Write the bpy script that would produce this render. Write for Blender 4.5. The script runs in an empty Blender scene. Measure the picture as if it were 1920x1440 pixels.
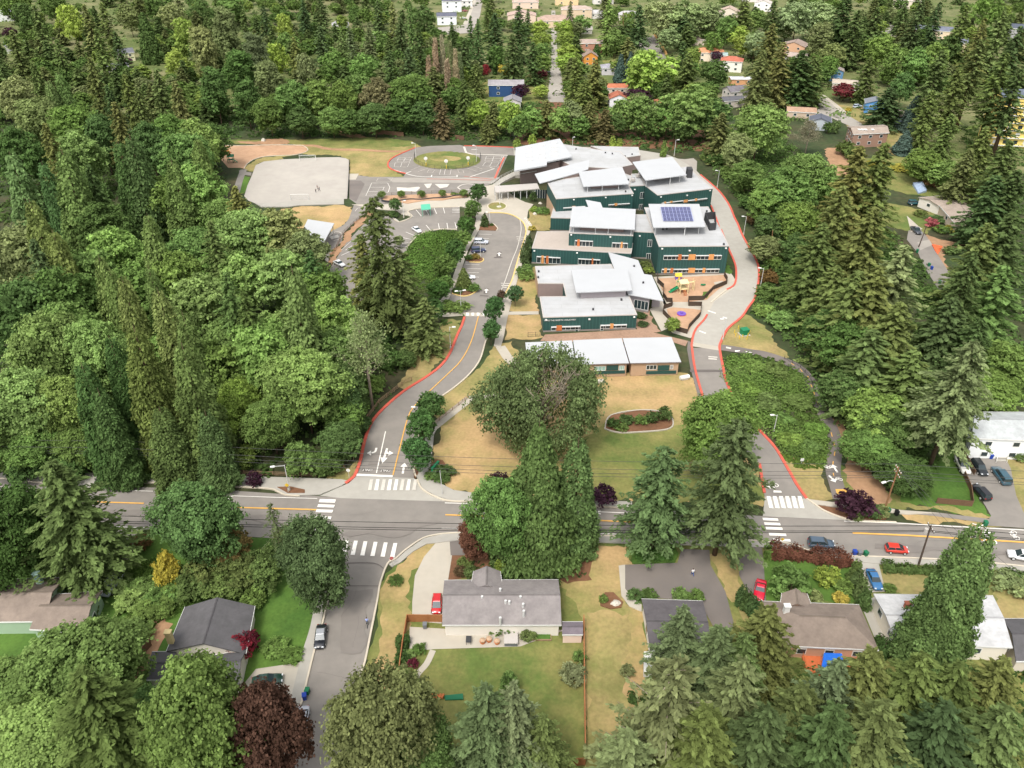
import bpy, math, random
import numpy as np
from mathutils import Vector, Matrix
from mathutils.geometry import tessellate_polygon
R = math.radians
rnd = random.Random(7)
SC = bpy.context.scene
COL = SC.collection

# ------------------------------------------------------------------ camera, world, sun, exposure
CAM_H, F_PX, PITCH = 108.0, 1510.0, R(33.5)
cd = bpy.data.cameras.new('camera'); cam = bpy.data.objects.new('camera', cd); COL.objects.link(cam)
cam.location = (0, 0, CAM_H); cam.rotation_euler = (R(90) - PITCH, 0, 0)
cd.sensor_width = 36.0; cd.lens = F_PX / 1920 * 36.0; cd.clip_start = 1; cd.clip_end = 6000
SC.camera = cam
w = bpy.data.worlds.new('World'); SC.world = w; w.use_nodes = True
nt = w.node_tree; bg = nt.nodes['Background']
SUN_EL, SUN_AZ = R(58), R(205)          # azimuth: direction the light comes from, clockwise from +Y
sky = nt.nodes.new('ShaderNodeTexSky'); sky.sky_type = 'NISHITA'; sky.sun_disc = False
sky.sun_elevation = SUN_EL; sky.sun_rotation = SUN_AZ; sky.dust_density = 4.0; sky.air_density = 1.0
hs = nt.nodes.new('ShaderNodeHueSaturation'); hs.inputs['Saturation'].default_value = 0.15   # overcast: the blue is mostly veiled
nt.links.new(sky.outputs[0], hs.inputs['Color']); nt.links.new(hs.outputs[0], bg.inputs[0])
bg.inputs[1].default_value = 0.15
sd = bpy.data.lights.new('sun', 'SUN'); sun = bpy.data.objects.new('sun', sd); COL.objects.link(sun)
sd.energy = 1.0; sd.angle = R(11); sd.color = (1.0, 0.93, 0.82)
sdir = Vector((math.sin(SUN_AZ) * math.cos(SUN_EL), math.cos(SUN_AZ) * math.cos(SUN_EL), math.sin(SUN_EL)))
sun.rotation_euler = sdir.to_track_quat('Z', 'Y').to_euler(); sun.location = (0, 0, 300)
SC.view_settings.view_transform = 'Standard'; SC.view_settings.look = 'None'
SC.view_settings.exposure = 0.95; SC.view_settings.gamma = 1.0
SC.cycles.max_bounces = 8; SC.cycles.diffuse_bounces = 5; SC.cycles.transmission_bounces = 5; SC.cycles.use_denoising = True
SC.cycles.sample_clamp_indirect = 4

# ------------------------------------------------------------------ pixel <-> world (1920 x 1440 photo)
cp, sp = math.cos(PITCH), math.sin(PITCH)
def ray(u, v):
    x, y = (u - 960) / F_PX, (v - 720) / F_PX
    return Vector((x, cp - y * sp, -sp - y * cp))
def G(u, v, z=0.0):
    d = ray(u, v); t = (z - CAM_H) / d.z
    return Vector((d.x * t, d.y * t))
def G3(u, v, z=0.0):
    g = G(u, v, z); return Vector((g.x, g.y, z))
def proj(p):
    dx, dy, dz = p[0], p[1], p[2] - CAM_H
    f = dy * cp - dz * sp; yy = -dy * sp - dz * cp
    return 960 + F_PX * dx / f, 720 + F_PX * yy / f
def hfrom(ub, vb, vt):
    g = G(ub, vb)
    lo, hi = 0, 100
    for _ in range(40):
        m = (lo + hi) / 2
        if proj((g.x, g.y, m))[1] > vt: lo = m
        else: hi = m
    return lo
def wallpt(A, B, u, v):
    d = ray(u, v); n = Vector((B.y - A.y, A.x - B.x))
    t = (n.x * A.x + n.y * A.y) / (n.x * d.x + n.y * d.y)
    return Vector((d.x * t, d.y * t, CAM_H + d.z * t))
def pxm(v): return cp * (v + 280) / CAM_H

# ------------------------------------------------------------------ materials
def lin(c):
    return tuple((x / 255 / 12.92 if x / 255 <= .04045 else ((x / 255 + .055) / 1.055) ** 2.4) for x in c)
MATS = {}
def mat(name, col, rough=.8, metal=0., var=0.12, scale=1.0, spec=.3, col2=None, scale2=None, fac2=.5, bump=0.0):
    """Principled with two scales of noise in the base colour. col may be linear (<=1) or 0..255 sRGB."""
    if name in MATS: return MATS[name]
    if max(col) > 1: col = lin(col)
    m = bpy.data.materials.new(name); m.use_nodes = True; t = m.node_tree; b = t.nodes['Principled BSDF']
    b.inputs['Roughness'].default_value = rough; b.inputs['Metallic'].default_value = metal
    b.inputs['Specular IOR Level'].default_value = spec
    geo = t.nodes.new('ShaderNodeNewGeometry')
    base = None
    def noise(sc, det=4):
        n = t.nodes.new('ShaderNodeTexNoise'); n.inputs['Scale'].default_value = sc; n.inputs['Detail'].default_value = det
        t.links.new(geo.outputs['Position'], n.inputs['Vector']); return n
    rgb = t.nodes.new('ShaderNodeRGB'); rgb.outputs[0].default_value = (*col, 1); base = rgb.outputs[0]
    if col2 is not None:
        if max(col2) > 1: col2 = lin(col2)
        n = noise(scale2 or .05, 12); n.inputs['Roughness'].default_value = .68
        rp = t.nodes.new('ShaderNodeValToRGB'); rp.color_ramp.elements[0].position = fac2 - .13; rp.color_ramp.elements[1].position = fac2 + .13
        t.links.new(n.outputs[0], rp.inputs[0])
        mx = t.nodes.new('ShaderNodeMixRGB'); mx.inputs[2].default_value = (*col2, 1)
        t.links.new(rp.outputs[0], mx.inputs[0]); t.links.new(base, mx.inputs[1]); base = mx.outputs[0]
    if var:
        n = noise(scale, 5); n2 = noise(scale * .12, 3)
        ad = t.nodes.new('ShaderNodeMath'); ad.operation = 'ADD'
        t.links.new(n.outputs[0], ad.inputs[0]); t.links.new(n2.outputs[0], ad.inputs[1])
        mr = t.nodes.new('ShaderNodeMapRange'); mr.inputs[1].default_value = .6; mr.inputs[2].default_value = 1.4
        mr.inputs[3].default_value = 1 - var; mr.inputs[4].default_value = 1 + var
        t.links.new(ad.outputs[0], mr.inputs[0])
        mx = t.nodes.new('ShaderNodeVectorMath'); mx.operation = 'MULTIPLY'
        t.links.new(base, mx.inputs[0]); t.links.new(mr.outputs[0], mx.inputs[1]); base = mx.outputs[0]
    t.links.new(base, b.inputs['Base Color'])
    if bump:
        n = noise(scale * 3, 3); bp = t.nodes.new('ShaderNodeBump'); bp.inputs['Strength'].default_value = bump
        bp.inputs['Distance'].default_value = .1
        t.links.new(n.outputs[0], bp.inputs['Height']); t.links.new(bp.outputs[0], b.inputs['Normal'])
    MATS[name] = m; return m
def objcol_mat(name, rough=.35, metal=0., coat=0., leaf=False, var=0.):
    """colour comes from the object's own colour; leaves also carry a per-leaf tint"""
    if name in MATS: return MATS[name]
    m = bpy.data.materials.new(name); m.use_nodes = True; t = m.node_tree; b = t.nodes['Principled BSDF']
    oi = t.nodes.new('ShaderNodeObjectInfo'); c = oi.outputs['Color']
    if leaf:
        at = t.nodes.new('ShaderNodeAttribute'); at.attribute_name = 'tint'
        mx = t.nodes.new('ShaderNodeVectorMath'); mx.operation = 'MULTIPLY'
        t.links.new(c, mx.inputs[0]); t.links.new(at.outputs['Color'], mx.inputs[1])
        di = t.nodes.new('ShaderNodeBsdfDiffuse'); tr = t.nodes.new('ShaderNodeBsdfTranslucent'); ms = t.nodes.new('ShaderNodeMixShader')
        ms.inputs[0].default_value = .4
        t.links.new(mx.outputs[0], di.inputs[0]); t.links.new(mx.outputs[0], tr.inputs[0])
        t.links.new(di.outputs[0], ms.inputs[1]); t.links.new(tr.outputs[0], ms.inputs[2])
        t.links.new(ms.outputs[0], t.nodes['Material Output'].inputs[0])
    else:
        t.links.new(c, b.inputs['Base Color']); b.inputs['Roughness'].default_value = rough; b.inputs['Metallic'].default_value = metal
        b.inputs['Coat Weight'].default_value = coat
    MATS[name] = m; return m
LEAF = objcol_mat('leaf', leaf=True)
PAINT = objcol_mat('car_paint', .3, 0, .6)
PLAINC = objcol_mat('painted', .75)

# ------------------------------------------------------------------ objects
def link(name, me, m=None, parent=None, loc=None):
    o = bpy.data.objects.new(name, me); COL.objects.link(o)
    if m is not None:
        for x in (m if isinstance(m, (list, tuple)) else [m]): me.materials.append(x)
    if parent: o.parent = parent
    if loc: o.location = loc
    return o
def tag(o, label, cat, group=None):
    o['label'] = label; o['category'] = cat
    if group: o['group'] = group
    return o
def thing(name, label, cat, loc=(0, 0, 0), rot=0, group=None):
    o = bpy.data.objects.new(name, None); COL.objects.link(o); o.empty_display_size = .5
    o.location = loc; o.rotation_euler = (0, 0, rot); return tag(o, label, cat, group)
class MB:
    def __init__(s): s.v = []; s.f = []; s.m = []
    def add(s, vs, fs, mi=0):
        k = len(s.v); s.v += [tuple(x) for x in vs]; s.f += [tuple(i + k for i in f) for f in fs]; s.m += [mi] * len(fs); return s
    def box(s, c, size, rot=0, mi=0, tilt=0):
        x, y, z = size[0] / 2, size[1] / 2, size[2] / 2
        M = Matrix.Rotation(rot, 3, 'Z') @ Matrix.Rotation(tilt, 3, 'Y')
        vs = [M @ Vector((i * x, j * y, k * z)) + Vector(c) for k in (-1, 1) for j in (-1, 1) for i in (-1, 1)]
        return s.add(vs, [(0, 2, 3, 1), (4, 5, 7, 6), (0, 1, 5, 4), (2, 6, 7, 3), (0, 4, 6, 2), (1, 3, 7, 5)], mi)
    def prism(s, poly, z0, z1, mi=0, top=True, bottom=False, zt=None):
        n = len(poly); zt = zt or [z1] * n
        area = sum(poly[i][0] * poly[(i + 1) % n][1] - poly[(i + 1) % n][0] * poly[i][1] for i in range(n))
        if area < 0: poly = poly[::-1]; zt = zt[::-1]
        vs = [(p[0], p[1], z0) for p in poly] + [(p[0], p[1], z) for p, z in zip(poly, zt)]
        fs = [(i, (i + 1) % n, n + (i + 1) % n, n + i) for i in range(n)]
        tri = tessellate_polygon([[Vector((p[0], p[1], 0)) for p in poly]])
        for a, b, c in tri:
            ar = (poly[b][0] - poly[a][0]) * (poly[c][1] - poly[a][1]) - (poly[b][1] - poly[a][1]) * (poly[c][0] - poly[a][0])
            if ar < 0: b, c = c, b
            if top: fs.append((a + n, b + n, c + n))
            if bottom: fs.append((a, c, b))
        return s.add(vs, fs, mi)
    def sheet(s, poly, z, mi=0):
        n = len(poly); vs = [(p[0], p[1], z) for p in poly]; fs = []
        for a, b, c in tessellate_polygon([[Vector((p[0], p[1], 0)) for p in poly]]):
            ar = (poly[b][0] - poly[a][0]) * (poly[c][1] - poly[a][1]) - (poly[b][1] - poly[a][1]) * (poly[c][0] - poly[a][0])
            fs.append((a, b, c) if ar > 0 else (a, c, b))
        return s.add(vs, fs, mi)
    def tube(s, pts, rads, n=7, mi=0, cap=True):
        pts = [Vector(p) for p in pts]
        if not isinstance(rads, (list, tuple)): rads = [rads] * len(pts)
        rings = []
        for i, p in enumerate(pts):
            d = (pts[min(i + 1, len(pts) - 1)] - pts[max(i - 1, 0)]).normalized()
            a = d.orthogonal().normalized() if abs(d.z) < .9 else Vector((1, 0, 0)) - d * d.x
            a.normalize(); b = d.cross(a)
            rings.append([p + (a * math.cos(2 * math.pi * k / n) + b * math.sin(2 * math.pi * k / n)) * rads[i] for k in range(n)])
        vs = [q for r in rings for q in r]; fs = []
        for i in range(len(pts) - 1):
            for k in range(n): fs.append((i * n + k, i * n + (k + 1) % n, (i + 1) * n + (k + 1) % n, (i + 1) * n + k))
        if cap: fs += [tuple(range(n))[::-1], tuple((len(pts) - 1) * n + k for k in range(n))]
        return s.add(vs, fs, mi)
    def strip(s, pts, width, z, mi=0, h=None):
        """flat ribbon along ground points (world xy); with h: a raised kerb-like bar of that height"""
        L, Rr = offs(pts, width / 2), offs(pts, -width / 2); n = len(pts)
        if h is None:
            vs = [(p.x, p.y, z) for p in L] + [(p.x, p.y, z) for p in Rr]
            return s.add(vs, [(i, n + i, n + i + 1, i + 1) for i in range(n - 1)], mi)
        vs = [(p.x, p.y, z + k) for k in (0, h) for S in (L, Rr) for p in S]
        fs = []
        for i in range(n - 1):
            a, b, c, d = i, n + i, 2 * n + i, 3 * n + i
            fs += [(c, d, d + 1, c + 1), (b, b + 1, d + 1, d), (a, c, c + 1, a + 1)]
        fs += [(0, n, 3 * n, 2 * n), (n - 1, 3 * n - 1, 4 * n - 1, 2 * n - 1)]
        return s.add(vs, fs, mi)
    def quad(s, a, b, c, d, mi=0): return s.add([a, b, c, d], [(0, 1, 2, 3)], mi)
    def mesh(s, name, smooth=False):
        me = bpy.data.meshes.new(name); me.from_pydata(s.v, [], s.f)
        me.polygons.foreach_set('material_index', s.m)
        if smooth: me.polygons.foreach_set('use_smooth', [True] * len(s.f))
        me.update(); return me
    def build(s, name, m, parent=None, smooth=False, loc=None): return link(name, s.mesh(name, smooth), m, parent, loc)
def offs(pts, d):
    out = []
    for i, p in enumerate(pts):
        a = pts[max(i - 1, 0)]; b = pts[min(i + 1, len(pts) - 1)]
        t = (Vector((b[0], b[1])) - Vector((a[0], a[1]))).normalized()
        out.append(Vector((p[0] - t.y * d, p[1] + t.x * d)))
    return out
def smooth(pts, k=5, closed=False):
    """Catmull-Rom through pixel or world points"""
    P = [Vector(p) for p in pts]; n = len(P); out = []
    rng = range(n) if closed else range(n - 1)
    for i in rng:
        p0, p1, p2, p3 = (P[(i - 1) % n], P[i], P[(i + 1) % n], P[(i + 2) % n]) if closed else (P[max(i - 1, 0)], P[i], P[i + 1], P[min(i + 2, n - 1)])
        for j in range(k):
            t = j / k
            out.append(.5 * ((2 * p1) + (p2 - p0) * t + (2 * p0 - 5 * p1 + 4 * p2 - p3) * t * t + (3 * p1 - p0 - 3 * p2 + p3) * t ** 3))
    if not closed: out.append(P[-1])
    return out
def W(px, z=0): return [G(p[0], p[1], z) for p in px]
def struct(name, mb, m, parent=None):
    o = mb.build(name, m, parent)
    if parent is None: o['kind'] = 'structure'
    return o
def mesh_text(txt, size, m, parent, loc, rot, ext=.01):
    c = bpy.data.curves.new('lettering', 'FONT'); c.body = txt; c.size = size; c.align_x = 'CENTER'; c.align_y = 'CENTER'; c.extrude = ext
    t = bpy.data.objects.new('t', c); COL.objects.link(t); dg = bpy.context.evaluated_depsgraph_get(); me = bpy.data.meshes.new_from_object(t.evaluated_get(dg)); bpy.data.objects.remove(t); me.materials.clear()
    o = link('lettering', me, m, parent, loc); o.rotation_euler = rot; return o
# ------------------------------------------------------------------ the ground
M_forest = mat('forest_floor', (.035, .055, .018), .95, var=.5, scale=.6, col2=(.07, .055, .03), scale2=.05, fac2=.56)
M_lawn = mat('lawn_mixed', (112, 116, 64), .95, var=.28, scale=1.4, col2=(158, 138, 94), scale2=.06, fac2=.5)
M_dry = mat('lawn_dry', (172, 144, 102), .95, var=.24, scale=1.6, col2=(120, 121, 68), scale2=.06, fac2=.54)
M_green = mat('lawn_green', (88, 104, 50), .95, var=.28, scale=1.5, col2=(134, 126, 76), scale2=.07, fac2=.52)
M_lush = mat('lawn_lush', (66, 96, 38), .95, var=.3, scale=1.8, col2=(84, 112, 46), scale2=.1)
M_asph = mat('asphalt', (136, 130, 123), .9, var=.1, scale=.5, col2=(124, 119, 113), scale2=.1)
M_asphd = mat('asphalt_dark', (120, 112, 106), .9, var=.1, scale=.6, col2=(106, 100, 96), scale2=.15)
M_asphp = mat('asphalt_pale', (158, 152, 143), .9, var=.07, scale=.5, col2=(149, 143, 135), scale2=.1)
M_conc = mat('concrete', (176, 169, 156), .9, var=.1, scale=.8, col2=(172, 164, 150), scale2=.2)
M_concg = mat('concrete_grey', (164, 160, 151), .9, var=.1, scale=.7, col2=(160, 156, 147), scale2=.15)
M_pitch = mat('pitch_gravel', (172, 166, 157), .95, var=.07, scale=.35, col2=(163, 157, 149), scale2=.07)
M_sand = mat('play_bark', (182, 148, 120), .95, var=.14, scale=.9, col2=(168, 134, 106), scale2=.2)
M_dirt = mat('bare_dirt', (166, 130, 100), .95, var=.2, scale=.9, col2=(146, 116, 88), scale2=.2)
M_gravel = mat('gravel_bed', (152, 124, 104), .95, var=.22, scale=1.6)
M_mulch = mat('mulch', (112, 80, 58), .95, var=.3, scale=1.5)
M_white = mat('marking_white', (226, 222, 214), .8, var=.12, scale=1.2)
M_worn = mat('marking_worn', (196, 190, 180), .8, var=.16, scale=2.0)
M_amber = mat('marking_amber', (214, 164, 84), .8, var=.12, scale=1.2)
M_redm = mat('marking_red', (192, 104, 88), .8, var=.16, scale=1.0)
M_redk = mat('kerb_red', (196, 92, 76), .8, var=.2, scale=.6)
M_kerb = mat('kerb_concrete', (192, 182, 164), .9, var=.1, scale=.9)
M_kerby = mat('kerb_yellow', (216, 188, 122), .9, var=.12, scale=.9)
M_seam = mat('asphalt_patch', (100, 94, 90), .9, var=.1, scale=.8)

mb = MB()
def grid_sheet(x0, x1, y0, y1, n, m_):
    vs = [(x0 + (x1 - x0) * i / n, y0 + (y1 - y0) * j / m_, 0) for j in range(m_ + 1) for i in range(n + 1)]
    fs = [(j * (n + 1) + i, j * (n + 1) + i + 1, (j + 1) * (n + 1) + i + 1, (j + 1) * (n + 1) + i) for j in range(m_) for i in range(n)]
    return vs, fs
mb.add(*grid_sheet(-1800, 1800, -60, 3500, 12, 12)); struct('ground', mb, M_forest)
LV = [0]
def ragged(pts, step=1.1, amp=.55):
    out = []; q = random.Random(len(pts) + int(pts[0].x * 10))
    for a, b in zip(pts, list(pts[1:]) + [pts[0]]):
        n = max(1, int((b - a).length / step)); nr = Vector((-(b - a).y, (b - a).x)).normalized()
        for k in range(n):
            p = a.lerp(b, k / n); out.append(p + nr * (q.uniform(-amp, amp) + .5 * math.sin(p.x * .55 + p.y * .4)) * (1 if k else 0))
    return out
def ground(name, px, m, k=0, sm=0, closed=True, z=None):
    """a ground sheet from photo points on the ground; every sheet lies a little above the one laid before"""
    LV[0] += 1
    pts = W(px)
    if sm: pts = smooth(pts, sm, closed)
    if name in ('lawn', 'bare_ground', 'gravel_bed'): pts = ragged(pts)
    mb = MB().sheet(pts, z if z is not None else .02 + LV[0] * .0012); return struct(name, mb, m)
def slab(name, px, m, h=.14, sm=0):
    LV[0] += 1
    pts = W(px)
    if sm: pts = smooth(pts, sm, True)
    mb = MB().prism(pts, 0.0, h + .0 + LV[0] * .0012); return struct(name, mb, m)
def ribbon(name, px, width, m, sm=5, h=None, z=None):
    LV[0] += 1
    pts = W(px)
    if sm: pts = smooth(pts, sm)
    mb = MB().strip(pts, width, z if z is not None else .02 + LV[0] * .0012, h=h); return struct(name, mb, m)

# --- lawns and earth first (lowest)
M_sub = mat('suburb_green', (92, 104, 56), .95, var=.3, scale=.5, col2=(122, 116, 84), scale2=.03, fac2=.55)
ground('lawn', [(-900,205),(600,215),(1000,200),(1360,205),(1500,170),(1700,300),(1960,330),(3000,300),(4200,-150),(-2600,-150)], M_sub)
ground('lawn', [(-600,990),(560,1010),(610,1090),(560,1320),(470,1640),(-600,1640)], M_lush); ground('lawn', [(740,1060),(870,1005),(1430,1025),(1640,1050),(2500,1090),(2500,1640),(600,1640),(690,1240),(712,1095)], M_green)
ground('lawn', [(815,850),(826,800),(880,745),(905,690),(925,650),(960,640),(985,700),(1120,700),(1290,700),(1312,745),(1345,800),(1390,840),(1425,885),(1434,935),(1430,950),(1185,940),(1100,936),(905,926),(850,918),(800,905),(796,880)], M_dry, sm=0)
ground('lawn', [(1085,835),(1150,790),(1240,800),(1300,795),(1340,815),(1420,900),(1410,945),(1200,938),(1105,925)], M_green, sm=4)
ground('lawn', [(1130,740),(1200,735),(1300,735),(1312,756),(1280,775),(1140,772)], M_dry, sm=4)
ground('lawn', [(800,735),(850,720),(900,690),(925,650),(960,670),(930,735),(870,760),(830,800),(815,780)], M_lawn, sm=3)
ground('lawn', [(866,600),(840,598),(800,640),(770,690),(745,720),(760,732),(800,706),(842,662),(864,612)], M_lawn, sm=0)
ground('lawn', [(610,886),(655,878),(672,862),(668,890),(655,904),(610,900)], M_lawn)
ground('lawn', [(972,520),(1004,500),(1008,585),(948,585),(958,550)], M_dry)
ground('lawn', [(948,590),(1012,590),(1020,632),(946,638)], M_dry)
ground('lawn', [(990,395),(1010,390),(1034,396),(1033,432),(1000,432),(990,418)], M_lawn)
ground('lawn', [(545,263),(700,257),(770,264),(790,275),(745,292),(728,305),(731,316),(757,333),(694,333),(655,326),(655,300),(640,292),(560,289),(500,300),(560,275)], M_lawn)
ground('lawn', [(410,262),(545,262),(700,257),(770,264),(785,272),(700,279),(620,276),(560,270),(410,270)], M_green)
ground('lawn', [(527,392),(560,388),(645,385),(661,388),(654,414),(633,432),(600,440),(550,425)], M_dry)
ground('lawn', [(457,330),(470,332),(458,362),(445,372),(446,352)], M_lush)
ground('lawn', [(462,312),(480,299),(505,294),(530,292),(532,299),(495,303),(480,310),(473,322),(458,320)], M_lawn, sm=0)
ground('lawn', [(1355,625),(1370,600),(1400,590),(1440,620),(1480,670),(1430,668),(1352,652)], M_lawn)
ground('lawn', [(1455,842),(1480,855),(1540,868),(1545,900),(1565,935),(1512,940),(1490,905)], M_lawn)
ground('lawn', [(1575,870),(1600,900),(1690,930),(1700,955),(1590,945),(1580,915)], M_green)
ground('bare_ground', [(1557,783),(1580,787),(1600,820),(1627,877),(1660,913),(1668,944),(1640,948),(1600,930),(1588,890),(1578,830)], M_dirt)
ground('lawn', [(1690,890),(1790,840),(1800,890),(1845,948),(1863,970),(1750,955),(1690,945)], M_lush)
ground('lawn', [(1680,938),(1755,948),(1865,969),(1850,972),(1740,956),(1680,950)], M_lawn)
ground('lawn', [(1745,960),(1850,983),(1880,988),(1840,990),(1700,975),(1690,965)], M_dry)
ground('lawn', [(1880,830),(2050,820),(2050,970),(1920,965),(1880,900)], M_lawn)
ground('lawn', [(705,1300),(712,1160),(722,1090),(745,1060),(790,1020),(820,1015),(770,1080),(765,1160),(745,1280),(720,1320)], M_dry)
ground('lawn', [(1052,1030),(1180,1020),(1190,1060),(1165,1065),(1170,1120),(1210,1150),(1215,1280),(1190,1440),(1095,1440),(1093,1170),(1050,1090)], M_dry)
ground('lawn', [(820,1018),(1110,1020),(1110,1088),(830,1090)], M_mulch)
ground('lawn', [(765,1216),(812,1218),(1090,1205),(1094,1300),(780,1302),(772,1290)], M_green)
ground('lawn', [(790,1300),(1094,1300),(1096,1500),(720,1500)], M_green)
ground('lawn', [(1100,1150),(1180,1150),(1160,1440),(1098,1440)], M_lawn)
ground('lawn', [(475,1120),(560,1115),(593,1125),(580,1190),(565,1243),(480,1250),(470,1200)], M_lush)
ground('lawn', [(220,1060),(420,1050),(560,1100),(470,1140),(340,1150),(200,1230),(160,1200)], M_lush)
ground('lawn', [(1425,1046),(1610,1045),(1640,1110),(1600,1130),(1430,1130)], M_lush)
ground('lawn', [(1640,1066),(1780,1076),(1770,1115),(1650,1112)], M_lawn)
ground('lawn', [(1330,1040),(1380,1036),(1392,1120),(1372,1130),(1345,1080)], M_dry)
ground('lawn', [(1385,1100),(1425,1105),(1430,1160),(1395,1165)], M_lawn)
ground('lawn', [(1855,1080),(1990,1080),(1990,1180),(1880,1160)], M_lawn)
ground('bare_ground', [(200,1190),(310,1145),(325,1170),(290,1235),(250,1280),(200,1290)], M_dirt)
# north neighbourhood
ground('lawn', [(895,150),(1025,140),(1020,195),(880,200)], M_green)
ground('lawn', [(1135,95),(1155,95),(1152,120),(1130,120)], M_green)
ground('lawn', [(1560,195),(1640,205),(1700,230),(1690,300),(1600,250)], M_lawn)
ground('lawn', [(1600,300),(1700,290),(1800,320),(1790,370),(1700,365),(1610,340)], M_green)
ground('bare_ground', [(1545,280),(1570,276),(1592,300),(1590,330),(1560,330)], M_dirt)
ground('lawn', [(1660,380),(1760,400),(1740,440),(1690,430),(1650,420)], M_green)
ground('bare_ground', [(1738,440),(1765,450),(1817,455),(1800,470),(1765,475),(1782,505),(1772,505),(1745,470)], M_dirt)
ground('bare_ground', [(600,245),(640,246),(672,252),(690,258),(655,258)], M_dirt)
ground('bare_ground', [(1010,190),(1340,215),(1340,285),(1200,278),(1060,268),(960,272)], M_mulch)

# --- asphalt and concrete
ground('road', [(-500,868),(-250,884),(0,898),(100,905),(200,912),(400,918),(520,926),(600,931),(640,934),(830,940),(905,942),(1110,951),(1185,955),(1300,961),(1430,968),(1580,976),(1680,980),(1748,984),(1920,992),(2300,1012),
       (2300,1084),(1920,1062),(1802,1051),(1640,1044),(1560,1041),(1511,1031),(1487,1022),(1428,1015),(1188,1007),(1117,1005),(872,999),(827,1002),(793,1010),(760,1032),(742,1048),(727,1057),(713,1093),(707,1127),(697,1177),(685,1237),(678,1260),(655,1340),(630,1440),(570,1640),
       (480,1640),(530,1450),(545,1390),(560,1330),(567,1310),(587,1227),(603,1173),(613,1135),(613,1095),(606,1055),(590,1030),(555,1012),(400,1003),(270,994),(210,991),(0,985),(-250,975),(-500,960)], M_asph)
ground('driveway_road', [(666,889),(676,864),(684,827),(697,793),(721,765),(757.5,734),(797,709),(825,688),(843,664),(857,630),(866,611),(871,594),(872,586),(929,588),(922,605),(915,627),(909,644),(899.5,675),(881,701),(853,726),(822,748),(797,768),(783,813),(776,867),(776,897),(668,893)], M_asph)
ground('car_park', [(929,588),(870,587),(866,583),(858,572),(838,568),(841,551),(848,540),(866,505),(875,485),(898,432),(905,418),(911,400),(918,400),(936,400),(953,402),(968,408),(980,418),(985,431),(984,443),(977,465),(968,495),(959,526),(947.5,552),(936,572)], M_asph)
ground('driveway_apron', [(600,930),(655,906),(668,893),(776,897),(782,902),(790,918),(815,932),(845,941),(640,934.5)], M_concg)
ground('car_park', [(731,404),(748,416),(772,407),(765,397),(787,392),(862,388),(862,409),(857,431),(825,431),(802,435),(785,442),(774,452),(765,464),(752,500),(740,560),(700,580),(640,560),(618,505),(650,455),(690,412)], M_asph)
ground('playground', [(655,327),(694,332),(756,332),(761,325),(731,315),(728,307),(735,298),(750,290),(769,282),(780,277),(806,274),(862,272),(870,274),(962,277),(964,292),(952,291),(934,330),(922,345),(907,350),(880,362),(877,372),(763,378),(716,383),(669,383),(655,373)], M_asph)
ground('playground', [(726,334),(938,333),(925,344),(736,342)], M_asphp)
ground('path', [(654,326),(673,326),(667,337),(654,337)], M_conc)
ground('playground', [(655,339),(676,339),(684,345),(668,378),(655,372)], M_asphd)
ground('sports_pitch', [(473,327.5),(479.5,310),(495,303),(531,299),(563,297.6),(604,295.4),(636,295),(648,297),(654.5,300.5),(654,327.5),(651,373),(645,373.4),(575,377),(479,382),(465,376),(458,368),(464,348)], M_pitch)
slab('path', [(479,382.6),(575,377.6),(645,374),(645,383.6),(560,386),(539,389),(490,389)], M_concg, h=.25)
ground('play_area', [(409,273.5),(451,274),(510,272.5),(560,273),(572,276),(577,281),(573,285),(560,289),(546,291),(502,293),(479,298),(464,307),(457.6,316.6),(449.6,315),(428,315),(415,300),(400,290)], M_sand)
ground('bare_ground', [(440,266),(490,265),(500,261),(530,260),(543,266),(538,271),(480,272)], M_dirt)
ribbon('path', [(566,273.5),(590,273.5),(619,280),(680,281.5),(720,284),(762,284)], 2.6, M_dirt)
ribbon('path', [(457,318),(449,340),(443,362)], 2.6, M_asph)
ground('path', [(472,324),(448,320),(450,327),(471,330)], M_asph)
ground('path', [(664,384),(688,388),(690,396),(675,409),(657,424),(644,438),(641,453),(622,473),(615,492),(596,480),(607,454),(622,434),(645,422),(654,411),(659,397)], M_asph)
ground('bare_ground', [(690,398),(700,402),(668,430),(650,455),(632,480),(620,500),(615,492),(622,473),(641,453),(657,426),(675,410)], M_dirt)
slab('path', [(660,384),(720,384),(764,379),(877,372.5),(880,364),(908,350),(930,346),(940,352),(968,372),(985,380),(1000,384),(990,397),(988,412),(997,428),(992,440),(984,470),(978,500),(966,540),(962,556),(951.5,597),(944.5,633),(938,655),(926,649),(930,628),(931,600),(930,590),(937,573),(948.5,552.5),(960,526),(969,495),(978,465),(985,443),(986,431),(981,417.5),(968.5,407),(953.5,401),(936,399),(918,399),(908,399),(898,432),(878,469),(867,501),(848,548),(838,568),(828,590),(816,588),(826,564),(841,545),(857,497),(872,466),(888,435),(893,410),(886,392),(862,387.5),(787,391),(765,396.5),(771,406.5),(752,402),(745,396),(700,392)], M_conc, h=.14)
ground('path', [(794,592),(816,588),(870,586),(871,592),(795,598)], M_conc)
ground('path', [(870,586.5),(930,587.5),(929,594),(871,593.5)], M_conc)
ground('path', [(944,585),(1010,584),(1010,590),(943,591)], M_conc)
ribbon('path', [(938,650),(951,670),(972,690)], 2.6, M_conc, sm=0)
ribbon('path', [(800,812),(818,797),(880,748)], 2.4, M_conc, sm=0)
ribbon('path', [(880,748),(935,742),(990,738)], 2.2, M_conc, sm=0)
slab('pavement', [(780,893),(790,850),(800,815),(815,795),(822,800),(814,815),(809.5,858),(806,884),(812,900),(850,920),(905,928),(1100,938),(1185,942),(1185,953),(1110,949.5),(905,940.5),(846,939.5),(818,931),(793,917),(785,902)], M_concg)
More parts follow.
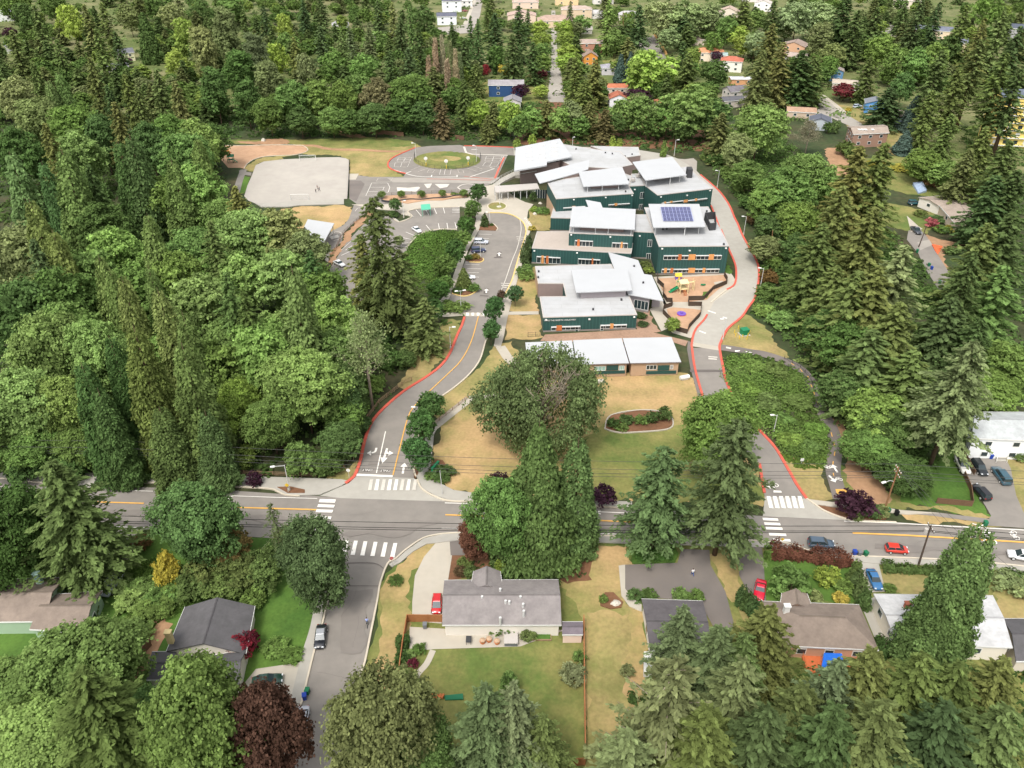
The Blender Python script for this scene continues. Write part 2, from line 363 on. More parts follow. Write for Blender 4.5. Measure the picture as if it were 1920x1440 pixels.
slab('pavement', [(-250,868),(0,880),(100,884),(240,890),(400,893),(560,897),(640,900),(655,903),(640,912),(600,928.5),(560,930),(535,928),(520,921),(500,916),(400,911),(285,905),(245,907),(200,916),(157,915.5),(0,897),(-250,882)], M_concg)
slab('pavement', [(1513,937),(1545,941),(1650,952),(1690,958),(1760,963),(1700,966),(1640,958),(1560,951),(1530,947)], M_conc)
ground('path', [(1690,957),(1760,962),(1850,973),(1920,985),(1920,991),(1845,981),(1750,968),(1695,963)], M_asph)
slab('pavement', [(1117,1006.5),(1188,1008.5),(1428,1016.5),(1487,1023.5),(1505,1031),(1470,1031),(1428,1027),(1188,1020),(1117,1018)], M_concg)
slab('pavement', [(872,1000.5),(828,1003.5),(795,1011),(763,1033),(745,1049),(729,1059),(735,1064),(752,1055),(775,1035),(800,1021),(872,1013),(1000,1014),(1117,1018),(1117,1006.5)], M_concg)
slab('pavement', [(1565,1043),(1650,1046.5),(1802,1053.5),(1920,1064),(2200,1080),(2200,1092),(1920,1075),(1800,1062),(1640,1058),(1565,1050)], M_concg)
ribbon('pavement', [(603,1110),(592,1173),(576,1227),(556,1310),(540,1375),(505,1500)], 1.7, M_concg, z=.14, sm=3)
ground('driveway', [(820,1015),(844,1012),(848,1040),(840,1090),(832,1125),(828,1170),(773,1165),(773,1130),(778,1080),(795,1045)], M_conc)
ground('driveway', [(843,1015),(872,1014),(874,1042),(845,1042)], M_asphd)
ground('driveway', [(0,985),(270,994),(255,1010),(250,1035),(240,1060),(225,1110),(190,1115),(130,1090),(100,1080),(180,1030),(205,990)], M_conc)
ground('driveway', [(480,1255),(562,1243),(549,1300),(540,1330),(490,1330),(460,1280)], M_conc)
ground('patio', [(768,1176),(838,1180),(1060,1182),(975,1213),(815,1218),(768,1222)], M_conc)
ribbon('path', [(812,1220),(800,1245),(783,1265),(776,1285)], 1.0, M_conc)
ground('driveway', [(1165,1060),(1270,1056),(1278,1030),(1330,1032),(1332,1060),(1360,1110),(1378,1178),(1340,1180),(1310,1128),(1200,1120),(1170,1105)], M_asphd)
ground('driveway', [(1381,1020),(1428,1022),(1432,1060),(1436,1128),(1412,1130),(1386,1080)], M_asphd)
slab('path', [(1160,1062),(1172,1060),(1172,1105),(1185,1122),(1203,1135),(1203,1148),(1180,1138),(1165,1118)], M_conc, h=.1, sm=0)
ground('driveway', [(1608,1046),(1645,1048),(1660,1110),(1628,1112)], M_concg)
ground('driveway', [(1858,968),(1830,920),(1800,880),(1830,850),(1880,850),(1895,880),(1905,930),(1925,975),(1935,992),(1845,986)], M_asph)
ground('driveway', [(1612,1130),(1640,1120),(1680,1210),(1650,1222)], M_concg)
ground('road', [(1345,420),(1352,431),(1367,468),(1375,486),(1380,502),(1380.5,522),(1376,537),(1362,545),(1345,558.5),(1333,569),(1326,582),(1326,590.6),(1320,601),(1308,614),(1301,627),(1298,642),(1350,651),(1353,640),(1358,627),(1367,614),(1390,595),(1402,577.5),(1415,558.5),(1421,531),(1422,507.5),(1419,491.5),(1410,474),(1399,455),(1390,437.5),(1383,420),(1377,408.5),(1367,385),(1351,362),(1332,344),(1313,328),(1306,321),(1288,308),(1271,298),(1250,290),(1200,282),(1100,276),(962,277),(964,292),(1060,290),(1180,296),(1240,312),(1300,340),(1325,360),(1333,384),(1341,405.6)], M_concg)
ground('road', [(1271,298),(1284,299),(1300,297),(1307,303),(1306,321),(1288,308)], M_asphp)
ground('driveway_road', [(1298,653),(1303,693),(1317,743),(1345,790),(1385,830),(1420,870),(1428,895),(1434,935),(1511,936),(1493,910),(1477,880),(1453,840),(1425,810),(1385,765),(1362,720),(1355,687),(1348,653)], M_asph)
ground('road', [(1297.5,642),(1350,651),(1348,658),(1298,650)], M_conc)
ground('driveway_apron', [(1434,932),(1512,936),(1530,947),(1545,958),(1575,972),(1600,977),(1430,969)], M_concg)
ground('pavement', [(1290,640),(1298,643),(1298,655),(1303,693),(1316,743),(1309,745),(1294,690),(1288,655)], M_asphd)
ribbon('path', [(1352,652),(1380,656),(1407,661),(1433,665),(1470,677),(1497,691),(1515,710),(1527,735),(1536,760),(1548,785),(1560,807),(1566,837),(1563,867),(1562,887),(1569,912),(1576,938)], 3.0, M_asphd)
ground('path', [(1566,918),(1586,918),(1590,926),(1569,927)], M_amber)
# school surroundings
ground('path', [(1013,640),(1022,628),(1200,618),(1290,640),(1285,650),(1260,642),(1060,642)], M_gravel)
ground('gravel_bed', [(1192,600),(1215,580),(1232,612),(1240,622),(1195,622)], M_gravel)
ground('path', [(1218,581),(1245,560),(1240,560),(1262,612),(1240,622)], M_conc)
ground('path', [(1225,520),(1370,512),(1385,535),(1340,565),(1320,600),(1295,635),(1260,625),(1245,595),(1250,572),(1238,545)], M_conc)
ground('play_area', [(1234,523),(1360,516),(1364,532),(1345,545),(1325,563),(1290,567),(1262,567),(1252,563),(1244,550),(1238,537)], M_sand, sm=0)
ground('play_area', [(1250,580),(1262,577),(1300,580),(1314,582),(1312,592),(1300,605),(1291,622),(1285,624),(1266,618),(1255,600)], M_sand, sm=0)
ground('lawn', [(1318,548),(1336,543),(1325,560),(1318,558)], M_lush)
ground('lawn', [(1362,492),(1370,500),(1368,515),(1360,512)], M_lush)
ground('play_area', [(1338,530),(1356,527),(1352,534),(1340,534)], M_conc)
# north streets
ground('road', [(1026,192),(1061,192),(1054,150),(1045,103),(1043,55),(1041,20),(1034,20),(1033,55),(1034,103),(1030,150)], M_asphp)
ground('road', [(820,52),(870,47),(892,0),(897,-30),(912,-30),(905,0),(900,30),(885,62),(820,66)], M_asphp)
ground('pavement', [(868,46),(888,0),(892,-30),(897,-30),(893,0),(876,46)], M_conc)
ground('road', [(1216,70),(1226,66),(1252,108),(1240,118),(1190,110),(1190,72)], M_asph)
ground('road', [(1530,220),(1538,180),(1545,182),(1582,212),(1620,235),(1600,240),(1560,222)], M_asphp)
ground('pavement', [(1541,178),(1548,180),(1590,212),(1580,214)], M_conc)
ground('road', [(1703,433),(1725,430),(1738,445),(1745,458),(1780,513),(1800,550),(1765,552),(1735,505),(1722,477),(1700,450)], M_asph)
ground('driveway', [(1720,455),(1742,450),(1748,460),(1725,470)], M_asphp)
ground('driveway', [(1700,405),(1722,425),(1730,430),(1708,436)], M_conc)
ground('road', [(1660,40),(1690,55),(1680,70),(1650,60)], M_asphp)
# --- grass oval of the play court
ov = [(838 + 63 * math.cos(t) , 301 + 16.5 * math.sin(t)) for t in [i * math.pi / 20 for i in range(40)]]
ground('lawn', ov, M_green)
ground('lawn', [(838 + 30 * math.cos(t) - 3, 298 + 5 * math.sin(t)) for t in [i * math.pi / 10 for i in range(20)]], M_lawn)
# --- flower beds and islands
slab('planting_bed', [(938 + 19 * math.cos(t) - 6, 388 + 8.5 * math.sin(t)) for t in [i * math.pi / 12 for i in range(24)]], M_kerb, h=.2)
slab('planting_bed', [(932 + 16.5 * math.cos(t), 388 + 7 * math.sin(t)) for t in [i * math.pi / 12 for i in range(24)]], M_lawn, h=.22)
slab('planting_bed', [(911,402),(917,418),(925,421),(932,429),(929,433),(898,432),(903,420)], M_mulch, h=.14)
slab('planting_bed', [(876,482),(884,478),(905,485),(906,489),(898,492),(874,490)], M_mulch, h=.14)
slab('planting_bed', [(846,546),(862,540),(890,540),(893,546),(880,553),(866,555),(848,550)], M_mulch, h=.14)
slab('planting_bed', [(716,378),(740,380),(765,383),(800,377),(830,377),(850,373),(880,370),(880,366),(870,364),(800,366),(722,369)], M_sand, h=.3)
slab('planting_bed', [(1134,805),(1145,780),(1200,770),(1250,775),(1262,795),(1250,806),(1200,811),(1160,812)], M_mulch, h=.1, sm=0)
slab('planting_bed', [(806,878),(814,862),(830,864),(842,880),(842,894),(828,906),(815,904),(803,896)], M_mulch, h=.1)
slab('planting_bed', [(776,893),(776,878),(790,870),(784,890),(779,899)], M_mulch, h=.1)
slab('planting_bed', [(1528,948),(1560,953),(1640,960),(1668,968),(1660,975),(1600,976),(1572,969),(1545,958)], M_mulch, h=.12)
slab('planting_bed', [(1184,1020),(1262,1022),(1272,1040),(1265,1056),(1185,1058)], M_lush, h=.12)
slab('planting_bed', [(520,915),(545,914),(572,920),(572,926),(540,926)], M_mulch, h=.16)
slab('planting_bed', [(1124,1120),(1135,1112),(1150,1112),(1168,1130),(1165,1140),(1145,1143),(1126,1137)], M_mulch, h=.1, sm=0)

# --- kerbs
def kerb(px, m, w=.45, h=.27, sm=5, name='kerb'): return ribbon(name, px, w, m, sm=sm, h=h, z=.02)
kerb([(648,907),(660,898),(667,889),(676,864),(684,827),(697,793),(721,765),(757.5,734),(797,709),(825,688),(843,664),(857,630),(866,611),(871,595)], M_redk, .65)
kerb([(780,895),(776,880),(778,855),(785,813),(798,768),(822,748.5),(853,726.5),(881,701.5),(900,675),(909.5,644),(916,627),(922,606)], M_kerb, .35)
kerb([(947.5,552),(960,526),(969,495),(978,465),(985,443),(986,431),(981,418),(968,407.5),(953,401.5),(936,399.5),(912,399.5)], M_kerby, .35)
kerb([(1383,420),(1390,437.5),(1399,455),(1410,474),(1419,491.5),(1422.5,507.5),(1421.5,531),(1415.5,558.5),(1402.5,577.5),(1390.5,595),(1367.5,614),(1358.5,627),(1352,641),(1349,653),(1355,687),(1363,720),(1385,764),(1426,810),(1453,840),(1477,880),(1494,910),(1512,936)], M_redk, .6)
kerb([(1383,420),(1377,408.5),(1367,385),(1351,362),(1332,344),(1313,328)], M_redk, .6)
kerb([(1333,386),(1341,405.6),(1348,426)], M_redk, .55)
kerb([(1352,431),(1366.5,468),(1374.5,486),(1379.5,502),(1380,522),(1375.5,536),(1362,544)], M_redk, .55)
kerb([(1362,544),(1345,557.5),(1333,568)], M_kerb, .4)
kerb([(1326,590.6),(1319.5,601),(1307.5,614),(1300.5,627),(1297,645),(1297.5,655),(1303,693),(1317,743)], M_redk, .55)
kerb([(1424,870),(1428,895),(1433,925)], M_redk, .55)
kerb([(780,277),(769,281.5),(750,289.5),(735,297.5),(727.5,307),(730.5,315.5),(745,322),(761,326)], M_redk, .55)
kerb([(870,274),(900,274.5),(940,276),(963,277)], M_redk, .55)
kerb([(409,273.2),(451,273.7),(510,272.2),(560,272.7),(572,275.7),(577.5,281),(573,285.4),(560,289.4),(546,291.4),(502,293.4),(479,298.4),(464,307.4),(457.8,317)], M_kerb, .3, .24)
kerb([(732,405),(748,416.5),(772.5,407),(765,397),(787,391.5),(862,388)], M_kerb, .3)
kerb([(857,431),(825,430.5),(802,434.5),(785,441.5),(774,451.5),(764,464)], M_kerb, .35)
kerb([(931,433),(933,429),(926,421),(917,418),(911,402)], M_kerb, .3)
kerb([(848,551),(866,556),(881,554),(894,546),(892,540)], M_kerby, .3)
kerb([(905,485),(906.5,489),(899,492.5),(880,492)], M_kerby, .3)
kerb([(621,1097),(604,1173),(588,1227),(568,1310),(561,1330),(546,1390),(531,1450)], M_kerb, .3)
kerb([(872,999.5),(827,1002.5),(793,1010.5),(760,1032.5),(742,1048.5),(727,1058),(713.5,1093),(707.5,1127),(697.5,1177),(685.5,1237),(678,1261),(655,1340)], M_kerb, .3)
kerb([(-250,882.5),(0,897.5),(157,916.5),(200,917),(245,908),(285,906),(400,911.5),(500,917),(520,922.5),(535,929),(562,931)], M_kerb, .3)
kerb([(1512,936),(1528,947),(1545,958.5),(1575,970.5),(1604,977),(1680,980.5)], M_kerb, .35)
kerb([(782,900),(792,918),(816,932),(846,940.5),(905,942),(1110,950.5),(1185,954.5)], M_kerb, .35)
kerb([(1117,1005.5),(1188,1007.5),(1428,1015.5),(1487,1022.5),(1511,1032),(1560,1042),(1640,1045),(1802,1052),(1920,1063)], M_kerb, .3)
kerb([(1134,805),(1145,780),(1200,770),(1250,775),(1262,795),(1250,806),(1200,811),(1160,812),(1134,805)], M_conc, .3)

# --- painted markings
LV[0] = 150
MKW, MKA, MKR, MKF = MB(), MB(), MB(), MB()
ZM = .02 + 150 * .0012
def line(mb_, px, w, sm=0):
    pts = W(px); pts = smooth(pts, 5) if sm else pts
    mb_.strip(pts, w, ZM)
def bar(mb_, *px): mb_.sheet(W(px), ZM + .004)
def pix_at(u, v, dx, dy):
    g = G(u, v); return (g.x + dx, g.y + dy)
line(MKA, [(-200,929),(0,936),(170,942.5)], .35); line(MKA, [(170,942),(270,945)], .35); line(MKA, [(437,952.5),(597,957)], .35); line(MKA, [(835,966.5),(892,968.5),(1000,972)], .35)
line(MKA, [(1110,976.5),(1185,980),(1400,990)], .35); line(MKA, [(1598,1000.5),(1700,1005),(1810,1011.5),(1920,1018),(2200,1032)], .4)
line(MKW, [(-100,912),(12,914.5),(40,915)], .16); line(MKW, [(155,918.5),(290,922.5)], .16); line(MKW, [(437,931),(520,934),(595,936)], .16)
line(MKW, [(834,944.2),(904,946.5),(1000,951)], .2); line(MKW, [(828,992),(875,993)], .18); line(MKW, [(208,988.5),(272,991)], .18); line(MKW, [(1100,1001),(1188,1004)], .18)
line(MKW, [(1110,960),(1126,961),(1180,963.5)], .2); line(MKW, [(1582,978.5),(1680,982),(1748,986.2),(1920,995.3),(2200,1010)], .2)
line(MKW, [(1428,1016.5),(1450,1018)], .18)
# main crosswalks
for y0, y1, xa, xb in [(937,943,600,630),(947,952,597,628),(956.5,961.5,594,625),(969,974,592,622),(981,986,590,619),(993,998,589,615)]:
    bar(MKW, (xa,y0),(xb,y0+1),(xb-2,y1+1),(xa-2,y1))
for x in (613, 630, 647, 664, 682, 701, 720, 738):
    k = (x - 613) * .06; bar(MKW, (x,1012+k),(x+7,1012.3+k),(x+1.5,1039+k),(x-6.5,1038.5+k))
for x in range(8):
    u = 690 + x * 11.8; bar(MKW if x in (1,3,4,6) else MKF, (u+4,900),(u+10,900),(u+7,920.5),(u,920.5))
bar(MKW, (669,889.5),(737,892.5),(736,896),(668,893.5))
for x in range(6):
    u = 1437 + x * 11.6; bar(MKW, (u,931.5),(u+7,931.7),(u+13,954.5),(u+5,953.5))
bar(MKW, (1450,921),(1464,921.5),(1466,925),(1450,924.8))
for y0, xa, xb in [(972,1429,1458),(980.5,1432,1462),(989,1435,1466),(1000.5,1441,1473),(1011,1449,1481)]:
    bar(MKW, (xa,y0),(xb,y0+1.5),(xb+1.5,y0+6),(xa+1.5,y0+5))
for x in (874, 884, 894, 904, 914): bar(MKW, (x,587.4),(x+5,587.5),(x+5,593),(x,592.9))
line(MKA, [(897,594),(884,640),(865,676),(840,702),(805,735),(775,765),(763,790),(750,840),(737,892)], .25, 1)
line(MKW, [(723,810),(706,888)], .22)
def arrow(mb_, u, v, ang, L=3.2, s=1.0):
    g = G(u, v); c, s_ = math.cos(ang), math.sin(ang)
    def P(x, y): return (g.x + (x * c - y * s_), g.y + (x * s_ + y * c))
    mb_.sheet([P(-.22*s, -L/2), P(.22*s, -L/2), P(.22*s, L*.12), P(.75*s, L*.12), P(0, L/2), P(-.75*s, L*.12), P(-.22*s, L*.12)], ZM + .004)
arrow(MKW, 757, 879, 0, 3.6); arrow(MKW, 721.5, 856, R(176), 5.2)
line(MKW, [(706,841),(703.5,848),(697,850.5)], .45, 1); bar(MKW, (688,851),(696,846),(696,855.5))
line(MKW, [(724,846),(727,851),(732,851.5)], .4, 1); bar(MKW, (738,851),(730,846.5),(728,856))
bar(MKW, (420,934),(437,930.5),(438,932),(430,934),(438,937),(436,939))
bar(MKW, (1111,961),(1126,958.5),(1126,960.5),(1119,961.5),(1127,964.5),(1126,966))
for u, v in ((936,478),(912,547)):
    arrow(MKW, u, v - .5, 0, 2.6, 1.1); 
line(MKF, [(974,408),(977,425),(976,440),(970,465),(960,490),(948,525),(938,550)], .25, 1)
for x0, y0 in ((898,440),(893,448),(889,456)): line(MKW, [(x0,y0),(x0+24,y0+.5)], .14)
for x0, y0 in ((877,489.5),(873,497),(876,504.5),(872,512),(872,520)): line(MKW, [(x0,y0),(x0+26,y0+.6)], .14)
line(MKF, [(968,445),(983,446)], .4); line(MKF, [(969,449),(980,449.5)], .5); line(MKF, [(971,452),(976,452)], .5)
line(MKF, [(939,532),(956,533)], .4); line(MKF, [(940,536),(954,536.8)], .6); line(MKF, [(942,539.5),(950,540)], .6)
for a, b in (((766,399),(775,407)),((780,394),(790,406)),((797,392),(804,404)),((814,391),(819,402)),((831,390),(834,401)),((799,423),(808,434)),((822,420),(824,431)),((838,419),(840,430)),((853,418),(856,429)),((761,436),(778,443)),((752,446),(772,450)),((752,458),(766,456)),((735,406),(748,416)),((745,462),(764,464)),((648,470),(660,462)),((640,480),(655,473))):
    line(MKW, [a, b], .18)
for x in range(5): line(MKW, [(848,388.5+x*2.6),(862,388.5+x*2.6)], .25)
# playground lines
def outline(px, w=.12, mb_=None): line(mb_ or MKW, px + [px[0]], w)
outline([(747,297),(772.5,296),(768,303.5),(744,303.5)]); line(MKW, [(760,296.5),(757,303.5)], .12); line(MKW,[(745,300),(770,299.8)],.12)
outline([(741,306),(768,305),(764,314),(739,313.5)]); line(MKW, [(754,305.5),(751,314)], .12)
outline([(912,294),(941,294),(937,303),(909,302)]); line(MKW, [(926,294),(923,302.5)], .12); line(MKW,[(910,298),(939,298)],.12)
outline([(910,304.5),(936,305),(931,313),(905,312)]); line(MKW, [(923,304.5),(918,312.5)], .12)
line(MKW, [(733,317),(752,323),(775,330),(800,332.5),(857,332.5)], .35, 1); line(MKW, [(880,333),(927,317),(919,315)], .35); line(MKW,[(762,325),(771,322.5)],.35)
line(MKW, [(857,333),(857,329)], .35); line(MKW, [(808,333),(810,329)], .35)
outline([(827,317.5),(846,318),(844,328),(824,328)]); line(MKW, [(835,318),(833,328)], .12)
line(MKF, [(770,320),(788,312.5)], .14); line(MKF, [(783,323),(803,316)], .14); outline([(804,319),(815,320),(811,325),(801,324)], .14, MKF); outline([(858,319),(868,320),(870,325),(861,325)], .14, MKF); line(MKF, [(876,316),(895,322.5),(904,320)], .14); line(MKF, [(888,312),(905,318)], .14)
outline([(697,344),(727,344),(731,352),(728,361),(715,365),(686,368)], .16); line(MKW, [(693,352),(722,352)], .14); line(MKW, [(689,360),(718,360)], .14); line(MKW, [(720,352),(717,360)], .14)
outline([(709,335),(737,334),(732,341),(706,341)], .12, MKF)
bar(MKF, (744,352),(765,353),(785,351),(788,353),(780,361),(770,360),(745,359)); bar(MKF, (795,346),(810,345),(806,353),(801,354)); bar(MKF, (815,346),(843,346),(838,352),(825,354)); 
line(MKF, [(858,352),(868,347),(882,346),(893,350),(885,355),(866,357),(858,352)], .5, 1)
line(MKR, [(945,296),(938,310),(928,335)], .8); line(MKR, [(800,336),(920,339)], .3); line(MKR, [(870,331.5),(925,337)], .3)
line(MKW, [(944,294),(934,316)], .25); line(MKF,[(640,470),(660,452)],.2); line(MKF, [(617,444),(628,436),(640,438),(640,447),(626,452)], .3, 1); bar(MKF, (617,445),(634,441),(636,446),(622,450))
line(MKF, [(666,397),(672,391),(684,394)], .25, 1); line(MKW, [(884,281),(895,281)], .4); line(MKF, [(870,276),(874,287),(885,290),(952,292)], .9)
# trail
for a, b in (((1483,682),(1489,686)),((1500,693),(1504,698)),((1514,706),(1517,711)),((1520,722),(1522,727)),((1525,735),(1527,741)),((1531,753),(1534,760)),((1558,812),(1560,820)),((1563,830),(1564,838)),((1565,848),(1564,856)),((1562,866),(1561,874)),((1562,888),(1563,894))):
    line(MKA, [a, b], .2)
arrow(MKW, 1565, 879.5, R(4), 2.6); arrow(MKW, 1560, 899, R(196), 2.4)
def bike(u, v, ang, s=1.0):
    g = G(u, v); c, sn = math.cos(ang), math.sin(ang)
    def P(x, y): return Vector((g.x + (x * c - y * sn) * s, g.y + (x * sn + y * c) * s))
    for cx in (-.55, .55):
        MKW.strip([P(cx + .38 * math.cos(t), .38 * math.sin(t)) for t in [i * math.pi / 5 for i in range(11)]], .12 * s, ZM + .003)
    for a, b in (((-.55,0),(-.2,.6)),((-.2,.6),(.4,.6)),((.4,.6),(0,0)),((0,0),(-.2,.6)),((.55,0),(.4,.75)),((0,0),(-.55,0))):
        MKW.strip([P(*a), P(*b)], .12 * s, ZM + .004)
bike(1553, 876, R(176), 1.0); bike(1570.5, 900, R(-5), 1.0); bike(1447, 911, R(180), 1.4)
bar(MKW, (1378,658),(1388,658),(1386,660),(1378,661)); bar(MKW, (1398,659.5),(1410,662),(1408,663.5),(1398,661)); bar(MKW, (1403,663.5),(1413,666),(1410,667),(1402,665)); bar(MKF,(1361,651),(1371,653),(1370,656),(1361,654))
for a, b in (((1327,583.5),(1342,588.5)),((1355,595.5),(1363,598)),((1311,621.5),(1323,626))): line(MKW, [a, b], .5)
line(MKF, [(1328,670),(1345,671)], .5); line(MKF, [(1328,673.5),(1344,674.8)], .6)
line(MKR, [(1340,590),(1345,580)], .01)
bike(1903, 1005, R(82), 1.3)
struct('road_marking', MKW, M_white); struct('road_marking', MKA, M_amber); struct('road_marking', MKF, M_worn); struct('road_marking', MKR, M_redm)
def ground_text(txt, u, v, size, ang, sx=1, sy=1, m=None):
    o = mesh_text(txt, size, m or M_white, None, (*G(u, v), ZM + .008), (0, 0, ang), 0); o.name = 'road_marking'; o.scale = (sx, sy, 1); o['kind'] = 'structure'; return o
pt = MB(); ZP = ZM - .016
for P_ in ([(648,1105),(700,1105),(678,1225),(640,1225)],[(0,945),(420,965),(590,972),(588,982),(400,976),(0,957)],[(1110,985),(1420,1000),(1420,1008),(1110,994)],[(1640,1020),(1920,1034),(1920,1044),(1640,1030)],[(700,842),(722,842),(712,872),(690,872)],[(640,1003),(780,975),(830,979),(740,1010)]): pt.sheet(ragged(W(P_), 1.5, .3), ZP)
struct('road_patch', pt, mat('asphalt_worn', (124, 118, 112), .9, var=.1, scale=.7))
ck = MB(); qq = random.Random(3)
for k in range(16):
    u, v = (qq.uniform(0, 1900), 0) if k < 10 else (qq.uniform(570, 680), qq.uniform(1100, 1300)); v = v or 950 + u * .036 + qq.uniform(-25, 30)
    g = G(u, v); a_ = qq.choice([0, 1.57]) + qq.uniform(-.25, .25); pts_ = [g]
    for j in range(8): a_ += qq.uniform(-.3, .3); pts_.append(pts_[-1] + Vector((math.cos(a_), math.sin(a_))) * .8)
    if all(abs(proj((p.x, p.y, 0))[1] - (956 + proj((p.x, p.y, 0))[0] * .037)) < 30 or k >= 10 for p in pts_): ck.strip(pts_, .03, ZP + .008)
struct('road_crack', ck, M_seam)
bb = MB()
for u, v in ((936,478),(912,547)): bb.sheet(W([(u-3.5,v-5),(u+4.5,v-5),(u+2.5,v+4),(u-5.5,v+4)]), ZM - .006)
bb.sheet(W([(680,880),(698,880.5),(697,885.5),(679,885)]), ZM - .006); bb.sheet(W([(713,881),(732,881.5),(731,886.5),(712,886)]), ZM - .006)
bb.strip(W([(926,483.5),(942,484)]), .5, ZM - .006); bb.strip(W([(900,555),(916,556)]), .5, ZM - .006); bb.sheet(W([(1293,694),(1361,694.5),(1362,698),(1294,699)]), ZM - .006)
bb.strip(smooth(W([(632,1060),(645,1057),(700,1057),(719,1067)]), 4), .18, ZM - .006); bb.strip(W([(714,1100),(620,1099)]), .12, ZM - .006)
struct('road_marking', bb, M_seam)
ground_text('ONLY', 689, 882.6, .8, R(180), 1, 1.3); ground_text('ONLY', 722.5, 883.6, .8, R(180), 1, 1.3)
ground_text('XING', 1845, 1002, 2.3, R(-92), 1, 1.5)
# expansion joints of the concrete walks, storm drains
jn = MB()
for i in range(22):
    u = -60 + i * 32
    if u < 620: jn.strip([G(u, 883 + u * .028) + Vector((0, 0)), G(u - 3, 898 + u * .03)], .1, .14 + .62)
for u in (745, 860, 885, 1140, 1160): pass
# ------------------------------------------------------------------ trees: prototypes of leaf-sized faces on real trunks and limbs
M_bark = mat('bark', (92, 74, 60), .95, var=.25, scale=2.5)
M_barkg = mat('bark_grey', (150, 138, 122), .95, var=.2, scale=2.5)
def unit(a): return a / np.maximum(np.linalg.norm(a, axis=1, keepdims=True), 1e-6)
class Leaves:
    def __init__(s, seed): s.r = np.random.default_rng(seed); s.V = []; s.T = []
    def add(s, c, n, sx, sy=None, tint=1., axis=None, jit=.12):
        r = s.r; N = len(c); n = unit(n); sy = sx if sy is None else sy
        a = axis if axis is not None else r.normal(size=(N, 3))
        t = unit(a - n * np.sum(a * n, axis=1, keepdims=True)); b = np.cross(n, t)
        k = r.uniform(.7, 1.25, (N, 1)); t = t * (np.asarray(sx).reshape(-1, 1) * k); b = b * (np.asarray(sy).reshape(-1, 1) * k)
        v = np.stack([c + t, c + b, c - t, c - b], axis=1)
        s.V.append(v.reshape(-1, 3))
        ti = np.asarray(tint, float)
        if ti.ndim == 1: ti = ti.reshape(1, 3) if len(ti) == 3 else ti.reshape(-1, 1)
        ti = np.broadcast_to(ti, (N, 3)).copy()
        ti *= 1 + r.normal(size=(N, 1)) * jit
        s.T.append(np.clip(ti, .15, 2.6))
    def mesh(s, name):
        V = np.concatenate(s.V).astype(np.float32); T = np.concatenate(s.T); N = len(V) // 4
        me = bpy.data.meshes.new(name); me.vertices.add(len(V)); me.vertices.foreach_set('co', V.ravel())
        me.loops.add(4 * N); me.loops.foreach_set('vertex_index', np.arange(4 * N, dtype=np.int32))
        me.polygons.add(N); me.polygons.foreach_set('loop_start', np.arange(0, 4 * N, 4, dtype=np.int32))
        at = me.attributes.new('tint', 'FLOAT_COLOR', 'FACE')
        at.data.foreach_set('color', np.concatenate([T, np.ones((N, 1))], axis=1).astype(np.float32).ravel())
        me.update(); me.validate(); me.materials.append(LEAF); return me
def sph(r, N): return unit(r.normal(size=(N, 3)))
def limbs(mb, h0, top, rad, n, seed, spread, mi=0, r0=.3):
    q = random.Random(seed)
    mb.tube([(0, 0, -.3), (q.uniform(-.1, .1), q.uniform(-.1, .1), h0), (q.uniform(-.3, .3), q.uniform(-.3, .3), (h0 + top) / 2), (0, 0, top)], [r0, r0 * .8, r0 * .5, r0 * .12], 7)
    for i in range(n):
        a = i * 2.399 + q.uniform(-.3, .3); z0 = h0 + (top - h0) * (i / n) * .7
        L = spread * q.uniform(.6, .95) * (1 - .5 * i / n)
        p0 = Vector((0, 0, z0)); p2 = Vector((math.cos(a) * L, math.sin(a) * L, z0 + L * q.uniform(.35, .8)))
        p1 = (p0 + p2) / 2 + Vector((0, 0, -.12 * L))
        mb.tube([p0, p1, p2], [r0 * .42, r0 * .28, r0 * .07], 5)

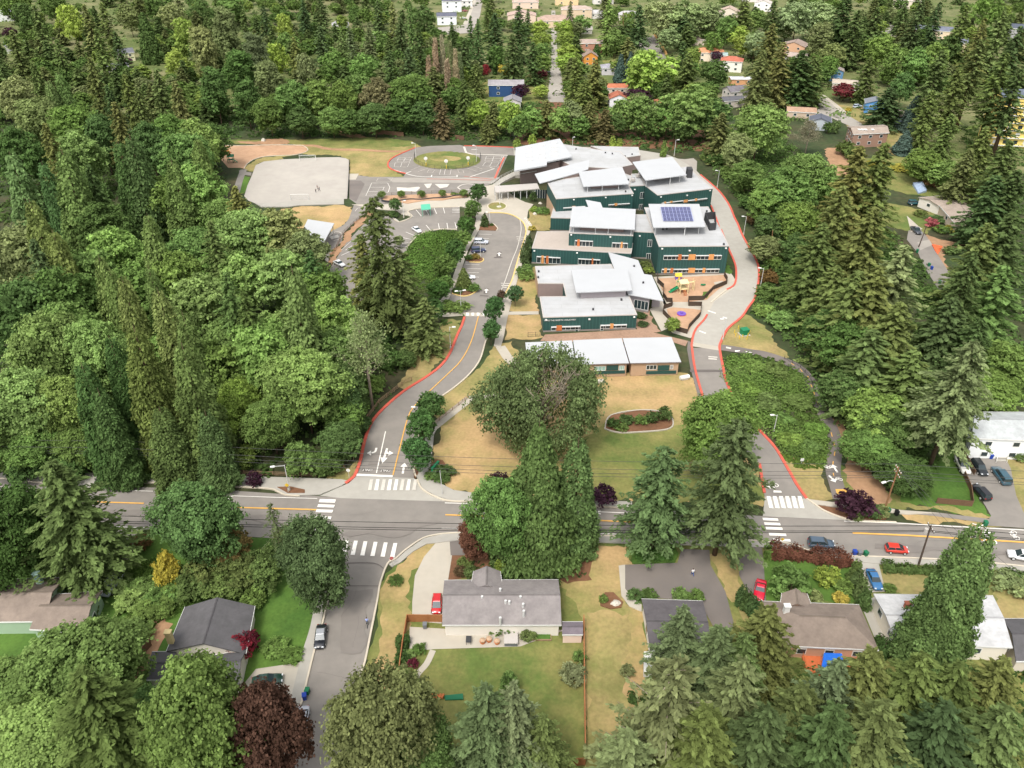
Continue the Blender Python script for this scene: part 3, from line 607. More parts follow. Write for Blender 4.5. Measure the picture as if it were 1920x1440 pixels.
def broadleaf(seed, H, Rr, z0=.16, ncl=42, ncard=230, card=.33, cl=.26, flat=.55, top_only=.0, spread=.5, warm=0.):
    """domed or oval crown made of leafy clumps over limbs"""
    L = Leaves(seed); r = L.r
    ch = H * (1 - z0); cz = H * z0 + ch * .52
    d = sph(r, ncl * 3); d[:, 2] = np.abs(d[:, 2]) * r.choice([1, 1, 1, -.55], ncl * 3); d = unit(d)
    # keep a well spread subset
    keep = [0]
    for i in range(1, len(d)):
        if len(keep) >= ncl: break
        if np.min(np.linalg.norm(d[keep] - d[i], axis=1)) > 2.1 / math.sqrt(ncl): keep.append(i)
    d = d[keep]
    lob = 1 + .2 * np.sin(d[:, 0] * 3.1 + seed) + .18 * np.cos(d[:, 1] * 3.7 + seed * 2)
    C = d * np.stack([Rr * lob, Rr * lob, np.full(len(d), ch * .5)], axis=1) * r.uniform(.68, .86, (len(d), 1)); C[:, 2] += cz
    rc = Rr * cl * r.uniform(.75, 1.3, len(C)); tint = r.uniform(.78, 1.18, len(C))
    for c, q, t, dd in zip(C, rc, tint, d):
        n = int(ncard * (q / (Rr * cl)) ** 2); m = max(5, n // 13)
        o = unit(sph(r, m) + dd * .4 + np.array([0, 0, .45]))
        sc = c + o * q * r.uniform(.45, 1.3, (m, 1)) * np.array([1.15, 1.15, .85])
        st = t * r.uniform(.72, 1.28, m); j = r.integers(0, m, n)
        w_ = q * r.uniform(.2, .42, m)[j][:, None]
        p = sc[j] + r.normal(size=(n, 3)) * w_ * np.array([.75, .75, .3]); p[:, 2] -= .25 * np.linalg.norm((p - sc[j])[:, :2], axis=1)
        tt = np.ones((n, 3)) * st[j][:, None]
        if warm: tt *= np.array([1 + warm * r.random(), 1, 1 - warm * .5])
        L.add(p, o[j] * .55 + sph(r, n) * flat + np.array([0, 0, .45]), card, card * .8, tt)
    n = int(len(C) * ncard * .14); o = sph(r, n)
    p = o * np.array([Rr, Rr, ch * .5]) * r.uniform(.45, .85, (n, 1)); p[:, 2] += cz
    L.add(p, o + sph(r, n), card * 1.1, card, .9)
    mb = MB(); limbs(mb, H * z0 * .9, H * .86, Rr, 9, seed, Rr * .9, r0=max(.12, H * .016))
    return mb, L

def conifer(seed, H, Rr, z0=.06, whorl=.75, per=6, ncard=26, card=.34, droop=.25, up=.25, bare=0., power=.62, gap=.25, tip=.4, olive=0.):
    """whorled boughs with drooping sprays"""
    L = Leaves(seed); r = L.r; q = random.Random(seed)
    mb = MB(); mb.tube([(0, 0, -.3), (0, 0, H * .5), (0, 0, H * .97)], [max(.14, H * .013), H * .008, .02], 7)
    z = H * z0; k = 0
    while z < H * .985:
        t = z / H; Lr = Rr * (1 - t) ** power * (1 if t > z0 + .12 else .75 + .25 * (t - z0) / .12)
        nb = max(3, int(per * (.55 + .6 * (1 - t))))
        a0 = q.uniform(0, 6.28)
        for i in range(nb):
            if q.random() < gap * (1.25 - t): continue
            a = a0 + 6.283 * i / nb + q.uniform(-.25, .25); ln = max(.35, Lr * q.uniform(.5, 1.15) * (1 + .14 * math.sin(a * 2 + z * .55 + seed)))
            n = max(6, int(ncard * (ln / Rr + .12)))
            s = r.beta(1.5, 1.1, n); lat = r.normal(size=n) * ln * .16 * (1.15 - s)
            rise = up * (t - .35) - droop * (1 - t)
            zz = z + ln * s * rise - ln * .22 * s ** 2 + ln * .2 * np.maximum(0, s - .8) - np.abs(lat) * .35 + r.normal(size=n) * .12
            ca, sa = math.cos(a), math.sin(a)
            p = np.stack([ca * ln * s - sa * lat, sa * ln * s + ca * lat, zz], axis=1)
            nn = np.stack([ca * .45 + r.normal(size=n) * .4, sa * .45 + r.normal(size=n) * .4, np.full(n, .85)], axis=1)
            ax = np.stack([np.full(n, ca) + r.normal(size=n) * .5, np.full(n, sa) + r.normal(size=n) * .5, np.full(n, -.25)], axis=1)
            bt = q.uniform(.78, 1.15)
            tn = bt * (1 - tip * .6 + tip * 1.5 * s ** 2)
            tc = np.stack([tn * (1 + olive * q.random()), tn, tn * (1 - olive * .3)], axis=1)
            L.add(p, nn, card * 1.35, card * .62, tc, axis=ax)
            if bare and q.random() < bare:
                mb.tube([(0, 0, z), (ca * ln * .5, sa * ln * .5, z - ln * .06), (ca * ln, sa * ln, z - ln * .1)], [.06, .045, .015], 4)
        z += whorl * (.75 + .5 * (1 - t)) * q.uniform(.8, 1.2); k += 1
    return mb, L

def cedar(seed, H, Rr, n=7000, card=.36, z0=.03, power=.6, lobes=30, hang=.5):
    """dense cone of hanging sprays with vertical lobes"""
    L = Leaves(seed); r = L.r; q = random.Random(seed)
    mb = MB(); mb.tube([(0, 0, -.3), (0, 0, H * .6), (0, 0, H * .96)], [max(.15, H * .016), H * .008, .02], 7)
    la = r.uniform(0, 6.283, lobes * 4); lz = r.random(lobes * 4); lt = r.uniform(.74, 1.2, lobes * 4)
    t = 1 - np.sqrt(r.random(n) * .985 + .005); a = r.uniform(0, 6.283, n)
    # nearest lobe gives bulge and tint
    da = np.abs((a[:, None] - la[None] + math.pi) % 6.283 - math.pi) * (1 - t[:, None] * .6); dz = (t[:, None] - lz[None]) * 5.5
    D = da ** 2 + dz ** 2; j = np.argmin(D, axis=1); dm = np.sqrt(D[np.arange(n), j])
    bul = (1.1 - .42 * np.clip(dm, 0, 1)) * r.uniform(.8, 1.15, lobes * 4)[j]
    rad = Rr * (1 - t) ** power * bul * r.uniform(.72, 1.04, n) * np.where(t < .1, .8 + 2 * t, 1)
    z = H * (z0 + (1 - z0) * t) - (rad * .12)
    ca, sa = np.cos(a), np.sin(a)
    p = np.stack([ca * rad, sa * rad, z + r.normal(size=n) * .2], axis=1)
    nn = np.stack([ca * .8, sa * .8, np.full(n, .6)], axis=1) + r.normal(size=(n, 3)) * .55
    ax = np.stack([ca * .5, sa * .5, np.full(n, -hang)], axis=1) + r.normal(size=(n, 3)) * .3
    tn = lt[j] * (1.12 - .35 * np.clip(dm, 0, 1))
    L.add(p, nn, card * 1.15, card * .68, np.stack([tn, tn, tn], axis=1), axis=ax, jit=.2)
    return mb, L

PROTO = {}
def proto(kind, gen, H, Rr, bark=None):
    mb, L = gen
    v = np.concatenate(L.V); zs = H / np.percentile(v[:, 2], 99.8); rs = Rr / np.percentile(np.hypot(v[:, 0], v[:, 1]), 97.5)
    k = np.array([rs, rs, zs]); L.V = [x * k for x in L.V]; mb.v = [(x * rs, y * rs, z * zs) for x, y, z in mb.v]
    PROTO.setdefault(kind, []).append((mb.mesh(kind + '_trunk', True), L.mesh(kind + '_crown'), H, Rr, bark or M_bark))
# near set (fine leaves) and far set (coarser)
for s in (1, 2): proto('maple', broadleaf(s, 18, 8, ncl=64, ncard=330, card=.27, cl=.21), 18, 8)
for s in (3, 4, 5): proto('maple_mid', broadleaf(s, 18, 8, ncl=58, ncard=190, card=.36, cl=.22), 18, 8)
for s in (6, 7, 8): proto('maple_far', broadleaf(s, 18, 8, ncl=40, ncard=95, card=.5, cl=.25), 18, 8)
for s in (9, 10): proto('oval', broadleaf(s, 24, 6.5, z0=.1, ncl=60, ncard=190, card=.38, cl=.26), 24, 6.5)
for s in (11, 12): proto('round', broadleaf(s, 7, 2.8, z0=.2, ncl=34, ncard=130, card=.2, cl=.3), 7, 2.8)
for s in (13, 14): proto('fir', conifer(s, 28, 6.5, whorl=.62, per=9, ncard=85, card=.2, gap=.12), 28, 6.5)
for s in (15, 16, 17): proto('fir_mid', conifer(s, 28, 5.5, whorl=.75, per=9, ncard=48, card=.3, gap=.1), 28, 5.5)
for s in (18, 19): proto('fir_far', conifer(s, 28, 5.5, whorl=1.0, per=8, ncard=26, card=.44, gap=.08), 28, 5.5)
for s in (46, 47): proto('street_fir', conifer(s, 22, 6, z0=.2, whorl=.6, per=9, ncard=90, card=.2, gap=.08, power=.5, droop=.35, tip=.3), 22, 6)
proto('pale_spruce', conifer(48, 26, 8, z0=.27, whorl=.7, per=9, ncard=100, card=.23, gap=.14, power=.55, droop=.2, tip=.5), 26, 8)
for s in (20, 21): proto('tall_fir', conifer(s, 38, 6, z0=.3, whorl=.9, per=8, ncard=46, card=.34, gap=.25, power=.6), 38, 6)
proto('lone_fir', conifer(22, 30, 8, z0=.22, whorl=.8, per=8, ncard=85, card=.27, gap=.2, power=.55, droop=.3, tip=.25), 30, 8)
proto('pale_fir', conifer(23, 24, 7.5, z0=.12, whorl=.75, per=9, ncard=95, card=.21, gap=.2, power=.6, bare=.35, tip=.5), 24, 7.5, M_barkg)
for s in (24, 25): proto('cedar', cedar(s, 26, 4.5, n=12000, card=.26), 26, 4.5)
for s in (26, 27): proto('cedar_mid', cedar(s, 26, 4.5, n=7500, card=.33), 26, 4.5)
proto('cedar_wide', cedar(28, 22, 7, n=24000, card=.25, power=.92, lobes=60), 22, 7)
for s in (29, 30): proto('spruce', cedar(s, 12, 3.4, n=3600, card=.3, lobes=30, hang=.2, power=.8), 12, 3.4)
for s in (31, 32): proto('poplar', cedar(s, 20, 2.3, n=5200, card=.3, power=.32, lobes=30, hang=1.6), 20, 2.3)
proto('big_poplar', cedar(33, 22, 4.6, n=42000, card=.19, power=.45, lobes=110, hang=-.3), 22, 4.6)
for s in (34, 35): proto('arborvitae', cedar(s, 4, .9, n=900, card=.16, power=.4, lobes=8), 4, .9)
for s in (36, 37, 38): proto('shrub', broadleaf(s, 2.2, 1.6, z0=.02, ncl=16, ncard=90, card=.15, cl=.36), 2.2, 1.6)
for s in (39, 40): proto('bush', broadleaf(s, 5, 4, z0=.02, ncl=34, ncard=150, card=.24, cl=.27), 5, 4)
for s in (41,): proto('willow', broadleaf(s, 15, 7.5, z0=.05, ncl=80, ncard=300, card=.22, cl=.2), 15, 7.5)
proto('beech', broadleaf(42, 15, 6.5, z0=.06, ncl=80, ncard=300, card=.24, cl=.2), 15, 6.5)
# half-bare alder, and the broad tree with bare limbs in the middle of its crown
def half_bare(seed, H, Rr):
    L = Leaves(seed); r = L.r; q = random.Random(seed); mb = MB()
    mb.tube([(0, 0, -.3), (.3, 0, H * .4), (0, .3, H * .75), (0, 0, H)], [.34, .26, .14, .03], 7)
    for i in range(26):
        z = H * (.35 + .6 * i / 26); a = i * 2.4 + q.uniform(-.4, .4); ln = Rr * q.uniform(.5, 1) * (1.15 - .8 * i / 26)
        e = Vector((math.cos(a) * ln, math.sin(a) * ln, z + ln * .55)); m = Vector((math.cos(a) * ln * .5, math.sin(a) * ln * .5, z + ln * .15))
        mb.tube([(0, 0, z), m, e], [.1, .06, .02], 4)
        for k in range(5):
            f = q.uniform(.4, 1); b = Vector((math.cos(a) * ln * f, math.sin(a) * ln * f, z + ln * .5 * f)); d = Vector((q.uniform(-1, 1), q.uniform(-1, 1), q.uniform(.1, 1))) * ln * .3
            mb.tube([b, b + d], [.035, .012], 3)
            n = 26; p = np.array(b + d) + r.normal(size=(n, 3)) * .55; L.add(p, sph(r, n) + np.array([0, 0, .4]), .2, .16, r.uniform(.8, 1.2))
    return mb, L
proto('half_bare', half_bare(43, 17, 6), 17, 6, M_barkg)
def broad_bare(seed, H, Rr):
    mb, L = broadleaf(seed, H, Rr, z0=.06, ncl=110, ncard=330, card=.27, cl=.17, flat=.7)
    r = L.r; q = random.Random(seed)
    V = np.concatenate(L.V).reshape(-1, 4, 3); T = np.concatenate(L.T); c = V.mean(axis=1)
    # a ragged opening on the side and top, where the limbs show
    d = np.sqrt(((c[:, 0] - Rr * .24) / (Rr * .28)) ** 2 + ((c[:, 1] + Rr * .35) / (Rr * .72)) ** 2 + ((c[:, 2] - H * .84) / (H * .5)) ** 2)
    keep = (d + r.normal(size=len(d)) * .14) > 1.0
    L.V = [V[keep].reshape(-1, 3)]; L.T = [T[keep]]
    n = 900; o = sph(r, n); p = o * np.array([Rr * .36, Rr * .4, H * .3]) * r.uniform(.3, 1, (n, 1)) + np.array([Rr * .14, -Rr * .1, H * .7])
    L.add(p, o + np.array([0, 0, .5]), .2, .16, np.array([1.1, 1.08, .95]))
    for i in range(26):
        a = q.uniform(0, 6.28); z = H * q.uniform(.16, .4); ln = Rr * q.uniform(.25, .62)
        e = Vector((math.cos(a) * ln + Rr * .17, math.sin(a) * ln - Rr * .12, H * q.uniform(.68, .97))); m = Vector((math.cos(a) * ln * .55, math.sin(a) * ln * .55, z + (e.z - z) * .42))
        mb.tube([(0, 0, z), m, e], [.26, .17, .05], 5)
        for k in range(11):
            f = q.uniform(.45, 1); b = m.lerp(e, f); dd = Vector((q.uniform(-1, 1), q.uniform(-1, 1), q.uniform(-.2, 1))) * Rr * .16
            mb.tube([b, b + dd * .6, b + dd + Vector((0, 0, .3))], [.09, .06, .02], 3)
    return mb, L
proto('broad_bare', broad_bare(44, 17, 15), 17, 15, M_barkg)
proto('deodar', conifer(45, 11, 4.6, whorl=.8, per=8, ncard=60, card=.16, gap=.3, droop=.9, tip=.3), 11, 4.6)

TREES = []
BROAD = {'maple', 'maple_mid', 'maple_far', 'oval', 'willow', 'beech', 'broad_bare', 'round'}
LOOKS = {}
WF = {'fir': 1.12, 'fir_mid': 1.3, 'fir_far': 1.2, 'cedar': 1.12, 'cedar_mid': 1.2, 'tall_fir': 1.15, 'maple_far': 1.12, 'maple_mid': 1.08}
KN = {'fir': 'fir_tree', 'fir_mid': 'fir_tree', 'fir_far': 'fir_tree', 'tall_fir': 'fir_tree', 'lone_fir': 'fir_tree', 'street_fir': 'fir_tree', 'pale_spruce': 'spruce_tree', 'pale_fir': 'fir_tree', 'cedar': 'cedar_tree', 'cedar_mid': 'cedar_tree', 'cedar_wide': 'cedar_tree', 'deodar': 'cedar_tree', 'spruce': 'spruce_tree', 'poplar': 'poplar_tree', 'big_poplar': 'poplar_tree', 'oval': 'cottonwood_tree', 'maple': 'maple_tree', 'maple_mid': 'maple_tree', 'maple_far': 'broadleaf_tree', 'willow': 'broadleaf_tree', 'beech': 'broadleaf_tree', 'round': 'street_tree', 'half_bare': 'bare_tree', 'broad_bare': 'bare_tree', 'bush': 'bush', 'arborvitae': 'cypress_tree', 'shrub': 'shrub'}
def tree(kind, base=None, top=None, H=None, Wd=None, col=(.1, .17, .05), look='', where='', group=None, name='tree', cat='tree', var=None, z=0, rot=None, lean=0):
    """base: photo point of the foot; top: photo point of the tip. Two of base/top/H fix the tree."""
    if base is not None:
        if H is None: H = hfrom(base[0], base[1], top[1])
        g = G(*base)
        if top is not None: g.x = G(top[0], top[1], H).x * (g.y * cp + (CAM_H) * sp - H * sp) / (G(top[0], top[1], H).y * cp + (CAM_H - H) * sp)
    else: g = G(top[0], top[1], H)
    P = PROTO[kind]; pr = P[(len(TREES) if var is None else var) % len(P)]
    s = H / pr[2]; sx = s if Wd is None else Wd / 2 / pr[3]
    # broad crowns: what shows as the tip from above is the far rim of the dome
    if top is not None and kind in BROAD:
        Rw = (H / pr[2] * pr[3] if Wd is None else Wd / 2) * WF.get(kind, 1)
        def rim(y, h): return min(proj((g.x, y + Rw * math.cos(t_) * .93, h * .57 + h * .42 * math.sin(t_)))[1] for t_ in [.1 * k for k in range(17)])
        if base is not None:
            h0 = H
            while H > h0 * .45 and rim(g.y, H) < top[1]: H -= h0 * .02
            s = H / pr[2]
        else:
            y = g.y
            while rim(y, H) < top[1]: y -= .4
            g.x *= (y * cp + (CAM_H - H * .7) * sp) / (g.y * cp + (CAM_H - H * .7) * sp); g.y = y
    if name == 'tree': name = KN[kind]; cat = name.replace('_', ' ')
    sx *= WF.get(kind, 1)
    o = bpy.data.objects.new(name, None); COL.objects.link(o); o.empty_display_size = 1
    o.location = (g.x, g.y, z); o.rotation_euler = (0, lean, rnd.uniform(0, 6.28) if rot is None else rot); o.scale = (sx, sx, s)
    tr = bpy.data.objects.new('trunk', pr[0]); COL.objects.link(tr); tr.parent = o
    if not pr[0].materials: pr[0].materials.append(pr[4])
    cr = bpy.data.objects.new('crown', pr[1]); COL.objects.link(cr); cr.parent = o
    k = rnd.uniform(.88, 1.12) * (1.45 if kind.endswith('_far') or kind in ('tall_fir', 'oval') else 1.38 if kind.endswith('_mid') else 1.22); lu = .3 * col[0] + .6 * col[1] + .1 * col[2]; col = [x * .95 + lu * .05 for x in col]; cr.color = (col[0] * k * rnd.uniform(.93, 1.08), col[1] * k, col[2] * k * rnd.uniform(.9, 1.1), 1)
    o['category'] = cat
    if group: o['group'] = group
    TREES.append((o, look, where, proj((g.x, g.y, H))))
    return o
def plant(kind, u, v, H, Wd, col, look, where, group=None, name='shrub', cat='shrub', **k):
    return tree(kind, base=(u, v), H=H, Wd=Wd, col=col, look=look, where=where, group=group, name=name, cat=cat, **k)
# leaf colours (linear)
FIRG, FIRD, FIRO, FIRB, FIRP = (.115, .155, .046), (.075, .115, .04), (.145, .16, .05), (.125, .162, .07), (.165, .20, .088)
CEDY, CEDG, CEDD = (.14, .185, .052), (.115, .175, .055), (.075, .13, .04)
MAPL, MAPG, MAPD, MAPY, MAPK = (.195, .29, .08), (.14, .22, .055), (.09, .15, .042), (.23, .31, .06), (.19, .225, .085)
LIME, PALE, TAN, RED, PURP, COPP, GOLD, BLUE = (.24, .32, .06), (.22, .27, .115), (.34, .27, .16), (.26, .035, .045), (.062, .028, .042), (.095, .055, .04), (.44, .36, .06), (.085, .13, .10)
# ------------------------------------------------------------------ every tree in view
# A: the wood west of the school
WOOD = 'trees of the wood west of the school'
def wood(kind, u, v, H, Wd, col, look, where):
    if kind[:3] in ('ced', 'fir'): H *= 1.12; Wd *= .94
    return tree(kind, top=(u, v), H=H, Wd=Wd, col=col, look=look, where=where, group=WOOD)
A1 = 'at the wood edge along the road'
A2 = "in the wood's second row"
A3 = 'in the wood beside the gravel pitch'
A4 = 'deep in the wood behind the pitch'
A5 = 'at the wood edge above the school driveway'
LB, DB, YB = 'broad light green maple', 'broad dark green maple', 'bright yellow green maple'
CY, CG, CD = 'tall yellowish green cedar', 'tall green cedar', 'dark narrow cedar'
FG, FD, FO = 'tall green fir', 'tall dark fir', 'tall olive brown fir'
for k, u, v, H, w_, c, l, wh in [
 ('cedar',253,622,29,10.5,CEDY,CY,A1),('cedar',343,655,27,10.5,CEDY,CY,A1),('cedar',207,640,26,8,CEDD,CD,A1),('cedar',155,690,24,9,CEDD,CD,A1),('cedar',185,735,20,8,CEDD,CD,A1),('cedar',300,770,17,9,CEDG,CG,A1),('cedar',385,775,16,8,CEDG,CG,A1),
 ('maple',560,652,21,18,MAPL,LB,A1),('maple',440,712,16,11,MAPY,YB,A1),('maple',165,600,24,16,MAPL,LB,A1),('maple',70,590,25,17,MAPL,LB,A1),('maple',20,690,21,17,MAPL,LB,A1),('maple',95,700,19,15,MAPL,LB,A1),('maple',55,790,10,14,MAPG,DB,A1),('maple',135,785,10,12,MAPG,DB,A1),('maple',500,745,14,12,MAPG,DB,A1),('maple',-30,780,13,14,MAPG,DB,A1),
 ('bush',205,840,6,10,MAPG,'low green bushy maple',A1),('bush',240,850,5,8,MAPG,'low green bushy maple',A1),('bush',120,850,6,10,MAPD,'low green bushy maple',A1),('bush',30,852,6,10,MAPD,'low green bushy maple',A1),('bush',455,838,5,6,MAPY,'low yellow green bushy tree',A1),('bush',560,838,6,9,MAPG,'low green bushy maple',A1),('bush',330,845,6,9,CEDD,'low green bushy maple',A1),('bush',395,850,5,8,CEDG,'low green bushy maple',A1),
 ('cedar_mid',187,488,28,8,CEDY,CY,A2),('cedar_mid',207,512,28,7.5,CEDY,CY,A2),('cedar_mid',230,527,28,8,CEDY,CY,A2),('cedar_mid',280,508,27,7,CEDG,CG,A2),('cedar_mid',297,550,26,8,CEDY,CY,A2),('cedar_mid',343,592,24,8,CEDY,CY,A2),('fir_mid',423,512,28,9,CEDG,FG,A2),('fir_mid',457,548,25,8,FIRG,FG,A2),('cedar_mid',548,510,30,10,CEDY,CY,A2),
 ('maple_mid',233,500,22,16,MAPG,DB,A2),('maple_mid',370,512,21,17,MAPL,LB,A2),('maple_mid',480,600,21,15,MAPL,LB,A2),('maple_mid',392,640,18,14,MAPG,LB,A2),('maple_mid',615,548,20,13,MAPL,LB,A2),('maple_mid',620,620,17,11,MAPG,DB,A2),('maple_mid',300,590,20,14,MAPG,DB,A2),('maple_mid',105,565,23,16,MAPG,LB,A2),('maple_mid',420,600,19,13,MAPG,DB,A2),('maple_mid',520,580,19,12,MAPL,LB,A2),('maple_mid',95,500,26,17,MAPD,DB,A2),('maple_mid',20,530,25,17,MAPD,DB,A2),('maple_mid',640,680,14,10,MAPD,DB,A5),('maple_mid',640,735,10,9,MAPG,DB,A5),('maple_mid',640,790,8,9,MAPD,DB,A5),('cedar_mid',655,720,11,6,CEDD,CD,A5),('bush',650,790,4,6,MAPG,'low green bushy maple',A5),('bush',615,845,4,6,MAPG,'low green bushy maple',A5),('bush',612,860,4,6,MAPD,'low green bushy maple',A5),('bush',700,705,4,6,MAPG,'low green bushy maple',A5),('bush',665,735,5,7,MAPD,'low green bushy maple',A5),('bush',630,820,5,6,MAPG,'low green bushy maple',A5),
 ('maple_mid',205,425,22,17,MAPL,LB,A3),('maple_mid',455,395,20,16,MAPL,LB,A3),('maple_mid',512,392,19,16,MAPK,'rounded olive green maple',A3),('maple_mid',570,432,17,13,MAPK,'rounded olive green maple',A3),('maple_mid',360,430,21,16,MAPG,DB,A3),('maple_mid',520,470,20,16,MAPL,LB,A3),('maple_mid',440,470,20,16,MAPL,LB,A3),('maple_mid',590,500,17,13,MAPG,DB,A3),('fir_mid',580,470,20,9,CEDD,'dark green fir',A3),('fir_mid',393,415,26,9,FIRG,FG,A3),('cedar_mid',277,408,26,9,CEDY,CY,A3),('cedar_mid',57,383,29,10,CEDY,CY,A3),('cedar_mid',100,440,26,10,CEDY,CY,A3),('maple_mid',20,425,24,17,MAPK,'rounded pale green maple',A3),('maple_mid',150,470,22,15,MAPG,DB,A3),('maple_mid',320,470,21,15,MAPG,DB,A3),('fir_mid',440,350,22,10,FIRO,FO,A3),('maple_mid',395,470,19,13,MAPG,DB,A3),('fir_mid',60,450,26,9,FIRD,FD,A3),
 ('cedar_mid',117,288,32,12,CEDG,CG,A3),('cedar_mid',20,293,31,11,CEDG,CG,A3),('cedar_mid',245,262,31,12,CEDD,'broad dark cedar',A3),('cedar_mid',222,270,30,10,CEDD,'broad dark cedar',A3),('cedar_mid',322,305,27,10,CEDG,CG,A3),('cedar_mid',370,265,27,10,CEDY,CY,A3),('maple_mid',335,250,26,17,MAPG,DB,A3),('maple_mid',365,310,23,15,MAPL,LB,A3),('fir_mid',165,310,27,9,FIRD,FD,A3),('maple_mid',290,330,22,15,MAPG,DB,A3),('maple_mid',140,330,24,16,MAPD,DB,A3),('maple_mid',180,380,22,15,MAPD,DB,A3),('maple_mid',410,375,17,13,MAPG,DB,A3),('cedar_mid',80,310,28,9,CEDD,CD,A3),
 ('maple_mid',133,245,25,18,MAPL,LB,A4),('fir_mid',83,232,28,10,FIRO,FO,A4),('maple_mid',310,215,25,17,MAPG,DB,A4),('maple_mid',362,222,24,17,MAPL,LB,A4),('maple_mid',127,198,26,19,MAPG,DB,A4),('fir_mid',213,192,28,10,FIRO,FO,A4),('fir_mid',233,140,31,11,FIRG,FG,A4),('fir_mid',293,133,31,13,FIRG,FG,A4),('fir_mid',327,153,30,11,FIRO,FO,A4),('maple_mid',27,143,26,19,MAPK,'rounded pale green maple',A4),('maple_mid',60,185,25,18,MAPK,'rounded pale green maple',A4),('cedar_mid',110,140,28,10,CEDG,CG,A4),('cedar_mid',90,155,26,9,CEDG,CG,A4),('fir_mid',60,118,30,10,FIRG,FG,A4),('maple_mid',180,215,24,16,MAPD,DB,A4),('maple_mid',270,230,24,15,MAPD,DB,A4),('fir_mid',167,108,32,11,FIRO,FO,A4),('fir_mid',200,160,28,9,FIRD,FD,A4),('maple_mid',20,240,25,16,MAPD,DB,A4),('maple_mid',390,235,18,14,MAPD,DB,A4),('fir_mid',255,165,27,9,FIRG,FG,A4)]:
    wood(k, u, v, H, w_, c, l, wh)
tree('half_bare', base=(692,765), top=(678,588), Wd=13, col=PALE, look='slim half bare grey tree with pale trunk', where='above the school driveway')
tree('lone_fir', base=(733,628), top=(700,372), Wd=16, col=FIRG, look='tall lone fir with bare lower trunk', where='in front of the west car park')
tree('lone_fir', base=(742,632), top=(745,470), Wd=14, col=FIRG, look='shorter fir with slanting boughs', where='beside the tall lone fir', rot=2)
tree('fir_mid', base=(690,610), top=(676,440), Wd=9, col=FIRO, look='drooping olive fir', where='beside the tall lone fir')
tree('fir_mid', base=(800,660), top=(795,560), Wd=9, col=FIRG, look='small green fir', where='at the lawn beside the driveway crosswalk')
for u, v, H, w_ in ((760,690,5,6),(735,690,5,7),(705,680,6,8),(675,690,6,8),(785,640,4,5),(720,640,4,6)): plant('bush', u, v, H, w_, MAPD, 'dark green bush', 'under the firs above the school driveway', 'bushes under the firs')

# B: belt behind the pitch and the school
B1, B2 = 'in the tree belt behind the pitch', 'in the tree row behind the school hall'
for k, u, v, H, w_, c, l in [('oval',417,12,34,17,MAPK,'huge grey green cottonwood'),('oval',375,50,32,14,MAPK,'huge grey green cottonwood'),('oval',470,60,30,14,FIRB,'huge grey green cottonwood'),('oval',440,95,28,15,MAPD,'huge dark green cottonwood'),('oval',395,125,26,14,MAPD,'huge dark green cottonwood'),('oval',500,115,24,13,MAPK,'huge grey green cottonwood'),('oval',455,150,22,13,MAPD,'huge dark green cottonwood'),
    ('maple_mid',545,150,22,16,MAPG,DB),('maple_mid',500,185,17,13,MAPD,DB),('maple_mid',590,150,21,15,MAPG,DB),('maple_mid',640,150,22,14,MAPG,DB),('maple_mid',665,140,22,14,MAPG,DB),('maple_mid',620,200,14,13,MAPG,DB),('maple_mid',703,146,22,16,(.17,.17,.08),'rounded tan green maple'),('maple_mid',772,142,23,18,MAPG,LB),('maple_mid',745,185,16,14,MAPD,DB),('maple_mid',560,200,14,13,MAPD,DB),('maple_mid',700,195,15,13,MAPD,DB),('maple_mid',790,190,15,12,MAPD,DB),('maple_mid',655,205,13,12,MAPD,DB),('fir_mid',826,185,17,9,(.14,.12,.06),'brownish fir'),('fir_mid',870,150,22,9,FIRG,'dark green fir')]:
    tree(k, top=(u, v), H=H, Wd=w_, col=c, look=l, where=B1, group='trees behind the gravel pitch')
for u, v, H, c in ((803,105,20,TAN),(815,72,26,TAN),(828,66,27,(.3,.26,.15)),(843,76,26,(.17,.2,.09)),(853,92,24,TAN),(838,110,20,TAN),(862,100,20,(.15,.19,.08))):
    tree('poplar', top=(u, v), H=H, Wd=4.2, col=c, look='slender columnar poplar ' + ('with dead tan foliage' if c == TAN else 'with thinning green foliage'), where='behind the play court', group='dying poplars')
for k, u, v, H, w_, c, l in [('maple_far',900,185,15,11,MAPY,'light green maple'),('fir_mid',925,190,15,8,FIRO,'brown green pine'),('maple_far',957,190,16,14,MAPY,'light green maple'),('maple_far',993,200,14,12,MAPL,'light green maple'),('fir_mid',1025,188,16,9,FIRO,'brown green pine'),('maple_far',1053,200,14,12,MAPL,'light green maple'),('maple_far',1073,187,16,12,MAPK,'pale green maple'),('fir_mid',1107,190,16,9,FIRO,'brown green pine'),('fir_mid',1135,205,14,9,(.14,.12,.05),'brown green pine'),('maple_far',1172,183,17,13,MAPG,'mid green maple'),('maple_far',1207,180,18,16,MAPG,'mid green maple'),('maple_far',1255,187,17,14,MAPG,'mid green maple'),('maple_far',1300,160,24,24,MAPG,'very broad mid green maple'),('maple_far',1340,185,19,15,MAPD,'dark green maple'),('maple_far',1150,210,12,10,MAPD,'dark green maple'),('maple_far',1230,212,12,11,MAPD,'dark green maple'),('maple_far',1290,215,13,12,MAPD,'dark green maple'),('maple_far',975,215,12,10,MAPG,'mid green maple'),('maple_far',1090,215,11,10,MAPG,'mid green maple'),('fir_mid',915,215,12,7,FIRO,'brown green pine')]:
    tree(k, top=(u, v), H=H, Wd=w_, col=c, look=l, where=B2, group='trees behind the school hall')
for u, v in ((968,282),(998,276)): plant('shrub', u, v, 5.5, 4, MAPY, 'small light green tree', 'at the hedge bed behind the school hall roof', name='small_tree', cat='small tree')
for u, v, H in ((1147,285,7),(1160,286,6)): plant('arborvitae', u, v, H, 4, LIME, 'bright green conical tree', 'behind the low hall roof', name='small_tree', cat='small tree')
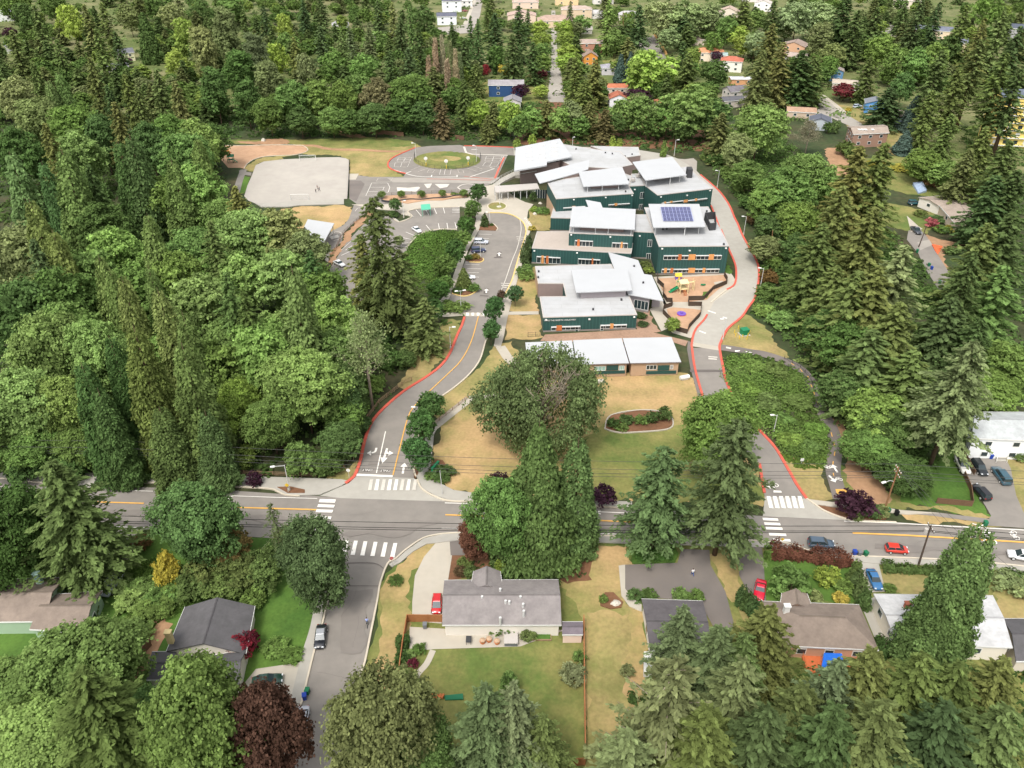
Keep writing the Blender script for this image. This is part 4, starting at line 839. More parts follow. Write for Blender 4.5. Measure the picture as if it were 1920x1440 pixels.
plant('arborvitae', 1243, 294, 7, 3, MAPG, 'green conical tree', 'beside the driveway behind the school', name='small_tree', cat='small tree')

# C: northern neighbourhood
CN = 'far off among the northern houses'
CW = 'far off north of the wood'
for k, u, v, H, w_, c, l, wh in [
 ('fir_far',63,10,36,12,FIRG,FG,CW),('maple_far',125,8,27,17,LIME,'bright lime rounded tree',CW),('fir_far',157,8,30,11,FIRO,FO,CW),('fir_far',190,5,31,12,FIRG,FG,CW),('fir_far',180,55,30,11,FIRG,FG,CW),('spruce',267,25,28,14,CEDD,'broad dark cedar',CW),('maple_far',317,5,24,17,PALE,'pale green rounded tree',CW),('maple_far',340,33,24,17,LIME,'bright lime rounded tree',CW),('maple_far',322,90,20,12,MAPY,'yellow green rounded tree',CW),('fir_far',20,57,29,12,FIRG,FG,CW),('fir_far',215,60,26,10,FIRD,FD,CW),('fir_far',105,75,26,10,FIRG,FG,CW),('fir_far',-10,100,28,12,FIRG,FG,CW),('maple_far',40,5,22,16,MAPD,DB,CW),('maple_far',235,5,22,14,MAPK,DB,CW),('fir_far',493,12,28,10,FIRD,FD,CW),('maple_far',530,25,22,13,LIME,'bright lime rounded tree',CW),('fir_far',567,0,27,10,FIRD,FD,CW),('fir_far',600,-10,30,12,FIRD,FD,CW),('maple_far',513,80,22,13,MAPY,'yellow green rounded tree',CW),('fir_far',550,70,26,10,FIRO,FO,CW),('fir_far',600,50,28,12,FIRD,FD,CW),('maple_far',570,100,22,13,MAPK,DB,CW),('maple_far',620,90,22,14,MAPG,DB,CW),('fir_far',640,60,26,10,FIRG,FG,CW),('maple_far',370,0,22,16,MAPD,DB,CW),('maple_far',430,-15,24,20,MAPG,DB,CW),('maple_far',290,-12,22,18,MAPD,DB,CW),('maple_far',10,-15,22,20,MAPG,DB,CW),('maple_far',90,-15,22,18,MAPD,DB,CW),('maple_far',535,60,20,13,MAPG,DB,CW),
 ('fir_far',654,50,26,9,FIRB,'pale grey green fir',CN),('fir_far',707,2,28,11,FIRD,FD,CN),('fir_far',735,4,28,9,FIRO,FO,CN),('fir_far',767,5,31,8,CEDG,'slender light green fir',CN),('fir_far',750,35,28,11,FIRD,FD,CN),('fir_far',690,45,27,10,FIRB,FG,CN),('maple_far',703,57,18,15,MAPG,DB,CN),('maple_far',793,10,22,15,MAPD,DB,CN),('fir_far',785,55,27,11,FIRD,FD,CN),('fir_far',765,90,24,11,FIRD,FD,CN),('fir_far',730,95,22,10,FIRD,FD,CN),('maple_far',680,100,20,13,MAPG,DB,CN),('fir_far',847,42,22,8,FIRD,FD,CN),('fir_far',882,30,30,8,CEDD,'slender dark fir',CN),('fir_far',896,36,30,8,CEDD,'slender dark fir',CN),('fir_far',928,25,30,14,FIRD,FD,CN),('fir_far',973,12,32,13,FIRD,FD,CN),('fir_far',990,17,22,7,FIRD,'slender dark fir',CN),('fir_far',915,5,24,11,FIRG,FG,CN),('fir_far',870,75,24,10,FIRD,FD,CN),('fir_far',960,65,24,12,FIRD,FD,CN),('maple_far',933,85,16,11,MAPD,DB,CN),('fir_far',893,120,17,9,FIRG,FG,CN),('fir_far',1000,80,22,11,FIRD,FD,CN),
 ('fir_far',1080,108,24,11,FIRG,FG,CN),('fir_far',1117,112,23,12,FIRO,FO,CN),('fir_far',1098,150,16,10,FIRG,FG,CN),('fir_far',1070,2,22,7,FIRD,'slender dark fir',CN),('fir_far',1143,0,32,11,MAPG,'tall shaggy pine',CN),('maple_far',1090,28,14,13,MAPG,DB,CN),('fir_far',1200,10,30,15,FIRD,'broad dark pine',CN),('maple_far',1155,52,18,11,MAPG,LB,CN),('fir_far',1178,70,20,11,FIRO,FO,CN),('spruce',1165,102,15,8,BLUE,'small blue spruce',CN),('spruce',1183,98,15,8,BLUE,'small blue spruce',CN),('maple_far',1220,93,25,25,MAPY,'very broad lime green maple',CN),('fir_far',1282,78,22,11,FIRD,FD,CN),('fir_far',1292,100,21,12,FIRG,FG,CN),('maple_far',1343,112,17,15,MAPD,DB,CN),('maple_far',1240,2,26,28,PALE,'huge pale willow',CN),('maple_far',1290,0,27,28,PALE,'huge pale willow',CN),('maple_far',1330,5,24,22,PALE,'huge pale willow',CN),('fir_far',1284,28,20,12,FIRD,FD,CN),('maple_far',1255,50,16,15,PALE,'pale green rounded tree',CN),('maple_far',1190,178,8,8,MAPY,'small lime tree',CN),
 ('fir_far',1397,-5,28,16,FIRG,'broad olive fir',CN),('maple_far',1420,16,17,15,MAPG,LB,CN),('fir_far',1453,0,28,13,FIRD,FD,CN),('maple_far',1500,2,26,30,PALE,'huge pale willow',CN),('maple_far',1545,2,25,26,PALE,'huge pale willow',CN),('maple_far',1480,25,18,20,PALE,'huge pale willow',CN),('fir_far',1590,-10,38,20,FIRD,'huge dark fir',CN),('fir_far',1610,20,32,15,FIRD,'huge dark fir',CN),('oval',1547,42,24,16,MAPK,'tall pale green tree',CN),('maple_far',1388,48,15,15,LIME,'bright lime rounded tree',CN),('maple_far',1400,62,15,14,LIME,'bright lime rounded tree',CN),('maple_far',1420,58,18,13,PALE,'pale green rounded tree',CN),('fir_mid',1450,45,36,14,FIRO,'huge brown green fir',CN),('fir_mid',1432,95,29,13,FIRO,'huge brown green fir',CN),('fir_mid',1470,80,31,13,FIRO,'huge brown green fir',CN),('fir_mid',1505,95,27,18,FIRD,'huge dark fir',CN),('fir_mid',1530,110,23,14,FIRG,'huge dark fir',CN),('maple_far',1365,30,20,14,MAPG,DB,CN),('maple_far',1340,60,16,13,MAPG,DB,CN),('fir_far',1270,5,22,9,FIRD,FD,CN),('maple_far',1565,80,18,13,MAPK,'pale green rounded tree',CN),('maple_far',1560,105,14,13,MAPG,DB,CN)]:
    tree(k, top=(u, v), H=H, Wd=w_, col=c, look=l, where=wh, group='distant trees in the north')
for i, (u, v) in enumerate(((1012,37),(1015,60),(1017,80),(1016,100))): tree('maple_far', top=(u, v), H=12.5, Wd=12.5, col=(MAPY, MAPY, MAPG, MAPG)[i], look=('farthest', 'third', 'second', 'nearest')[i] + ' leafy street tree', where='in the row west of the long far street', group='street trees of the far street', name='street_tree')
for i, (u, v) in enumerate(((1058,37),(1061,58),(1064,80),(1066,100))): tree('maple_far', top=(u, v), H=12.5, Wd=12.5, col=LIME if i < 3 else MAPY, look=('farthest', 'third', 'second', 'nearest')[i] + ' lime street tree', where='in the row east of the long far street', group='street trees of the far street', name='street_tree')
for u, v, H, w_, c, l, wh in ((977,188,8,9,PURP,'dark purple plum tree','in front of the blue house'),(1015,152,6,8,(.1,.03,.03),'dark red plum tree','beside the far street and blue house'),(950,148,8,9,GOLD,'golden yellow tree','behind the blue house'),(912,148,8,5,RED,'crimson maple','behind the blue house'),(1014,185,7,9,MAPY,'small lime tree','between the blue house and the far street'),(1192,200,9,12,PURP,'dark purple plum tree','behind the school hall near the white garage'),(1588,100,9,12,(.16,.05,.03),'rusty red maple','far off at the upper street'),(1580,190,9,13,(.14,.03,.035),'dark crimson maple','beside the cul-de-sac street'),(1341,118,7,7,PURP,'dark purple shrub tree','beside the red roofed house'),(33,42,8,9,PURP,'dark purple plum tree','beside the far white house by the wood'),(185,55,6,6,RED,'small crimson tree','far off in the northern wood'),(237,128,6,9,PURP,'dark purple tree','beside the small dark roof in the wood'),(22,75,8,9,PURP,'dark purple plum tree','behind the wood near the far white house'),(44,12,8,9,MAPD,'small dark tree','near the far white house')):
    tree('maple_far', base=(u, v), H=H, Wd=w_, col=c, look=l, where=wh)
tree('arborvitae', base=(1118,112), H=9, Wd=6, col=MAPD, look='clipped cone tree', where='in front of the orange house')
for u in (928, 967, 978): tree('arborvitae', base=(u, 140), H=8, Wd=3.2, col=CEDD, look='slim dark cypress', where='behind the blue house', group='slim cypresses behind the blue house')

# D: eastern wood
EW = 'trees of the east wood'
D1, D2, D3 = 'in the east wood near the cul-de-sac', 'on the slope east of the school road', 'in the upper east wood'
for k, u, v, H, w_, c, l, wh in [
 ('fir_far',1647,15,30,14,FIRD,FD,D3),('maple_far',1657,62,22,18,MAPG,DB,D3),('fir_far',1700,5,28,13,FIRG,FG,D3),('fir_far',1730,0,34,13,FIRD,FD,D3),('fir_far',1763,5,34,13,FIRD,FD,D3),('fir_far',1813,10,36,14,FIRG,FG,D3),('fir_far',1847,35,36,13,FIRO,FO,D3),('fir_far',1885,20,38,14,FIRG,FG,D3),('fir_far',1915,50,38,14,FIRD,FD,D3),('maple_far',1690,90,20,16,MAPG,DB,D3),('maple_far',1730,88,22,17,MAPG,DB,D3),('fir_mid',1670,165,18,15,FIRD,'broad dark cedar',D1),('spruce',1722,180,16,11,BLUE,'dark blue spruce',D1),('fir_mid',1633,107,22,12,FIRG,FG,D1),('maple_far',1760,80,24,14,MAPG,LB,D3),('maple_far',1860,-8,26,20,MAPG,DB,D3),('maple_far',1790,60,22,14,MAPD,DB,D3),('maple_far',1640,55,18,14,MAPD,DB,D3),('maple_far',1700,135,18,14,MAPD,DB,D1),
 ('tall_fir',1768,95,36,13,FIRG,'bare trunked tall fir',D1),('tall_fir',1800,130,34,13,FIRG,'bare trunked tall fir',D1),('tall_fir',1842,75,40,14,FIRG,'bare trunked tall fir',D1),('tall_fir',1888,100,40,14,FIRG,'bare trunked tall fir',D1),('tall_fir',1915,130,36,13,FIRD,'bare trunked tall fir',D1),('fir_mid',1750,170,26,11,FIRG,FG,D1),('fir_mid',1785,215,24,11,FIRG,FG,D1),('fir_mid',1850,240,26,12,FIRG,FG,D1),('fir_mid',1895,265,27,13,FIRG,FG,D1),('fir_mid',1820,280,22,11,FIRO,FO,D1),('maple_mid',1740,280,13,14,MAPG,DB,D1),('maple_mid',1785,300,12,13,MAPG,DB,D1),('fir_mid',1910,320,26,13,FIRD,FD,D1),('fir_mid',1870,330,24,13,FIRD,FD,D1),('spruce',1702,245,10,9,BLUE,'small blue spruce',D1),
 ('maple_mid',1430,197,23,20,MAPL,LB,D2),('maple_mid',1390,250,17,12,MAPK,DB,D2),('maple_mid',1482,312,20,18,MAPG,DB,D2),('maple_mid',1520,290,19,15,MAPG,DB,D2),('maple_mid',1445,345,15,13,MAPG,DB,D2),('fir_mid',1355,212,20,11,FIRO,FO,D2),('half_bare',1522,225,15,12,(.22,.2,.13),'bare grey tree',D2),('maple_mid',1550,310,16,13,MAPG,DB,D2),('maple_mid',1405,300,13,12,MAPG,DB,D2),('maple_mid',1500,380,16,13,MAPG,DB,D2),('maple_mid',1460,400,11,12,MAPD,DB,D2),('maple_mid',1440,440,9,10,MAPK,DB,D2),('maple_mid',1510,440,12,12,MAPD,DB,D2),
 ('fir_mid',1613,275,36,15,FIRO,'huge olive fir',D2),('fir_mid',1660,270,37,14,FIRG,'huge olive fir',D2),('fir_mid',1582,350,30,13,FIRO,'huge olive fir',D2),('fir_mid',1545,420,25,12,FIRG,FG,D2),('fir_mid',1640,390,30,13,FIRO,'huge olive fir',D2),
 ('fir_mid',1697,462,30,15,FIRP,'huge pale fir',D2),('fir_mid',1650,500,28,14,FIRO,'huge olive fir',D2),('fir_mid',1610,510,26,12,FIRG,FG,D2),('fir_mid',1690,570,26,14,FIRG,FG,D2),('fir_mid',1570,500,20,11,FIRG,FG,D2),('fir_mid',1640,620,22,13,FIRG,FG,D2),('fir_mid',1715,660,20,13,FIRG,FG,D2),('maple_mid',1600,600,16,13,MAPD,DB,D2),('maple_mid',1560,580,13,13,MAPD,DB,D2),('maple_mid',1595,690,12,12,MAPD,DB,D2),('maple_mid',1650,730,13,13,MAPG,DB,D2),
 ('fir',1827,475,32,15,FIRD,'huge dark fir',D1),('fir_mid',1885,500,28,15,CEDG,'broad green cedar',D1),('fir',1840,600,20,13,FIRD,FD,D1),('maple_mid',1900,640,14,14,MAPG,DB,D1),('maple_mid',1865,690,10,14,MAPG,DB,D1),('fir_mid',1790,560,22,12,FIRD,FD,D1),('fir_mid',1900,400,28,14,FIRD,FD,D1),('fir_mid',1855,420,26,13,FIRG,FG,D1)]:
    tree(k, top=(u, v), H=H, Wd=w_, col=c, look=l, where=wh, group=EW)
tree('pale_spruce', base=(1737,872), top=(1827,645), Wd=17, col=FIRP, look='big pale green spruce with reddish trunk', where='beside the pale grey house')
tree('maple', top=(1636,805), H=9, Wd=11, col=MAPG, look='broad leafy tree', where='at the trailside gravel near the utility pole')
tree('maple', top=(1700,850), H=8, Wd=11, col=MAPD, look='dark leafy thicket tree', where='behind the wooden utility pole')
tree('maple_mid', top=(1668,760), H=11, Wd=12, col=MAPD, look='dark leafy tree', where='beside the big pale green spruce')
for u, v, H, w_, c in ((1490,560,5,9,MAPG),(1460,610,4,8,MAPL),(1440,560,4,8,MAPG),(1535,620,4,8,MAPG),(1575,650,5,8,MAPD),(1480,520,5,8,MAPD),(1450,500,4,7,MAPG),(1592,702,5,8,MAPG),(1610,742,5,8,MAPD),(1632,792,5,8,MAPD),(1630,860,4,7,MAPG),(1600,670,5,8,MAPG),(1430,590,3,6,MAPL),(1425,470,4,7,MAPG),(1450,460,5,8,MAPK),(1410,420,3.5,6,(.16,.11,.05)),(1430,410,5,8,MAPD),(1400,390,4,7,MAPD),(1385,360,5,8,MAPG),(1365,335,5,8,MAPG),(1340,310,5,8,MAPD),(1530,570,5,9,MAPD),(1440,530,4,6,(.2,.12,.04)),(1375,300,6,9,MAPG),(1320,300,3,5,MAPG)):
    plant('bush', u, v, H, w_, c, 'leafy bush' if c[1] > .15 else ('rusty bush' if c[0] > .15 and c[1] < .13 else 'dark green bush'), 'on the slope east of the school road', 'bushes on the slope east of the school road', name='bush', cat='bush')
# F: bottom of the photo, along the road and in the gardens
def T(kind, base, top, Wd, col, look, where, **k): return tree(kind, base=base, top=top, Wd=Wd, col=col, look=look, where=where, **k)
T('fir', (118,1085), (95,868), 16.5, FIRG, 'broad green spruce', 'beside the concrete driveway of the brown roofed house')
T('willow', (10,1090), (-20,905), 15, MAPD, 'dark leafy tree', 'at the roadside behind the brown roofed house')
T('maple', (350,1065), (345,903), 15, (.10,.19,.065), 'dense round green tree', 'at the road between the two left gardens')
T('willow', (572,1140), (578,968), 12.5, (.115,.16,.06), 'full grey green willow', 'at the street corner by the zebra crossing')
T('bush', (306,1098), (306,1036), 5, GOLD, 'golden yellow tree', 'in the left garden', )
T('deodar', (500,1050), (507,945), 7, (.11,.15,.06), 'drooping weeping conifer', 'behind the corner willow')
for u, v, H, w_, c, l in ((440,1060,7,9,(.22,.17,.06),'tan flowering bush'),(400,1090,6,9,CEDY,'yellow green bush'),(455,1100,6,9,CEDY,'yellow green bush'),(370,1110,5,8,CEDG,'yellow green bush'),(425,1120,5,8,CEDY,'yellow green bush'),(495,1090,6,9,CEDG,'yellow green bush'),(265,1028,3,4,(.2,.12,.05),'rusty clipped bush'),(420,1030,6,8,MAPK,'pale green bush'),(540,1020,4,5,MAPK,'pale green bush'),(480,1130,3,5,MAPG,'green bush')):
    plant('bush', u, v, H, w_, c, l, 'in the thicket of the left garden', 'bushes of the left garden thicket', name='bush', cat='bush')
for i, (u, v) in enumerate(((250,1130),(290,1150),(245,1200),(275,1110),(330,1110),(190,1235),(225,1250),(310,1130))): plant('bush', u, v, 2.6, 7, MAPG if i % 3 else MAPL, 'low ivy green bush', 'on the bank by the dark roofed house', 'bushes on the garden bank', name='bush', cat='bush')
T('maple', (115,1330), (110,1155), 17, MAPG, 'broad leafy green maple', 'in front of the brown roofed house')
T('maple', (30,1440), (30,1285), 16, MAPL, 'broad light green maple', 'at the lower corner below the brown roofed house')
T('maple', (-40,1340), (-15,1225), 13, MAPG, 'leafy maple cut by the left edge', 'below the brown roofed house')
for i, (u, v) in enumerate(((1385,700),(1415,690),(1455,700),(1490,715),(1405,735),(1500,760),(1470,790),(1530,810),(1440,760),(1520,840),(1480,830))): plant('bush', u, v, 1.3 + .4 * (i % 3), 5 + i % 3, (MAPG, (.17,.27,.06), (.14,.2,.06))[i % 3], ('mid green', 'bright green', 'dark green')[i % 3] + ' bramble bush', 'in the thicket beside the trail', 'bushes of the trail thicket', name='bush', cat='bush')
T('fir', (150,1470), (152,1262), 15, FIRG, 'broad green spruce', 'below the brown roofed house')
T('maple', (335,1480), (325,1230), 14.5, MAPG, 'tall grey green maple', 'hiding the front of the dark roofed house')
T('maple', (235,1420), (225,1300), 12, MAPD, 'dark leafy maple', 'between the spruce and the tall grey green maple')
T('beech', (474,1470), (469,1266), 10.8, COPP, 'dark copper beech', 'beside the street and the white sedan')
T('willow', (696,1480), (692,1248), 14.6, (.14,.17,.06), 'large olive green birch', 'between the street and the fenced garden')
T('maple', (775,1480), (770,1335), 11, (.13,.2,.05), 'yellow green leafy tree', 'inside the fenced garden at its lower corner')
T('fir', (905,1480), (910,1290), 11, FIRB, 'dense blue green spruce with twin tops', 'inside the fenced garden')
T('fir', (952,1475), (962,1285), 10, FIRB, 'dense blue green spruce', 'inside the fenced garden beside its twin')
T('fir', (1025,1480), (1020,1345), 8, FIRG, 'small green spruce', 'inside the fenced garden by the wooden fence')
T('bush', (958,1305), (955,1268), 4, MAPG, 'small leafy bush', 'at the terrace edge of the fenced garden')
T('fir', (1262,1275), (1285,1140), 8.5, FIRB, 'young grey green spruce', 'in front of the flat dark roofed house')
BF = 'in the fir stand along the lower edge'
for k, b, t, w_, c, l in [('fir',(1425,1290),(1447,1140),12,FIRO,'dark drooping fir'),('fir',(1335,1330),(1352,1178),11,FIRB,'blue green fir'),('fir',(1395,1330),(1400,1190),9,FIRG,'green fir'),('pale_fir',(1270,1500),(1270,1240),19,FIRP,'thin pale fir with bare boughs'),('fir',(1380,1460),(1395,1240),13,FIRB,'blue green fir'),('fir',(1480,1480),(1510,1290),13,FIRG,'green fir'),('fir',(1560,1450),(1575,1240),11,FIRB,'blue green fir'),('fir',(1620,1440),(1640,1222),13,FIRO,'dark olive fir'),('fir',(1715,1450),(1735,1230),14,FIRG,'green fir'),('fir',(1790,1460),(1800,1250),13,FIRG,'green fir'),('fir',(1885,1440),(1885,1240),13,FIRO,'dark olive fir'),('fir',(1330,1560),(1330,1330),14,FIRG,'green fir'),('fir',(1430,1560),(1440,1330),14,FIRD,'dark fir'),('fir',(1560,1560),(1570,1330),14,FIRD,'dark fir'),('fir',(1660,1560),(1660,1320),15,FIRG,'green fir'),('fir',(1780,1560),(1780,1330),15,FIRD,'dark fir'),('fir',(1880,1560),(1890,1330),15,FIRG,'green fir'),('fir',(1190,1600),(1180,1380),13,FIRP,'thin pale fir')]:
    T(k, b, t, w_, c, l, BF, group='firs along the lower edge')
T('big_poplar', (1768,1248), (1838,1003), 10.6, (.115,.18,.06), 'tall columnar poplar', 'in front of the white roofed house')
T('maple', (1225,1032), (1247,842), 13, FIRG, 'full green roadside fir', 'west of the pair beside the driveway', var=0) if False else None
T('street_fir', (1227,1030), (1247,840), 13.5, (.10,.15,.055), 'full grey green fir', 'on the roadside planting island')
T('street_fir', (1345,1040), (1388,790), 15.5, (.105,.15,.055), 'big grey green fir', 'at the roadside between the two lower driveways')
T('cedar_wide', (1008,1042), (1012,802), 17, (.12,.175,.05), 'tall shaggy cedar', 'behind the grey roofed ranch house')
T('cedar', (1078,1030), (1085,828), 8.5, CEDG, 'narrow shaggy cedar', 'beside the tall shaggy cedar')
T('maple', (945,1068), (935,895), 11, (.12,.215,.06), 'dense bright green maple', 'left of the tall shaggy cedar by the road')
T('beech', (893,1055), (890,962), 6, (.16,.075,.045), 'rusty red columnar tree', 'at the road behind the ranch house')
T('broad_bare', (1010,838), (1010,655), 25.5, (.135,.195,.075), 'broad old tree with bare limbs inside its crown', 'before the portables', rot=0)
T('maple', (1362,892), (1358,728), 15.5, MAPG, 'broad green maple', 'beside the lower school drive')

for i, (u, v, t) in enumerate(((803,800,733),(788,838,768),(783,886,818))): T('round', (u,v), (u,t), 6.6, (.075,.15,.045), ('farthest', 'middle', 'nearest')[i] + ' round street tree', 'in the row along the school driveway', group='street trees of the school driveway', name='street_tree')
T('round', (925,614), (927,556), 5.6, (.075,.15,.045), 'round street tree', 'right of the driveway crosswalk', name='street_tree'); T('round', (918,648), (920,598), 5.2, (.075,.15,.045), 'round street tree', 'just below the driveway crosswalk', name='street_tree')
T('round', (967,575), (966,535), 5, (.08,.14,.05), 'small loose street tree', 'on the dry lawn beside the bus loop', name='street_tree'); T('round', (941,570), (939,543), 2.4, (.12,.08,.05), 'small bronze young tree', 'at the bus loop kerb', name='small_tree')
T('round', (897,384), (896,345), 7, (.07,.14,.045), 'dense round tree', 'beside the plaza and flagpole', name='street_tree')
for i, (u, v, t, w_) in enumerate(((885,415,375,6.5),(874,445,405,6.5),(866,470,432,6),(852,505,450,7),(832,525,478,7),(820,570,525,7),(835,550,515,5),(811,610,560,6))): T('round', (u,v), (u,t), w_, (.085,.17,.045) if i % 2 else MAPG, 'bushy green tree', 'in the row between the two car parks', group='trees between the car parks', name='street_tree')
T('arborvitae', (909,425), (908,402), 3.2, FIRD, 'small dark cone tree', 'on the tip of the car park island', name='small_tree'); T('spruce', (870,540), (869,503), 5, FIRG, 'dark young pine', 'on the lower car park island', name='small_tree')
for u, v, t, w_ in ((990,473,440,3.2),(985,492,450,4)): T('arborvitae', (u,v), (u+1,t), w_, FIRD, 'dark upright yew', 'against the green school wall', name='small_tree')
for i, (u, v) in enumerate(((640,372),(667,372),(692,372),(717,371))): pass
for i, u in enumerate((716,753,791,830,869)): plant('round', u, 374 - i * .8, 3.2, 3.2, MAPG, 'small round sapling', 'in the curved planter of the playground', 'saplings in the playground planter', name='small_tree', cat='small tree')
T('round', (737,402), (740,372), 4.5, (.1,.18,.06), 'loose young tree', 'beside the west car park corner', name='small_tree'); T('bush', (735,408), (735,395), 4, MAPD, 'dark low bush', 'beside the west car park corner', name='bush')
T('round', (747,465), (747,442), 3.6, PALE, 'thin pale young tree', 'at the west car park edge', name='small_tree')
T('round', (1263,628), (1262,595), 4, MAPY, 'small bright green tree', 'beside the fenced play yard', name='small_tree')
